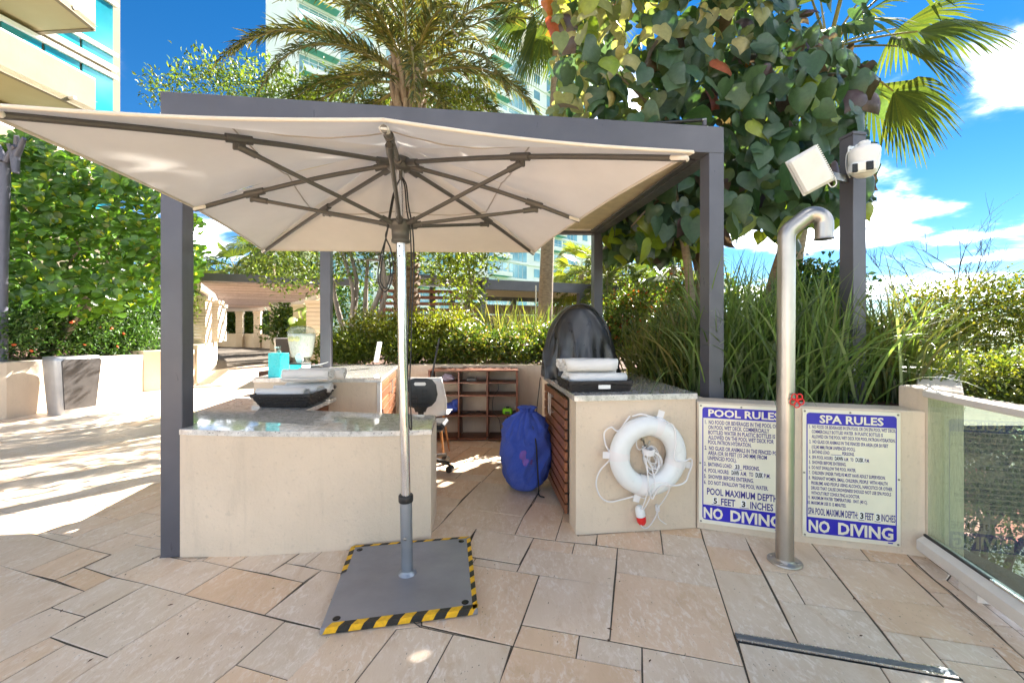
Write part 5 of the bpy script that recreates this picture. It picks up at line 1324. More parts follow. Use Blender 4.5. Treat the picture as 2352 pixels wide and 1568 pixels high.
# ---- palms
def pinnate_frond(parent, base, az, el, length, rng, cols, droop=1.0, lfl=.42, nleaf=54, name='frond', rach=(.30, .26, .06), mat=None, wid=.03):
    """arching feather frond: curved midrib with two rows of narrow leaflets"""
    d = np.array([math.cos(az) * math.cos(el), math.sin(az) * math.cos(el), math.sin(el)]); side = np.array([-math.sin(az), math.cos(az), 0.0]); p = np.array(base, float); pts = [p.copy()]; ds = [d.copy()]
    n = 14
    for k in range(n):
        d = d + np.array([0, 0, -1]) * droop * (.035 + .012 * k); d = d / np.linalg.norm(d); p = p + d * length / n; pts.append(p.copy()); ds.append(d.copy())
    pts = np.array(pts); ds = np.array(ds)
    m = nleaf; s = np.linspace(.14, 1.0, m); ii = s * n; i0 = np.minimum(ii.astype(int), n - 1); fr = (ii - i0)[:, None]
    bp = pts[i0] * (1 - fr) + pts[i0 + 1] * fr; bd = unit(ds[i0] * (1 - fr) + ds[i0 + 1] * fr); upv = unit(np.cross(bd, side[None, :].repeat(m, 0))); upv *= np.sign(upv[:, 2:3] + 1e-6)
    V = []; D = []; N = []; LL = []
    for sg in (-1, 1):
        for rep in (0, 1):
            ang = (.75 - .35 * s + rng.normal(size=m) * .10)[:, None]
            dd = unit(bd * np.cos(ang) + (side * sg)[None, :] * np.sin(ang) + upv * (.25 + .3 * rng.normal(size=(m, 1))) + np.array([0, 0, -.12]))
            V.append(bp + rng.normal(size=(m, 3)) * .006); D.append(dd); N.append(unit(upv + rng.normal(size=(m, 3)) * .3)); LL.append(lfl * np.sin(np.clip(s * .88 + .17, 0, 1) * math.pi) ** .55 * rng.uniform(.8, 1.15, m))
    V = np.concatenate(V); D = np.concatenate(D); N = np.concatenate(N); LL = np.concatenate(LL)
    me = leaf_cards(V, D, N, LL, wid, tints(len(V), rng, cols), mat or M['frond'], name, fold=.3, droop=.2)
    o = link(bpy.data.objects.new(name, me), parent)
    mb = MB(); k = len(pts); mb.tube([V3(*q) for q in pts], [.028 * (1 - .9 * i / (k - 1)) + .003 for i in range(k)], 5); mm = mb.build('midrib', M['midrib'], o)
    return o
M['midrib'] = plain('midrib', (.24, .20, .055), .5, var=.25, vscale=6)
def fan_frond(parent, base, az, el, pet, rad, rng, cols, nseg=34, spread=2.5, name='frond', hang=.35, tilt=0.0):
    """palmate frond: petiole and a pleated fan whose tips hang"""
    d = V3(math.cos(az) * math.cos(el), math.sin(az) * math.cos(el), math.sin(el)); pts = [Vector(base)]; dd = d.copy()
    for k in range(6): dd = (dd + V3(0, 0, -.05)).normalized(); pts.append(pts[-1] + dd * pet / 6)
    hub = pts[-1]; f = dd; sd = V3(-math.sin(az + tilt), math.cos(az + tilt), rng.normal() * .25).normalized(); up = f.cross(sd).normalized()
    if up.z < 0: up = -up
    vs_ = []; fs_ = []; tn = []
    cc = tints(nseg, rng, cols, jit=.12)
    def at(a, s, L, fold): return hub + (f * math.cos(a) + sd * math.sin(a)) * (L * s) + up * fold + V3(0, 0, -hang * L * max(0, s - .45) ** 1.6 * 1.4)
    rows = (.03, .30, .52)
    for k in range(nseg + 1):                     # pleat lines shared by neighbouring segments: the fan is fused to half its length
        a = (k / nseg - .5) * spread; L = rad * (.78 + .22 * math.cos(a * .8))
        for s in rows: vs_.append(at(a, s, L, .016 * (1 if k % 2 else -1) * s))
    for k in range(nseg):
        a = ((k + .5) / nseg - .5) * spread; L = rad * (.78 + .22 * math.cos(a * .8)) * rng.uniform(.9, 1.08); w = sd * math.cos(a) - f * math.sin(a); b = len(vs_); dz = V3(0, 0, -.12 * rad * rng.random())
        c1 = at(a, .78, L, 0) + dz * .4; c2 = at(a, 1.0, L, 0) + dz; h = spread / nseg * L * .30
        vs_ += [c1 - w * h, c1 + w * h, c2 - w * .003, c2 + w * .003]
        l0, r0 = k * 3, (k + 1) * 3
        for q in range(2): fs_.append((l0 + q, r0 + q, r0 + q + 1, l0 + q + 1)); tn.append(cc[k])
        fs_.append((l0 + 2, r0 + 2, b + 1, b)); tn.append(cc[k]); fs_.append((b, b + 1, b + 3, b + 2)); tn.append(cc[k])
    o = link(bpy.data.objects.new(name, mesh_np(name, [tuple(v) for v in vs_], fs_, M['frond'], tint=np.array(tn))), parent)
    MB().tube(pts, [.022 - .0018 * i for i in range(7)], 5).build('petiole', M['midrib'], o); return o
DATE = [(.10, .115, .036), (.135, .14, .04), (.08, .10, .042), (.20, .165, .05)]
FANC = [(.085, .125, .03), (.12, .15, .032), (.065, .10, .035)]
def date_palm(label, base, zc_, r):
    t = thing('date_palm', label, 'palm tree', base)
    bx_, by_, bz = base; rng = np.random.default_rng(21)
    MB().tube([(bx_, by_, bz), (bx_ - .02, by_, bz + 1), (bx_ + .03, by_, zc_ - 1.4), (bx_ + .05, by_, zc_ - .2)], [r * 1.1, r, r * .95, r * 1.1], 18).build('trunk', M['bark_palm'], t)
    mb = MB()
    for k in range(240):                                    # stubble of old leaf scars on the trunk
        a = k * 2.399; z = bz + .3 + (zc_ - 1.6 - bz) * k / 240; c = V3(bx_ + r * 1.0 * math.cos(a), by_ + r * 1.0 * math.sin(a), z)
        mb.obox(c, (math.cos(a), math.sin(a), .7), (-math.sin(a), math.cos(a), 0), (0, 0, 1), .045, .06, .03)
    tag(mb.build('leaf_scars', M['bark_palm'], t), kind='stuff')
    for k in range(34):                                     # cut leaf bases under the crown
        a = k * 2.399; s = k / 34; z = zc_ - 1.25 + 1.15 * s; rr = r * (1.0 - .15 * s)
        c = V3(bx_ + .04 + rr * math.cos(a), by_ + rr * math.sin(a), z); o_ = V3(math.cos(a), math.sin(a), 0)
        e = c + o_ * (.10 + .08 * s) + V3(0, 0, .42 + .25 * s)
        MB().tube([c - o_ * .05, c.lerp(e, .5) + o_ * .02, e], [.085, .062, .04], 7).build('leaf_base', M['bark_boot'], t)
    top = V3(bx_ + .05, by_, zc_ - .1)
    for k in range(46):
        a = k * 2.399 + .3; s = k / 46; el = 1.35 - 1.75 * s ** .9 + rng.normal() * .06
        b = top + V3(math.cos(a) * .12, math.sin(a) * .12, .25 * (1 - s) - .25 * s)
        pinnate_frond(t, b, a, el, rng.uniform(3.1, 3.9), rng, DATE, droop=.9 + .5 * s, lfl=.46, nleaf=58)
    for k in range(7):
        a = k * 1.1 + .2; b = top + V3(math.cos(a) * .15, math.sin(a) * .15, 0); pts = spline([b, b + V3(math.cos(a) * .3, math.sin(a) * .3, .6), b + V3(math.cos(a) * .8, math.sin(a) * .8, .75), b + V3(math.cos(a) * 1.2, math.sin(a) * 1.2, .3)], 4)
        MB().tube(pts, .014, 5).build('dry_stalk', M['bark_boot'], t)
def fan_palm(label, base, zc_, r, nf, pet, rad, seed, lean=(0, 0), bark='bark_tan', group=None, els=(1.2, -.9), azr=None, cols=FANC):
    t = thing('fan_palm', label, 'palm tree', base, group); rng = np.random.default_rng(seed)
    b = Vector(base); top = V3(b.x + lean[0], b.y + lean[1], zc_)
    MB().tube([b, b.lerp(top, .35) + V3(-lean[0] * .08, 0, 0), b.lerp(top, .7), top], [r * 1.25, r, r * .9, r * .8], 14).build('trunk', M[bark], t)
    for k in range(nf):
        a = (k * 2.399 + seed) if azr is None else azr[0] + (azr[1] - azr[0]) * ((k * .618) % 1); s = k / nf; el = els[0] + (els[1] - els[0]) * s
        fan_frond(t, top + V3(math.cos(a) * .06, math.sin(a) * .06, .1 - .2 * s), a, el, pet * rng.uniform(.85, 1.15), rad * rng.uniform(.85, 1.1), rng, cols, nseg=30, hang=.35 + .25 * s)
    return t
def feather_palm(label, base, zc_, r, nf, length, seed, cols=None, group=None, lfl=.5):
    t = thing('coconut_palm', label, 'palm tree', base, group); rng = np.random.default_rng(seed); b = Vector(base); top = V3(b.x, b.y, zc_)
    MB().tube([b, b.lerp(top, .5) + V3(.05, 0, 0), top], [r * 1.2, r, r * .9], 12).build('trunk', M['bark_tan'], t)
    for k in range(nf):
        a = k * 2.399 + seed; s = k / nf
        pinnate_frond(t, top, a, 1.25 - 1.5 * s, length * rng.uniform(.85, 1.1), rng, cols or [(.14, .19, .04), (.19, .22, .045), (.10, .15, .04)], droop=1.5, lfl=lfl, nleaf=40, wid=.045)

# ---- grasses
def grass_clump(name, label, c, n, h, rng, cols, spread=.75, r=.12, w=.009, group='ornamental grass clumps', bias=(0, 0)):
    c = np.array(c); az = rng.uniform(0, 2 * math.pi, n); out = np.abs(rng.normal(size=n)) * spread; L = h * rng.uniform(.55, 1.15, n)
    base = np.stack([c[0] + rng.normal(size=n) * r, c[1] + rng.normal(size=n) * r, np.full(n, c[2])], 1)
    dxy = np.stack([np.cos(az) + bias[0], np.sin(az) + bias[1]], 1); d = unit(np.concatenate([dxy * out[:, None] * .5, np.ones((n, 1))], 1)); sg = 7; pts = [base]; p = base
    for k in range(sg):
        d = unit(d + np.concatenate([dxy * (.05 + .16 * out[:, None]) * (k / sg) * 1.4, -np.ones((n, 1)) * (.02 + .30 * out[:, None] * (k / sg) ** 1.5)], 1)); p = p + d * (L / sg)[:, None]; pts.append(p)
    pts = np.stack(pts, 1); ang = rng.uniform(0, math.pi, n); sd = np.stack([np.cos(ang), np.sin(ang), rng.normal(size=n) * .2], 1)
    ws = w * np.array([.6, .95, 1.0, 1.0, .9, .7, .4, .05]); W = ws[None, :, None] * rng.uniform(.6, 1.3, (n, 1, 1))
    v = np.concatenate([pts - sd[:, None, :] * W, pts + sd[:, None, :] * W], 2).reshape(n * (sg + 1) * 2, 3)
    b = (np.arange(n) * (sg + 1) * 2)[:, None]; f = np.concatenate([b + np.array([[2 * k, 2 * k + 1, 2 * k + 3, 2 * k + 2]]) for k in range(sg)], 0); tn = np.concatenate([tints(n, rng, cols, jit=.2)] * 1, 0); tn = np.concatenate([tn] * sg, 0)
    o = bpy.data.objects.new(name, mesh_np(name, v, f, M['leaf'], tint=tn)); COL.objects.link(o); return tag(o, label, 'grass', group)
# ------------------------------------------------------------------ right planter
GR = [(.12, .19, .045), (.155, .23, .06), (.085, .14, .04), (.20, .25, .11)]; GRY = [(.14, .17, .035), (.19, .20, .05), (.10, .14, .03), (.24, .21, .08)]
rg = np.random.default_rng(31)
GL = 'arching green fountain grass behind the sign wall, '
for (x, y, n_, h, lab, cols, bias) in ((1.70, 3.34, 300, 1.02, 'clump beside the pergola post', GR, (0, -.1)), (1.95, 3.20, 300, 1.0, 'clump above the gap between the signs', GR, (0, -.2)), (2.22, 3.05, 240, .92, 'clump left of the camera post', GR, (.1, -.25)),
                                   (1.85, 3.55, 300, 1.12, 'tall clump behind the shower', GR, (0, 0)), (2.30, 3.50, 280, 1.0, 'clump behind the camera post', GR, (.1, 0)), (2.78, 3.12, 300, .90, 'clump spilling over the wall end at the right', GRY, (.25, -.1)),
                                   (2.72, 3.62, 280, 1.0, 'clump farthest right', GRY, (.2, 0)), (1.50, 3.75, 220, .85, 'yellowish clump behind the towel counter', GRY, (-.25, -.15)), (1.38, 4.25, 220, .8, 'yellowish clump at the counter corner', GRY, (-.2, -.1)), (1.75, 4.3, 220, .9, 'sunlit clump deep in the planter', GRY, (0, 0))):
    grass_clump('fountain_grass', GL + lab, (x, y, .80), int(n_ * .8), h, rg, cols, w=.0085, bias=bias)
for (x, y, lab) in ((-.9, 7.6, 'left'), (-.2, 7.4, 'middle'), (.35, 7.7, 'right')):
    grass_clump('fountain_grass', 'yellow-green grass tuft behind the back hedge, ' + lab + ' one', (x, y, .80), 180, 1.05, rg, GRY, spread=.5, r=.16, w=.011, group='grass tufts behind the hedge')

def shrub(name, label, blobs, n, ln, wd, cols, wts, stems, seed, mat='leaf', shell=.5, clump=5, cat='shrub', group=None, bark='bark_gry', base=None, sr=.012):
    rng = np.random.default_rng(seed); c = np.mean(np.array(blobs), 0); base = base or (c[0], c[1], .80)
    t = thing(name, label, cat, base, group)
    link(bpy.data.objects.new('foliage', crown(blobs, n, rng, ln, wd, cols, wts, M[mat], 'foliage', shell, clump=clump)), t)
    if stems: limbs(base, [tuple(np.array(b[:3]) + rng.normal(size=3) * .08) for b in (blobs * 3)[:stems]], sr, seed, M[bark], 'stem', t)
    return t
def box_blobs(x0, x1, y0, y1, z0, z1, n, rng, r=.28):
    return [(rng.uniform(x0, x1), rng.uniform(y0, y1), rng.uniform(z0 + r * .7, z1 - r * .9), r * rng.uniform(.8, 1.25), r * rng.uniform(.8, 1.2), r * rng.uniform(.75, 1.1)) for _ in range(n)]
YG = [(.17, .18, .012), (.22, .21, .016), (.12, .15, .015)]; MG = [(.075, .125, .018), (.105, .145, .02), (.05, .09, .018)]; DG = [(.028, .075, .018), (.045, .105, .022), (.022, .055, .02)]
rb2_ = np.random.default_rng(12)
shrub('golden_hedge', 'bright yellow-green clipped hedge behind the back counter', box_blobs(-2.75, -.65, 5.75, 6.5, .85, 1.36, 44, rb2_, .24), 17000, .052, .026, [(.13, .165, .016), (.18, .20, .018), (.09, .13, .016)], None, 0, 41, shell=.6, cat='hedge')
shrub('golden_hedge', 'sunlit yellow new growth rising out of the clipped hedge', box_blobs(-2.4, -.75, 5.95, 6.7, 1.2, 1.66, 30, rb2_, .2), 11000, .052, .024, YG, None, 10, 42, shell=.7, cat='hedge', base=(-1.5, 6.3, .8))
shrub('ixora_hedge', 'green and bronze leafy hedge behind the shelf unit', box_blobs(-.75, 1.0, 5.75, 6.4, .85, 1.45, 40, rb2_, .22), 13000, .058, .03, MG + [(.22, .22, .03), (.25, .16, .06)], [4, 4, 3, 3, 1.2], 12, 43, 'leaf_gl', shell=.65, cat='hedge', base=(.1, 6.0, .8))
shrub('copper_shrub', 'leafy shrub with coppery red tips behind the covered appliance', box_blobs(1.15, 2.0, 5.2, 6.0, .95, 1.75, 24, rb2_, .27), 8000, .06, .032, [(.13, .19, .025), (.20, .25, .03), (.09, .13, .02), (.42, .10, .03)], [4, 3, 3, .7], 10, 44, 'leaf_gl', shell=.7, base=(1.55, 5.6, .8))
shrub('copper_shrub', 'taller red-tipped shrub between the two right posts', box_blobs(1.6, 2.55, 5.3, 6.3, 1.0, 2.15, 22, rb2_, .28), 8000, .062, .032, [(.13, .19, .025), (.22, .27, .03), (.09, .13, .02), (.45, .11, .03)], [4, 3, 3, .8], 10, 45, 'leaf_gl', shell=.7, base=(2.1, 5.8, .8))
shrub('dark_shrub', 'dark green rounded shrub right of the shower column', [(3.55, 5.05, 1.72, .33, .3, .26), (3.85, 5.1, 1.86, .3, .3, .22), (3.4, 5.0, 1.5, .3, .3, .25), (3.75, 5.1, 1.55, .3, .3, .25), (3.6, 5.2, 2.0, .2, .2, .14)], 3600, .085, .045, DG + [(.10, .17, .03)], None, 6, 46, 'leaf_gl', shell=.7, base=(3.6, 5.1, .0))
shrub('yellow_shrub', 'small yellow-leaved shrub low behind the shower grasses', box_blobs(2.1, 3.6, 4.5, 5.4, .9, 1.45, 18, rb2_, .25), 5000, .055, .03, [(.30, .28, .02), (.2, .22, .03)], None, 0, 47, shell=.7, base=(2.8, 5.0, .8))

# ---- the big heart-leaved tree
def heart_mesh(seed, curl):
    rng = np.random.default_rng(seed)
    half = [(0, .02), (.16, -.10), (.34, -.09), (.47, .05), (.50, .22), (.44, .42), (.32, .64), (.17, .84), (0, 1.06)]
    mid = [(0, .02), (0, .06), (0, .12), (0, .2), (0, .3), (0, .45), (0, .65), (0, .85), (0, 1.06)]
    n = len(half); vs_ = []; fs_ = []
    def zz(x, y): return -.42 * curl * x * x * (1 + .5 * y) - .22 * curl * (y - .3) ** 2 + .028 * math.sin(9 * y + 7 * abs(x) + seed) * abs(x) * 2
    for x, y in mid: vs_.append((x, y, zz(x, y) - .025))
    for sg in (-1, 1):
        for f_ in (.55, 1.0):
            for (x, y), (mx_, my) in zip(half, mid): X = sg * x * f_; Y_ = my + (y - my) * f_; vs_.append((X, Y_, zz(X, Y_) + rng.normal() * .008 * f_))
    def strip(a, b, flip):
        for k in range(n - 1):
            q = (a + k, a + k + 1, b + k + 1, b + k); fs_.append(q if not flip else q[::-1])
    strip(0, n, False); strip(n, 2 * n, False); strip(0, 3 * n, True); strip(3 * n, 4 * n, True)
    return np.array(vs_), np.array(fs_)
HM = [heart_mesh(k, c) for k, c in enumerate((.7, 1.3, 2.0, -.6, 2.6))]
HCOL = {'green': [(.050, .105, .050), (.068, .125, .055), (.045, .092, .062), (.085, .135, .05), (.07, .115, .075)], 'purple': [(.10, .062, .07), (.075, .05, .06), (.12, .08, .06)], 'cream': [(.40, .35, .17), (.30, .29, .12), (.15, .19, .07)], 'lime': [(.20, .28, .03), (.26, .30, .04)], 'orange': [(.40, .13, .03), (.32, .07, .04)]}
def rampc(cols): k = len(cols); return [((i + .5) / k, c) for i, c in enumerate(cols)]
HMAT = {k: mat_leaf('heart_leaf_' + k, .30, .42, .55, (1.6, 1.7, .6), objvar=rampc(v)) for k, v in HCOL.items()}
HME = {}
for k in HCOL:
    for i, (v, f) in enumerate(HM): HME[(k, i)] = mesh_np('leaf', v, f, HMAT[k], smooth=True)
def in_poly_px(x, y, poly): return inside((x, y), poly)
t = thing('heart_leaf_tree', 'large heart-leaved tree with purple and variegated leaves overhanging the planter', 'tree', (1.95, 4.9, .8))
TREE = t
HP = [(1275, -420), (1262, 60), (1285, 200), (1262, 255), (1300, 300), (1400, 430), (1425, 560), (1500, 580), (1560, 520), (1620, 560), (1690, 520), (1760, 500), (1800, 560), (1850, 520), (1990, 470), (2008, 400), (1985, 300), (2010, 240), (1995, 150), (1930, 95), (1840, 40), (1800, -60), (1900, -420)]
rng = np.random.default_rng(77); cand = []
while len(cand) < 2500:
    x = rng.uniform(1255, 2015); y = rng.uniform(-420, 585)
    if not in_poly_px(x, y, HP): continue
    if 1640 < x < 1990 and 515 < y and rng.random() < .5: continue
    cand.append((x, y, rng.uniform(3.75, 5.6) if x > 1640 or y < 280 else rng.uniform(4.0, 5.6)))
for _ in range(800):                                   # extra leaves added deep in the crown to keep sun off the booth floor
    x = rng.uniform(1390, 1640); y = rng.uniform(330, 590); cand.append((x, y, rng.uniform(5.0, 6.8)))
for _ in range(150):
    x = rng.uniform(1640, 2000); y = rng.uniform(-200, 540); cand.append((x, y, rng.uniform(5.0, 6.4)))
near = []; far = []
for (x, y, Y) in cand:
    p = P(x, y, Y)
    # keep the roofed booth clear
    q = p - p2; 
    if q.dot(UX) < .10 and p.z < 2.95 and q.dot(UY) < 2.6: continue
    if q.dot(UX) < .22 and p.z < 2.85 and abs(q.dot(UY)) < .2: continue
    kind = rng.choice(['green', 'purple', 'lime', 'orange'], p=[.885, .07, .04, .005])
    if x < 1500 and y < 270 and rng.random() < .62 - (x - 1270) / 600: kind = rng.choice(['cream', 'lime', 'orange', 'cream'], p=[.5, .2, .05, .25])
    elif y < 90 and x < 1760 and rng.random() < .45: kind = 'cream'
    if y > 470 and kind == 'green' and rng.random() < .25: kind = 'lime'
    sz = rng.uniform(.15, .255) * (1.0 if kind != 'cream' else .8)
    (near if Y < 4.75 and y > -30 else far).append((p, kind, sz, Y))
near.sort(key=lambda a: a[3]); far += near[300:]; near = near[:300]
def leaf_frame(rng):
    tip = Vector(rng.normal(size=3) * .5 + np.array([0, -.15, -1.0])).normalized(); nr = Vector(rng.normal(size=3) * .75 + np.array([-.1, -1.0, .55])).normalized()
    sd = tip.cross(nr).normalized(); nr = sd.cross(tip).normalized(); return sd, tip, nr
mb_p = MB()
for (p, kind, sz, Y) in near:
    sd, tip, nr = leaf_frame(rng)
    m = Matrix(((sd.x * sz, tip.x * sz, nr.x * sz, p.x), (sd.y * sz, tip.y * sz, nr.y * sz, p.y), (sd.z * sz, tip.z * sz, nr.z * sz, p.z), (0, 0, 0, 1)))
    o = bpy.data.objects.new('leaf', HME[(kind, int(rng.integers(5)))]); link(o, t); o.matrix_basis = m
vv = []; ff = []; tt = []; off = 0
for (p, kind, sz, Y) in far:
    sd, tip, nr = leaf_frame(rng); v, f = HM[int(rng.integers(5))]
    R3 = np.array([sd, tip, nr]); vv.append(v @ R3 * sz + np.array(p)); ff.append(f + off); off += len(v)
    c = np.array(HCOL[kind][int(rng.integers(len(HCOL[kind])))]) * (1 + .15 * rng.normal()); tt.append(np.repeat(np.clip(c, .01, .9)[None], len(f), 0))
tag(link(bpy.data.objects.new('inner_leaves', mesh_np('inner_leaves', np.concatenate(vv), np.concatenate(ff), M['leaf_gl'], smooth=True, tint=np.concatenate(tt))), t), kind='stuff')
tb = P(1597, 780, 4.8); tb.z = .8
MB().tube(spline([tb, P(1583, 640, 4.85), P(1568, 540, 4.8), P(1556, 480, 4.7), P(1540, 380, 4.6), P(1530, 250, 4.5)], 5), [.055 - .0013 * i for i in range(26)], 10).build('trunk', M['bark_tan'], t)
MB().tube(spline([tb + V3(.05, .05, 0), P(1612, 620, 4.9), P(1625, 520, 4.9), P(1660, 380, 4.8), P(1700, 200, 4.8)], 5), [.05 - .0015 * i for i in range(21)], 10).build('trunk', M['bark_tan'], t)
MB().tube(spline([P(1745, 760, 5.6), P(1775, 640, 5.5), P(1805, 540, 5.3), P(1830, 420, 5.1), P(1850, 250, 5.0)], 5), [.06 - .0016 * i for i in range(21)], 10).build('trunk', M['bark_tan'], t)
for a, b, c in (((1556, 480), (1480, 440), (1400, 380)), ((1660, 480), (1720, 455), (1790, 470)), ((1640, 420), (1740, 350), (1850, 300)), ((1700, 300), (1780, 200), (1900, 140)), ((1540, 300), (1450, 200), (1350, 120)), ((1600, 400), (1500, 470), (1450, 520)), ((1800, 440), (1880, 420), (1960, 430))):
    MB().tube(spline([P(*a, 4.75), P(*b, 4.55), P(*c, 4.5)], 6), [.02 - .001 * i for i in range(13)], 7).build('branch', M['bark_tan'], t)

# ---- palms near and far
b = V3(-2.20, 8.8, .75); date_palm('tall date palm with shaggy trunk rising behind the booth', tuple(b), 6.75, .24)
fan_palm('slender smooth-trunked fan palm right of the date palm', (P(1248, 740, 9.0).x, 9.0, .75), 8.55, .135, 22, .8, .95, 3, lean=(.38, .1))
fan_palm('fan palm with large drooping fronds at the upper right', (P(1795, 640, 6.6).x, 6.6, .8), 5.75, .13, 26, 1.05, 1.0, 5, lean=(.72, .0), els=(1.3, -.75))
fan_palm('distant fan palm above the timber walkway, nearer one', (P(545, 640, 26).x, 26, 1.0), 5.1, .2, 24, 1.1, 1.3, 8, group='distant palms')
fan_palm('distant fan palm behind the walkway, leaning left of the tree', (P(625, 640, 24).x, 24, 1.0), 6.2, .2, 22, 1.2, 1.3, 9, group='distant palms')
fan_palm('short fan palm beside the white tower', (P(1335, 640, 19).x, 19, .8), 4.0, .14, 22, .7, .95, 10, group='distant palms', cols=[(.16, .20, .03), (.22, .24, .035)])
feather_palm('broad coconut palm right of the back post', (P(1395, 640, 16).x, 16, .8), 3.3, .16, 20, 2.6, 11)
fan_palm('fan palm half hidden behind the heart-leaved tree', (P(1545, 640, 14).x, 14, .8), 3.5, .15, 22, .8, 1.0, 12, group='distant palms')

# ---- trees
def tree(name, label, base, stems, blobs, n, ln, wd, cols, wts, seed, mat='leaf', bark='bark_gry', r=.07, shell=.75, clump=6):
    t = thing(name, label, 'tree', base); rng = np.random.default_rng(seed)
    link(bpy.data.objects.new('crown', crown(blobs, n, rng, ln, wd, cols, wts, M[mat], 'crown', shell, clump=clump)), t)
    b = Vector(base)
    for k, (tp, off) in enumerate(stems):
        bb = b + V3(*off); tp = Vector(tp); rr = random.Random(seed + k)
        pts = [bb, bb.lerp(tp, .33) + V3(rr.uniform(-.1, .1), rr.uniform(-.1, .1), 0), bb.lerp(tp, .66) + V3(rr.uniform(-.18, .18), rr.uniform(-.1, .1), 0), tp]
        MB().tube(spline(pts, 5), [r * (1 - .04 * i) for i in range(16)], 9).build('trunk', M[bark], t)
    for k, bl in enumerate(blobs):
        if k % 2 == 0:
            s = Vector(stems[k % len(stems)][0]); limbs(s, [tuple(bl[:3])], r * .42, seed + 40 + k, M[bark], 'branch', t, 5)
    return t
OAK = [(.09, .14, .022), (.13, .18, .026), (.19, .23, .03), (.055, .10, .022)]
def pblob(x, y, Y, rx, ry, rd): c = P(x, y, Y); return (c.x, c.y, c.z, rx / F * Y, rd, ry / F * Y)
tree('multi_stem_tree', 'broad small-leaved tree with pale twisted trunks behind the hedge', (P(830, 740, 8.2).x, 8.2, .8),
     [(P(790, 590, 8.2), (-.1, 0, 0)), (P(800, 560, 8.3), (-.25, .1, 0)), (P(870, 560, 8.2), (.1, 0, 0)), (P(845, 590, 8.4), (.0, .1, 0)), (P(880, 600, 8.1), (.2, 0, 0)), (P(760, 600, 8.3), (-.15, .1, 0))],
     [pblob(400, 215, 9, 55, 45, .6), pblob(500, 190, 9, 90, 55, .8), pblob(610, 205, 9.2, 90, 60, .8), pblob(690, 240, 9, 80, 70, .8), pblob(560, 330, 9, 120, 100, .9), pblob(700, 420, 8.8, 130, 110, .9), pblob(850, 400, 8.6, 130, 110, .9), pblob(650, 590, 8.6, 90, 60, .7), pblob(720, 610, 8.3, 70, 70, .6), pblob(640, 640, 8.6, 40, 25, .4), pblob(820, 600, 8.4, 80, 60, .6), pblob(900, 560, 8.5, 70, 60, .6), pblob(780, 230, 9.2, 70, 60, .6), pblob(880, 240, 9.4, 70, 50, .6)],
     15000, .10, .045, OAK, None, 61, r=.07)
tree('young_tree', 'slim young tree with airy yellow-green leaves and white stake', (P(1062, 740, 7.6).x, 7.6, .8), [(P(1060, 560, 7.6), (0, 0, 0)), (P(1075, 520, 7.6), (0, 0, 0))],
     [pblob(1000, 610, 7.6, 45, 45, .4), pblob(1060, 640, 7.6, 55, 60, .5), pblob(1040, 580, 7.6, 70, 40, .5), pblob(1110, 600, 7.6, 40, 35, .4), pblob(1090, 680, 7.5, 25, 30, .3), pblob(1050, 480, 7.8, 90, 80, .6), pblob(1060, 330, 8, 80, 80, .5), pblob(1090, 230, 8, 60, 40, .4), pblob(1020, 225, 8, 50, 40, .4)],
     5200, .10, .042, [(.16, .21, .025), (.24, .27, .03), (.11, .15, .02)], None, 62, r=.03)
tag(MB().tube([(P(1063, 745, 7.5).x, 7.5, .8), (P(1062, 655, 7.5).x, 7.5, 2.15)], .012, 8).build('tree_stake', M['wht']), 'thin white stake standing beside the young tree', 'stake')
tag(MB().tube([(P(1231, 745, 8.6).x, 8.6, .8), (P(1231, 656, 8.6).x, 8.6, 2.27)], .014, 8).build('tree_stake', M['wht']), 'thin white stake left of the smooth palm trunk', 'stake')

# trees down below the balustrade at the right
YT = [(.11, .135, .018), (.155, .165, .02), (.07, .10, .018), (.22, .19, .025)]
tree('garden_tree', 'yellow-leaved tree beyond the glass balustrade, nearest the post', (13.2, 14.0, -4.1), [((13.0, 14, 1.0), (0, 0, 0)), ((14.2, 14, .6), (.2, 0, 0))],
     [pblob(2130, 700, 14, 70, 50, 1.0), pblob(2230, 690, 14, 90, 55, 1.2), pblob(2330, 680, 14, 80, 60, 1.2), pblob(2180, 770, 13.5, 110, 60, 1.3), pblob(2300, 770, 13.5, 110, 70, 1.3), pblob(2100, 790, 14, 90, 60, 1.2), pblob(2420, 720, 14, 110, 90, 1.5), pblob(2040, 760, 14.5, 60, 40, .8)], 12000, .15, .07, YT, None, 71, 'leaf_dim', 'bark_dk', .16)
tree('garden_tree', 'olive green tree seen low over the balustrade rail', (8.8, 9.0, -4.1), [((8.7, 9, -.2), (0, 0, 0)), ((9.6, 9, .0), (.1, 0, 0))],
     [pblob(2130, 850, 9.5, 80, 45, .9), pblob(2230, 860, 9, 90, 50, 1.0), pblob(2330, 870, 8.6, 90, 50, 1.0), pblob(2280, 930, 8.5, 110, 60, 1.0), pblob(2420, 880, 8.6, 120, 80, 1.0), pblob(2060, 840, 10, 60, 40, .8)], 12000, .10, .05, [(.10, .13, .018), (.15, .17, .02), (.06, .085, .018), (.21, .20, .03)], None, 72, 'leaf', 'bark_dk', .14)
tree('garden_tree', 'leafy low tree seen through the glass pane', (6.6, 6.6, -4.1), [((6.6, 6.6, -1.6), (0, 0, 0)), ((7.2, 6.4, -1.5), (.1, 0, 0))],
     [pblob(2230, 1010, 7, 60, 60, .6), pblob(2320, 1060, 6.6, 60, 60, .6), pblob(2260, 1120, 6.4, 60, 50, .6), pblob(2380, 1150, 6.2, 80, 70, .6)], 6000, .07, .035, [(.05, .09, .02), (.08, .12, .02)], None, 73, 'leaf', 'bark_dk', .09)
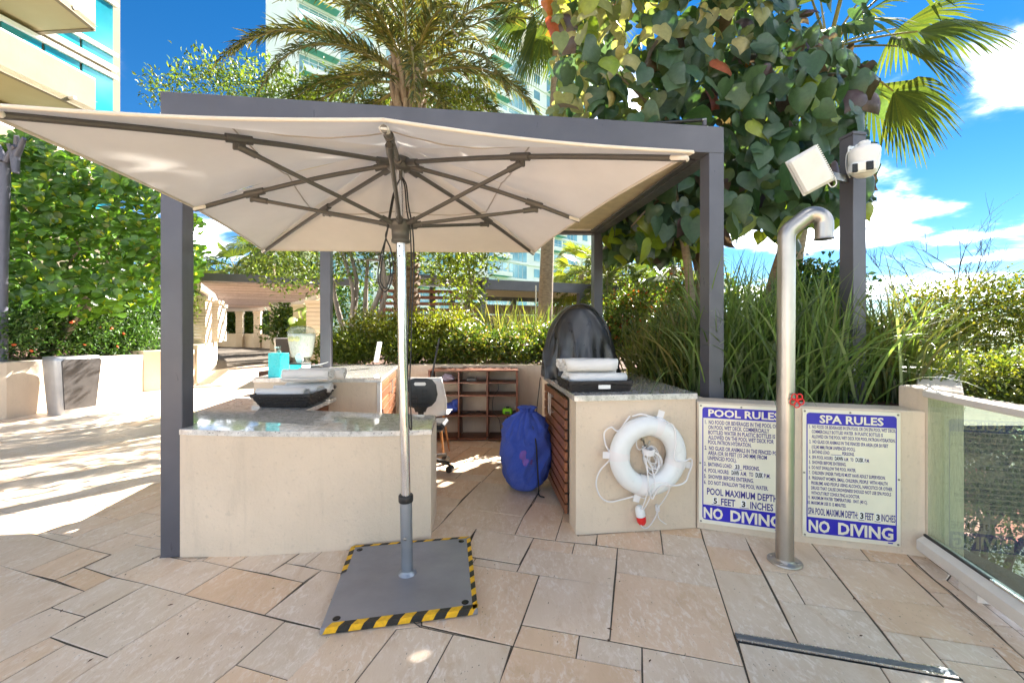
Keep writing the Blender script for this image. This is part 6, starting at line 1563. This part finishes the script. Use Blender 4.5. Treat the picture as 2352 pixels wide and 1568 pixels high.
tree('garden_tree', 'dark leafy tree below the terrace, lowest behind the glass pane', (8.4, 7.4, -4.1), [((8.3, 7.4, -2.2), (0, 0, 0)), ((8.9, 7.2, -2.0), (.1, 0, 0))],
     [pblob(2200, 1000, 8.6, 60, 60, .8), pblob(2270, 980, 8.4, 60, 60, .8), pblob(2350, 1010, 8.2, 70, 60, .8), pblob(2215, 1120, 8.0, 55, 60, .7), pblob(2290, 1150, 7.8, 60, 60, .7), pblob(2370, 1160, 7.6, 70, 70, .7), pblob(2440, 1080, 7.8, 80, 90, .7), pblob(2230, 1230, 7.6, 50, 50, .6), pblob(2320, 1260, 7.4, 60, 50, .6)], 9000, .085, .042, [(.08, .12, .03), (.11, .15, .03), (.06, .09, .025)], None, 74, 'leaf_dim', 'bark_dk', .09)
t = thing('bare_tree', 'leafless dark twigs reaching above the yellow tree', 'tree', (14.3, 15.5, -4.1)); rr = random.Random(5)
for (x0, y0, dx_, L_) in ((2150, 800, -.35, 2.3), (2095, 770, -.5, 2.0), (2190, 760, .1, 2.2), (2240, 760, -.2, 2.0)):
    b0 = P(x0, y0, 15.2); mb = MB(); mb.tube([b0 + V3(.3, 0, -4), b0], [.10, .05], 6)
    branches(b0, (dx_, 0, 1), L_, .045, 3, rr, mb, .6, 4, .35); mb.build('limb', M['bark_dk'], t)
t = thing('low_building', 'low red-tiled roof below the balustrade seen through the glass', 'building', (9, 6.2, -4.1))
MB().box(9.0, 12.5, 8.0, 11.5, -4.1, -2.6).build('wall', M['bld'], t)
MB().add([(8.8, 7.8, -2.6), (12.7, 7.8, -2.6), (12.7, 11.7, -2.6), (8.8, 11.7, -2.6), (10.75, 9.75, -1.8)], [(0, 1, 4), (1, 2, 4), (2, 3, 4), (3, 0, 4), (3, 2, 1, 0)]).build('roof', M['rooftile'], t)
# ------------------------------------------------------------------ left planter, bin, lamp
wall_thing('left_planter_wall', 'pale curved planter wall below the flowering hedge at the left', [(-9.6, 4.6), (-7.75, 6.1), (-7.60, 6.35), (-7.55, 7.2), (-7.60, 8.7), (-7.9, 8.75), (-7.86, 7.2), (-7.9, 6.45), (-9.8, 4.9)], -.02, .86)
wall_thing('left_return_wall', 'short pale wall stepping back beside the walkway', [(-7.605, 8.72), (-7.30, 9.05), (-7.22, 9.6), (-7.6, 9.7), (-7.88, 8.78)], 0, .93)
o = MB().prism([(-9.8, 4.92), (-7.92, 6.47), (-7.88, 7.2), (-7.92, 8.8), (-7.6, 9.72), (-8.28, 9.93), (-9.58, 11.85), (-11.2, 14.7), (-16, 14.7), (-14, 5)], 0, .80).build('left_soil', M['soil']); tag(o, kind='structure')
t = thing('step_light', 'small dark recessed louvre light in the left planter wall', 'light fixture', tuple(P(217, 860, 7.4)))
lc = P(217, 849, 7.42); lc.x = -7.548
MB().obox(lc, (0, 1, 0), (1, 0, 0), (0, 0, 1), .085, .008, .048, .004).build('frame', M['bronze'], t)
MB().obox(lc + V3(.008, 0, -.008), (0, 1, 0), (1, 0, 0), (0, 0, 1), .06, .004, .012, .001).build('louvre', M['blk'], t)
def bin_(name, label, c, yaw, s=1.0):
    t = thing(name, label, 'bin', tuple(c), None); c = Vector(c); u = V3(math.cos(yaw), math.sin(yaw), 0); v = V3(-math.sin(yaw), math.cos(yaw), 0)
    H_, wt, wb, dt, db = .93 * s, .31 * s, .25 * s, .24 * s, .20 * s
    # silver shell: a bent band forming top, back edge and foot, tapered towards the ground
    def pt(x, y, z): return c + u * x + v * y + V3(0, 0, z)
    prof_o = [(-wt, H_), (wt, H_)]
    mb = MB(); seg = 6; ring = []
    def outline(k):
        z = [0.0, .06, .5, .86, .93][k] * s; w = wb + (wt - wb) * z / H_; d_ = db + (dt - db) * z / H_; return z, w, d_
    for k in range(5):
        z, w, d_ = outline(k); pts = []
        for i in range(24):
            a = 2 * math.pi * i / 24; q = .55
            pts.append(pt(math.copysign(abs(math.cos(a)) ** q, math.cos(a)) * w * (.97 if k == 4 else 1), math.copysign(abs(math.sin(a)) ** q, math.sin(a)) * d_ * (.97 if k == 4 else 1), z))
        ring.append(pts)
    vs_ = [p for r_ in ring for p in r_]; fs_ = [(k * 24 + i, k * 24 + (i + 1) % 24, (k + 1) * 24 + (i + 1) % 24, (k + 1) * 24 + i) for k in range(4) for i in range(24)]
    fs_.append(tuple(range(4 * 24, 5 * 24))); mb.add(vs_, fs_, True); mb.build('shell', M['bin_sil'], t)
    z0, w0, d0 = outline(1); z1, w1, d1 = outline(3)
    MB().add([pt(-w0 * .80, -d0 - .006, z0 + .04), pt(w0 * .80, -d0 - .006, z0 + .04), pt(w1 * .84, -d1 - .006, z1), pt(w1 * .74, -d1 - .006, z1 + .03), pt(-w1 * .74, -d1 - .006, z1 + .03), pt(-w1 * .84, -d1 - .006, z1),
              pt(-w0 * .80, -d0 + .02, z0 + .04), pt(w0 * .80, -d0 + .02, z0 + .04), pt(w1 * .84, -d1 + .02, z1), pt(w1 * .74, -d1 + .02, z1 + .03), pt(-w1 * .74, -d1 + .02, z1 + .03), pt(-w1 * .84, -d1 + .02, z1)],
             [(0, 1, 2, 3, 4, 5)] + [(i, 6 + i, 6 + (i + 1) % 6, (i + 1) % 6) for i in range(6)]).build('door', M['bin_dk'], t)
    MB().obox(pt(0, 0, H_ + .002), u, v, (0, 0, 1), wt * .45, dt * .45, .004, .002).build('opening', M['blk'], t)
bin_('litter_bin', 'tapered silver and charcoal litter bin against the left planter wall', (-7.15, 6.86, 0), math.radians(76))
bin_('litter_bin', 'distant brown litter bin beside the walkway columns', (P(650, 800, 14.5).x, 14.5, ground(14.5)), math.radians(30), .9)
t = thing('lamp_post', 'grey branching lamp post at the left edge', 'lamp post', (-7.95, 6.55, .8))
lb = P(6, 690, 6.6); lb.z = .8; lt = P(10, 345, 6.6)
MB().tube([lb, V3(lb.x, lb.y, 2.45)], .06, 16).build('pole', M['lamp_grey'], t)
MB().tube([V3(lb.x, lb.y, 2.45), P(10, 400, 6.6), P(12, 365, 6.6)], [.07, .07, .06], 16).build('sleeve', M['lamp_grey'], t)
for a, b in (((10, 370), (-20, 315)), ((14, 372), (34, 335)), ((36, 392), (20, 330)), ((36, 360), (56, 318)), ((36, 362), (38, 312))):
    MB().tube([P(*a, 6.55), P((a[0] + b[0]) / 2 + 2, (a[1] + b[1]) / 2 - 4, 6.55), P(*b, 6.5)], [.05, .042, .03], 10).build('arm', M['lamp_grey'], t)
MB().tube([P(36, 398, 6.55), P(37, 362, 6.55)], .045, 12).build('spur', M['lamp_grey'], t)

# flowering hedge, and the big paddle-leaved bush above it
rng = np.random.default_rng(91)
shrub('flowering_hedge', 'dense dark green hedge with orange flowers on the left planter', [(-8.15 + rng.uniform(-.75, .25) + (-.7 if y < 6.4 else 0), y, rng.uniform(1.0, 1.55), .42, .42, .34) for y in np.linspace(5.2, 9.3, 34)] + [(-8.9, y, 1.5, .5, .45, .4) for y in np.linspace(5.0, 9.5, 10)] + [(-8.5 + rng.uniform(-.3, .3), y, rng.uniform(1.6, 2.1), .45, .4, .4) for y in np.linspace(7.6, 9.9, 9)], 46000, .085, .030, [(.05, .115, .026), (.07, .145, .03), (.04, .09, .028), (.09, .165, .03)], None, 8, 92, shell=.6, cat='hedge', base=(-8.3, 7.3, .8))
mb = MB()
for k in range(12):
    p = V3(-7.62 + rng.uniform(-.25, .1), rng.uniform(5.9, 9.0), rng.uniform(.95, 1.5)); mb.lathe([(0, 0), (.022, .012), (.03, .02), (0, .026)], p, 6, (rng.normal(), rng.normal(), 1))
tag(mb.build('orange_blossom', plain('orange_petal', (.62, .10, .02), .5)), 'tiny orange blossoms dotted over the left hedge', 'flowers', kind='stuff')
shrub('green_shrub', 'bright green shrub between the hedge and the walkway', [(-8.35, 10.2, 1.5, .5, .5, .45), (-8.2, 10.3, 2.1, .5, .5, .5), (-8.5, 10.6, 2.7, .5, .5, .5), (-8.4, 10.6, 3.3, .42, .42, .4), (-8.05, 10.4, 3.0, .3, .3, .3)], 6000, .085, .04, [(.15, .22, .025), (.22, .28, .03), (.09, .14, .02)], None, 6, 94, shell=.7, base=(-8.4, 10.4, .8))
def rosette(seed):
    r_ = np.random.default_rng(seed); vs_ = []; fs_ = []; tn = []
    n_ = 9
    for k in range(n_):
        a = k * 2.399 + r_.normal() * .15; lift = 1.25 - 1.15 * (k / n_) ** .7 * 1.0; L = .75 + .3 * (k / n_); inner = k < 2
        d = np.array([math.cos(a) * math.cos(lift), math.sin(a) * math.cos(lift), math.sin(lift)]) if not inner else np.array([math.cos(a) * .35, math.sin(a) * .35, .9]); d /= np.linalg.norm(d)
        sd = np.cross(d, [0, 0, 1.0]); sd /= np.linalg.norm(sd); up = np.cross(sd, d); b = len(vs_)
        if inner: L = .55
        out = [(0.02, .03), (.3, .10), (.55, .23), (.78, .29), (.93, .22), (1.0, .03)]
        for s, w in out:
            c = d * L * s - up * .10 * L * s * s; vs_ += [c - sd * w * L + up * .05 * L * (w / .29), c - up * .012, c + sd * w * L + up * .05 * L * (w / .29)]
        col = np.array([(.26, .32, .03) if inner else (.10, .20, .028), (.33, .37, .035) if inner else (.075, .165, .026)][int(r_.integers(2))]) * (1 + .15 * r_.normal())
        for q in range(len(out) - 1):
            for h in (0, 1): fs_.append((b + 3 * q + h, b + 3 * q + h + 1, b + 3 * q + h + 4, b + 3 * q + h + 3)); tn.append(col)
    return np.array(vs_), np.array(fs_), np.clip(np.array(tn), .01, .9)
RO = [rosette(k) for k in range(6)]; ROM = [mesh_np('leaf_rosette', v, f, M['leaf_gl'], smooth=True, tint=c) for v, f, c in RO]
t = thing('paddle_leaf_bush', 'tall bush of glossy paddle-shaped leaves filling the left side', 'bush', (-8.6, 7.6, .8)); rng = np.random.default_rng(17)
BP = [(-260, 300), (40, 312), (300, 410), (450, 480), (470, 540), (452, 650), (380, 690), (200, 735), (60, 720), (-260, 700)]
pts = []
while len(pts) < 1150:
    x = rng.uniform(-260, 480); y = rng.uniform(180, 740)
    if not inside((x, y), BP): continue
    pts.append((x, y, 6.8 + 2.6 * rng.random() ** 1.2 + max(0, x - 330) * .012))
pts.sort(key=lambda a: a[2]); pts_n = [p for p in pts if -20 < p[0]][:290]; s_n = set(pts_n); vv = []; ff = []; tt = []; off = 0
for (x, y, Y) in pts:
    p = P(x, y, Y); az_ = Vector(rng.normal(size=3) * .38 + np.array([.35, -.75, .62])).normalized(); ax_2 = az_.orthogonal().normalized(); a = rng.uniform(0, 6.28); ay_2 = az_.cross(ax_2); ax2 = ax_2 * math.cos(a) + ay_2 * math.sin(a); ay2 = az_.cross(ax2); sz = rng.uniform(.165, .25)
    if (x, y, Y) in s_n:
        o = bpy.data.objects.new('leaf_rosette', ROM[int(rng.integers(6))]); link(o, t)
        o.matrix_basis = Matrix(((ax2.x * sz, ay2.x * sz, az_.x * sz, p.x), (ax2.y * sz, ay2.y * sz, az_.y * sz, p.y), (ax2.z * sz, ay2.z * sz, az_.z * sz, p.z), (0, 0, 0, 1)))
    else:
        v, f, c = RO[int(rng.integers(6))]; vv.append(v @ np.array([ax2, ay2, az_]) * sz + np.array(p)); ff.append(f + off); off += len(v); tt.append(c)
tag(link(bpy.data.objects.new('inner_rosettes', mesh_np('inner_rosettes', np.concatenate(vv), np.concatenate(ff), M['leaf_gl'], smooth=True, tint=np.concatenate(tt))), t), kind='stuff')
limbs((-8.5, 7.7, .8), [P(x, y, 7.6) for x, y in ((60, 420), (180, 480), (300, 520), (400, 560), (120, 600), (260, 620), (20, 560), (360, 480))], .04, 5, M['bark_gry'], 'stem', t, 7)

# ------------------------------------------------------------------ walkway: planter, columns, timber canopy
wall_thing('walkway_planter', 'curved cream planter wall at the foot of the nearest walkway column', [(-7.27, 9.75), (-7.75, 10.55), (-8.6, 12.0), (-9.6, 13.7), (-10.6, 15.2), (-11.3, 14.8), (-9.6, 11.8), (-8.3, 9.9)], .1, 1.02, 'stucco_far')
def column(label, x, y, z0, z1, w, yaw=.3, group='walkway columns', cap=True):
    t = thing('stone_column', label, 'column', (x, y, z0), group); u = V3(math.cos(yaw), math.sin(yaw), 0); v = V3(-math.sin(yaw), math.cos(yaw), 0); n_ = 14
    for k in range(n_):                                     # slightly offset courses
        a = z0 + (z1 - z0 - .12) * k / n_; b_ = z0 + (z1 - z0 - .12) * (k + 1) / n_; e = .004 * (k % 2)
        MB().obox((x, y, (a + b_) / 2), u, v, (0, 0, 1), w + e, w + e, (b_ - a) / 2 - .004, .004).build('course', M['stucco_far'], t)
    if cap: MB().obox((x, y, z1 - .06), u, v, (0, 0, 1), w * 1.22, w * 1.22, .058, .01).build('capital', M['stucco_far'], t)
c = P(458, 790, 11.2); column('stone column on the curved planter, nearest the booth', c.x, 11.2, 1.02, 2.28, .21)
c = P(488, 780, 13.0); column('second stone column along the left of the walkway', c.x, 13.0, 1.02, 2.30, .21)
c = P(500, 780, 15.0); column('third stone column along the left of the walkway', c.x, 15.0, 1.02, 2.32, .21)
for (x, Y, w, lab) in ((631, 19.5, .17, 'right of the walkway, tallest in the gap'), (592, 21.5, .15, 'at the far bend, right of the pair'), (551, 22.0, .15, 'at the far bend, middle'), (508, 22.5, .15, 'at the far bend, leftmost'), (690, 16.5, .22, 'right side, left of the dispenser'), (722, 14.6, .22, 'right side, just behind the dispenser')):
    c = P(x, 700, Y); column('stone walkway column ' + lab, c.x, Y, ground(Y), 2.42, w)
wall_thing('far_low_wall', 'low cream wall between the far walkway columns', [(P(500, 0, 22.4).x - 1, 22.6), (P(560, 0, 22).x, 22.1), (P(600, 0, 21.5).x, 21.5), (P(640, 0, 19.8).x, 20.2), (P(640, 0, 19.8).x + .3, 20.6), (P(600, 0, 21.5).x, 22.1), (P(500, 0, 22.4).x - 1, 23.1)], .3, 1.28, 'stucco_far')
wall_thing('right_low_wall', 'low cream wall along the right of the walkway behind the dispenser', [(P(690, 0, 16.6).x, 16.6), (P(735, 0, 14).x, 14), (P(745, 0, 12).x, 12.0), (P(745, 0, 12).x + .4, 12.0), (P(735, 0, 14).x + .5, 14.2), (P(690, 0, 16.6).x + .4, 17.0)], .1, 1.15, 'stucco_far')
t = thing('timber_canopy', 'curved timber slat canopy over the walkway', 'trellis', (-9, 15, 0))
La = [P(457, 0, 11.0), P(490, 0, 14.0), P(500, 0, 18.0), P(500, 0, 22.6)]; Ra = [P(752, 0, 12.0), P(735, 0, 14.2), P(690, 0, 17), P(640, 0, 20), P(596, 0, 21.6), P(500, 0, 22.7)]
def along(poly, s):
    f = s * (len(poly) - 1); i = min(int(f), len(poly) - 2); q = poly[i].lerp(poly[i + 1], f - i); return q
for poly, n_ in ((La, 3), (Ra, 5)):
    for i in range(n_):
        a, b = poly[i].copy(), poly[i + 1].copy(); a.z = b.z = 2.53; MB().bar(a, b, .09, .17).build('edge_beam', M['wht2'], t)
mbx = 0
for k in range(34):
    s = k / 33; a = along(La, s * .98).copy(); b = along(Ra, s * .80).copy(); a.z = 2.66; b.z = 2.66; d_ = (b - a).normalized()
    MB().bar(a - d_ * .35, b + d_ * .25, .075, .11).build('slat', M['wood_br'], t)
a = La[0].copy(); b = Ra[0].copy(); a.z = b.z = 2.74; d_ = (b - a).normalized(); MB().bar(a - d_ * 1.2 + V3(0, -.25, 0), b + d_ * .8 + V3(0, -.25, 0), .1, .20).build('fascia', M['bronze'], t)
rng = np.random.default_rng(55)
t = thing('big_leaf_plant', 'large lime green split-leaf plant beside the walkway columns', 'plant', (P(700, 0, 15.5).x, 15.5, .9))
for k in range(26):
    x = rng.uniform(684, 735); y = rng.uniform(700, 760); p = P(x, y, rng.uniform(15, 16)); sd, tip, nr = leaf_frame(rng); sz = rng.uniform(.45, .75)
    o = bpy.data.objects.new('leaf', HME[('lime', int(rng.integers(5)))]); link(o, t); o.matrix_basis = Matrix(((sd.x * sz, tip.x * sz, nr.x * sz, p.x), (sd.y * sz, tip.y * sz, nr.y * sz, p.y), (sd.z * sz, tip.z * sz, nr.z * sz, p.z), (0, 0, 0, 1)))
for (x, y, lab, sd_) in ((535, 735, 'behind the far left bay', 1), (572, 745, 'behind the far middle bay', 2), (612, 740, 'behind the far right bay', 3), (665, 740, 'between the right-hand columns', 4)):
    c = P(x, y, 23.4 if sd_ < 4 else 18.5); shrub('garden_plant', 'leafy tropical plant ' + lab + ' of the walkway', [(c.x, c.y, c.z, .7, .4, .9), (c.x + .2, c.y, c.z + .5, .6, .4, .6), (c.x - .3, c.y, c.z - .4, .6, .4, .5)], 1600, .22, .11, MG + [(.05, .10, .03)], None, 0, 200 + sd_, 'leaf', base=(c.x, c.y, .8))
shrub('background_trees', 'mass of green trees beyond the walkway', [pblob(x, y, 30, 70, 50, 2.0) for x, y in ((450, 640), (520, 660), (600, 670), (680, 640), (740, 660), (830, 690), (480, 700), (560, 710), (640, 715), (720, 710))], 9000, .35, .16, MG + DG, None, 0, 210, 'leaf_dim', base=(-14, 30, .8), cat='trees')
shrub('background_trees', 'mass of green shrubs beyond the dark pavilion', [pblob(x, y, 24, 60, 30, 1.5) for x, y in ((1330, 660), (1400, 650), (1480, 660), (1560, 650), (1640, 670), (1300, 690), (1440, 690), (1720, 690), (1800, 700), (1900, 720))], 8000, .28, .13, MG + [(.2, .22, .03)], None, 0, 211, 'leaf_dim', base=(8, 24, .8), cat='shrubs')

# ------------------------------------------------------------------ dark pavilion behind the hedge
t = thing('dark_pavilion', 'flat-roofed dark pavilion with louvred sides behind the back hedge', 'pavilion', (1.5, 15, .8))
f0, f1 = V3(-1.0, 14.0, 0), V3(4.3, 16.0, 0); fd = (f1 - f0).normalized(); fb = V3(-fd.y, fd.x, 0)
ztp = 3.08; bh = .33
MB().bar(f0 + V3(0, 0, ztp - bh / 2), f1 + V3(0, 0, ztp - bh / 2), .2, bh).build('beam', M['pav'] if 'pav' in M else M['bronze'], t)
for a, b in ((f0, f0 + fb * 4.5), (f1, f1 + fb * 4.5), (f0 + fb * 4.5, f1 + fb * 4.5)): MB().bar(a + V3(0, 0, ztp - bh / 2 + .002) + fb * .1, b + V3(0, 0, ztp - bh / 2 + .002), .2, bh).build('beam', M['bronze'], t)
MB().prism([(p.x, p.y) for p in (f0 + fb * .1, f1 + fb * .1, f1 + fb * 4.4, f0 + fb * 4.4)], ztp - .16, ztp - .05).build('roof', M['ceiling'], t)
for s_, r_ in ((0, 0), (.66, 0), (1, 0), (0, 1), (1, 1), (.5, 1)): p = f0.lerp(f1, s_) + fb * (4.5 * r_); MB().obox(p + V3(0, 0, 1.77), fd, fb, (0, 0, 1), .11, .11, .98).build('post', M['bronze'], t)
for k in range(4): MB().bar(f0 + fb * 4.3 + V3(0, 0, 1.0 + .45 * k), f1 + fb * 4.3 + V3(0, 0, 1.0 + .45 * k), .05, .42).build('wall_board', M['wood_br'], t)
for k in range(9): MB().bar(f0 - fd * .15 + V3(0, 0, 1.05 + .2 * k), f0 - fd * 3.2 + fb * .6 + V3(0, 0, 1.05 + .2 * k), .05, .10).build('louvre', M['wood_dk'], t)
MB().bar(f0 - fd * 3.3 + V3(0, 0, 2.95), f0 - fd * .1 + V3(0, 0, 2.95), 2.2, .10).build('side_roof', M['bronze'], t)
for s_ in (1.5, 3.1): MB().obox(f0 - fd * s_ + fb * .8 + V3(0, 0, 1.8), fd, fb, (0, 0, 1), .09, .09, 1.05).build('post', M['bronze'], t)

# ------------------------------------------------------------------ towers
def tower(name, label, A, B, depth, z0, nfl, fh, bays, seed, wings=True, bd=1.5):
    """white residential tower: slab edges, glazed bays, balconies with teal soffits; A..B is the face we see"""
    A = V3(*A, 0); B = V3(*B, 0); d = (B - A).normalized(); o = V3(d.y, -d.x, 0); L = (B - A).length
    if o.y > 0: o = -o
    t = thing(name, label, 'building', (A.x, A.y, z0)); bk = -o
    q = [A, B, B + bk * depth, A + bk * depth]; MB().prism([(p.x, p.y) for p in q], z0, z0 + nfl * fh).build('core', M['bld'], t)
    cell = L / bays; rr = random.Random(seed)
    for f in range(nfl):
        z = z0 + f * fh
        MB().bar(A + o * .10 + V3(0, 0, z + fh - .2), B + o * .10 + V3(0, 0, z + fh - .2), .24, .4).build('slab_edge', M['bld'], t)
        for b in range(bays):
            a = A + d * (cell * (b + .06)); e = A + d * (cell * (b + .94)); kind = b % 3
            if kind == 2:      # plain wall bay with a small window
                m = a.lerp(e, .5); MB().bar(m - d * cell * .16 + o * .03 + V3(0, 0, z + fh * .45), m + d * cell * .16 + o * .03 + V3(0, 0, z + fh * .45), .08, fh * .5).build('window', M['win'], t); continue
            w = MB().bar(a + o * .03 + V3(0, 0, z + fh * .42), e + o * .03 + V3(0, 0, z + fh * .42), .08, fh * .78).build('window', M['win'], t)
            for s in (.25, .5, .75): MB().bar(a.lerp(e, s) + o * .085 + V3(0, 0, z + .05), a.lerp(e, s) + o * .085 + V3(0, 0, z + fh * .8), .05, .07).build('mullion', M['bld'], w)
            if kind == 0:
                bl = MB().bar(a + o * (bd / 2) + V3(0, 0, z + .02), e + o * (bd / 2) + V3(0, 0, z + .02), bd, .16).build('balcony', M['bld'], t)
                MB().bar(a + o * (bd / 2) + V3(0, 0, z - .075), e + o * (bd / 2) + V3(0, 0, z - .075), bd * .98, .02).build('soffit', M['teal'], bl)
                MB().bar(a + o * bd + V3(0, 0, z + .38), e + o * bd + V3(0, 0, z + .38), .07, .62).build('parapet', M['bld'], bl)
                MB().bar(a + o * bd + V3(0, 0, z + 1.08), e + o * bd + V3(0, 0, z + 1.08), .05, .06).build('rail', M['wht'], bl)
    return t
tower('white_tower', 'tall white residential tower with teal balcony soffits behind the date palm', (-25.5, 50.0), (17.0, 90.0), 14, -4, 22, 3.0, 12, 1)
tower('low_tower', 'white apartment wing with teal balconies below the umbrella edge', (-9.0, 92.0), (17.0, 96.0), 10, -4, 9, 3.0, 9, 2)

# the near residence at the upper left: facade, glazing and curved stucco balconies
t = thing('near_residence', 'cream stucco building with cyan windows and deep balconies at the upper left', 'building', (-15, 14, -4))
D = V3(.21, 1, 0).normalized(); O_ = V3(D.y, -D.x, 0); E0 = V3(-14.75, 16.0, 0)
A = E0 - D * 16
MB().prism([(p.x, p.y) for p in (A - O_ * 8, A - O_ * .12, E0 - O_ * .12, E0 - O_ * 8)], -4, 22).build('wall', M['bld_cream'], t)
MB().bar(E0 - D * .12 + O_ * .02 + V3(0, 0, 9), E0 - D * .12 + O_ * .02 + V3(0, 0, 9.01), .3, 26).build('corner_pier', M['bld'], t)
FH = 2.72
for f in range(-1, 5):
    zb_ = 8.30 + f * FH                                   # balcony underside level
    for k in range(4):
        a = E0 - D * (.32 + 1.02 * k); b = a - D * .94
        w = MB().bar(a - O_ * .04 + V3(0, 0, zb_ + 1.55), b - O_ * .04 + V3(0, 0, zb_ + 1.55), .06, 1.75).build('window', M['win_c'], t)
        w2 = MB().bar(a - O_ * .04 + V3(0, 0, zb_ + .34), b - O_ * .04 + V3(0, 0, zb_ + .34), .06, .44).build('window', M['win_c'], t)
        MB().bar(a - D * .97 + O_ * .01 + V3(0, 0, zb_ + 1.3), a - D * .97 + O_ * .01 + V3(0, 0, zb_ + 1.301), .16, 2.6).build('mullion', M['bld'], w)
    for zz in (.62, .10, 2.5): MB().bar(E0 - D * .2 + O_ * .012 + V3(0, 0, zb_ + zz), E0 - D * 4.4 + O_ * .012 + V3(0, 0, zb_ + zz), .17, .13).build('transom', M['bld'], t)
    # balcony: slab with a stucco parapet
    ea = V3(-13.32, 13.5, 0); n_ = 12; outer = []
    for k in range(n_ + 1):
        s = k / n_; q = ea - D * (s * 9.5) + O_ * (1.1 * math.sin(s * math.pi * .9) if f % 2 else .75 * s); outer.append(q)
    inner = [A - O_ * .1, E0 - D * 2.4 - O_ * .1]
    pol = [(p.x, p.y) for p in outer] + [(p.x, p.y) for p in inner]
    bl = MB().prism(pol, zb_, zb_ + .14).build('balcony', M['bld_ceil'], t)
    par = [(p.x, p.y) for p in outer] + [((p - O_ * .14).x, (p - O_ * .14).y) for p in outer[::-1]]
    MB().prism(par, zb_ - .03, zb_ + 1.08).build('parapet', M['bld_cream'], bl)
    pe = outer[0]; MB().bar(pe - O_ * .08 + V3(0, 0, zb_ + .525), (E0 - D * 2.4) - O_ * .1 + V3(0, 0, zb_ + .525), .13, 1.11).build('parapet_end', M['bld_cream'], bl)
    mb = MB(); mb.tube([p + O_ * .02 - O_ * .07 + V3(0, 0, zb_ + 1.10) for p in outer], .05, 6); mb.build('coping', M['bld'], bl)
    for s in (.7, 3.9): q = ea - D * s + O_ * .05; MB().tube([q + V3(0, 0, zb_ + .12), q + O_ * .22 + V3(0, 0, zb_ + .10)], .05, 8).build('drain_spout', M['wht2'], bl)
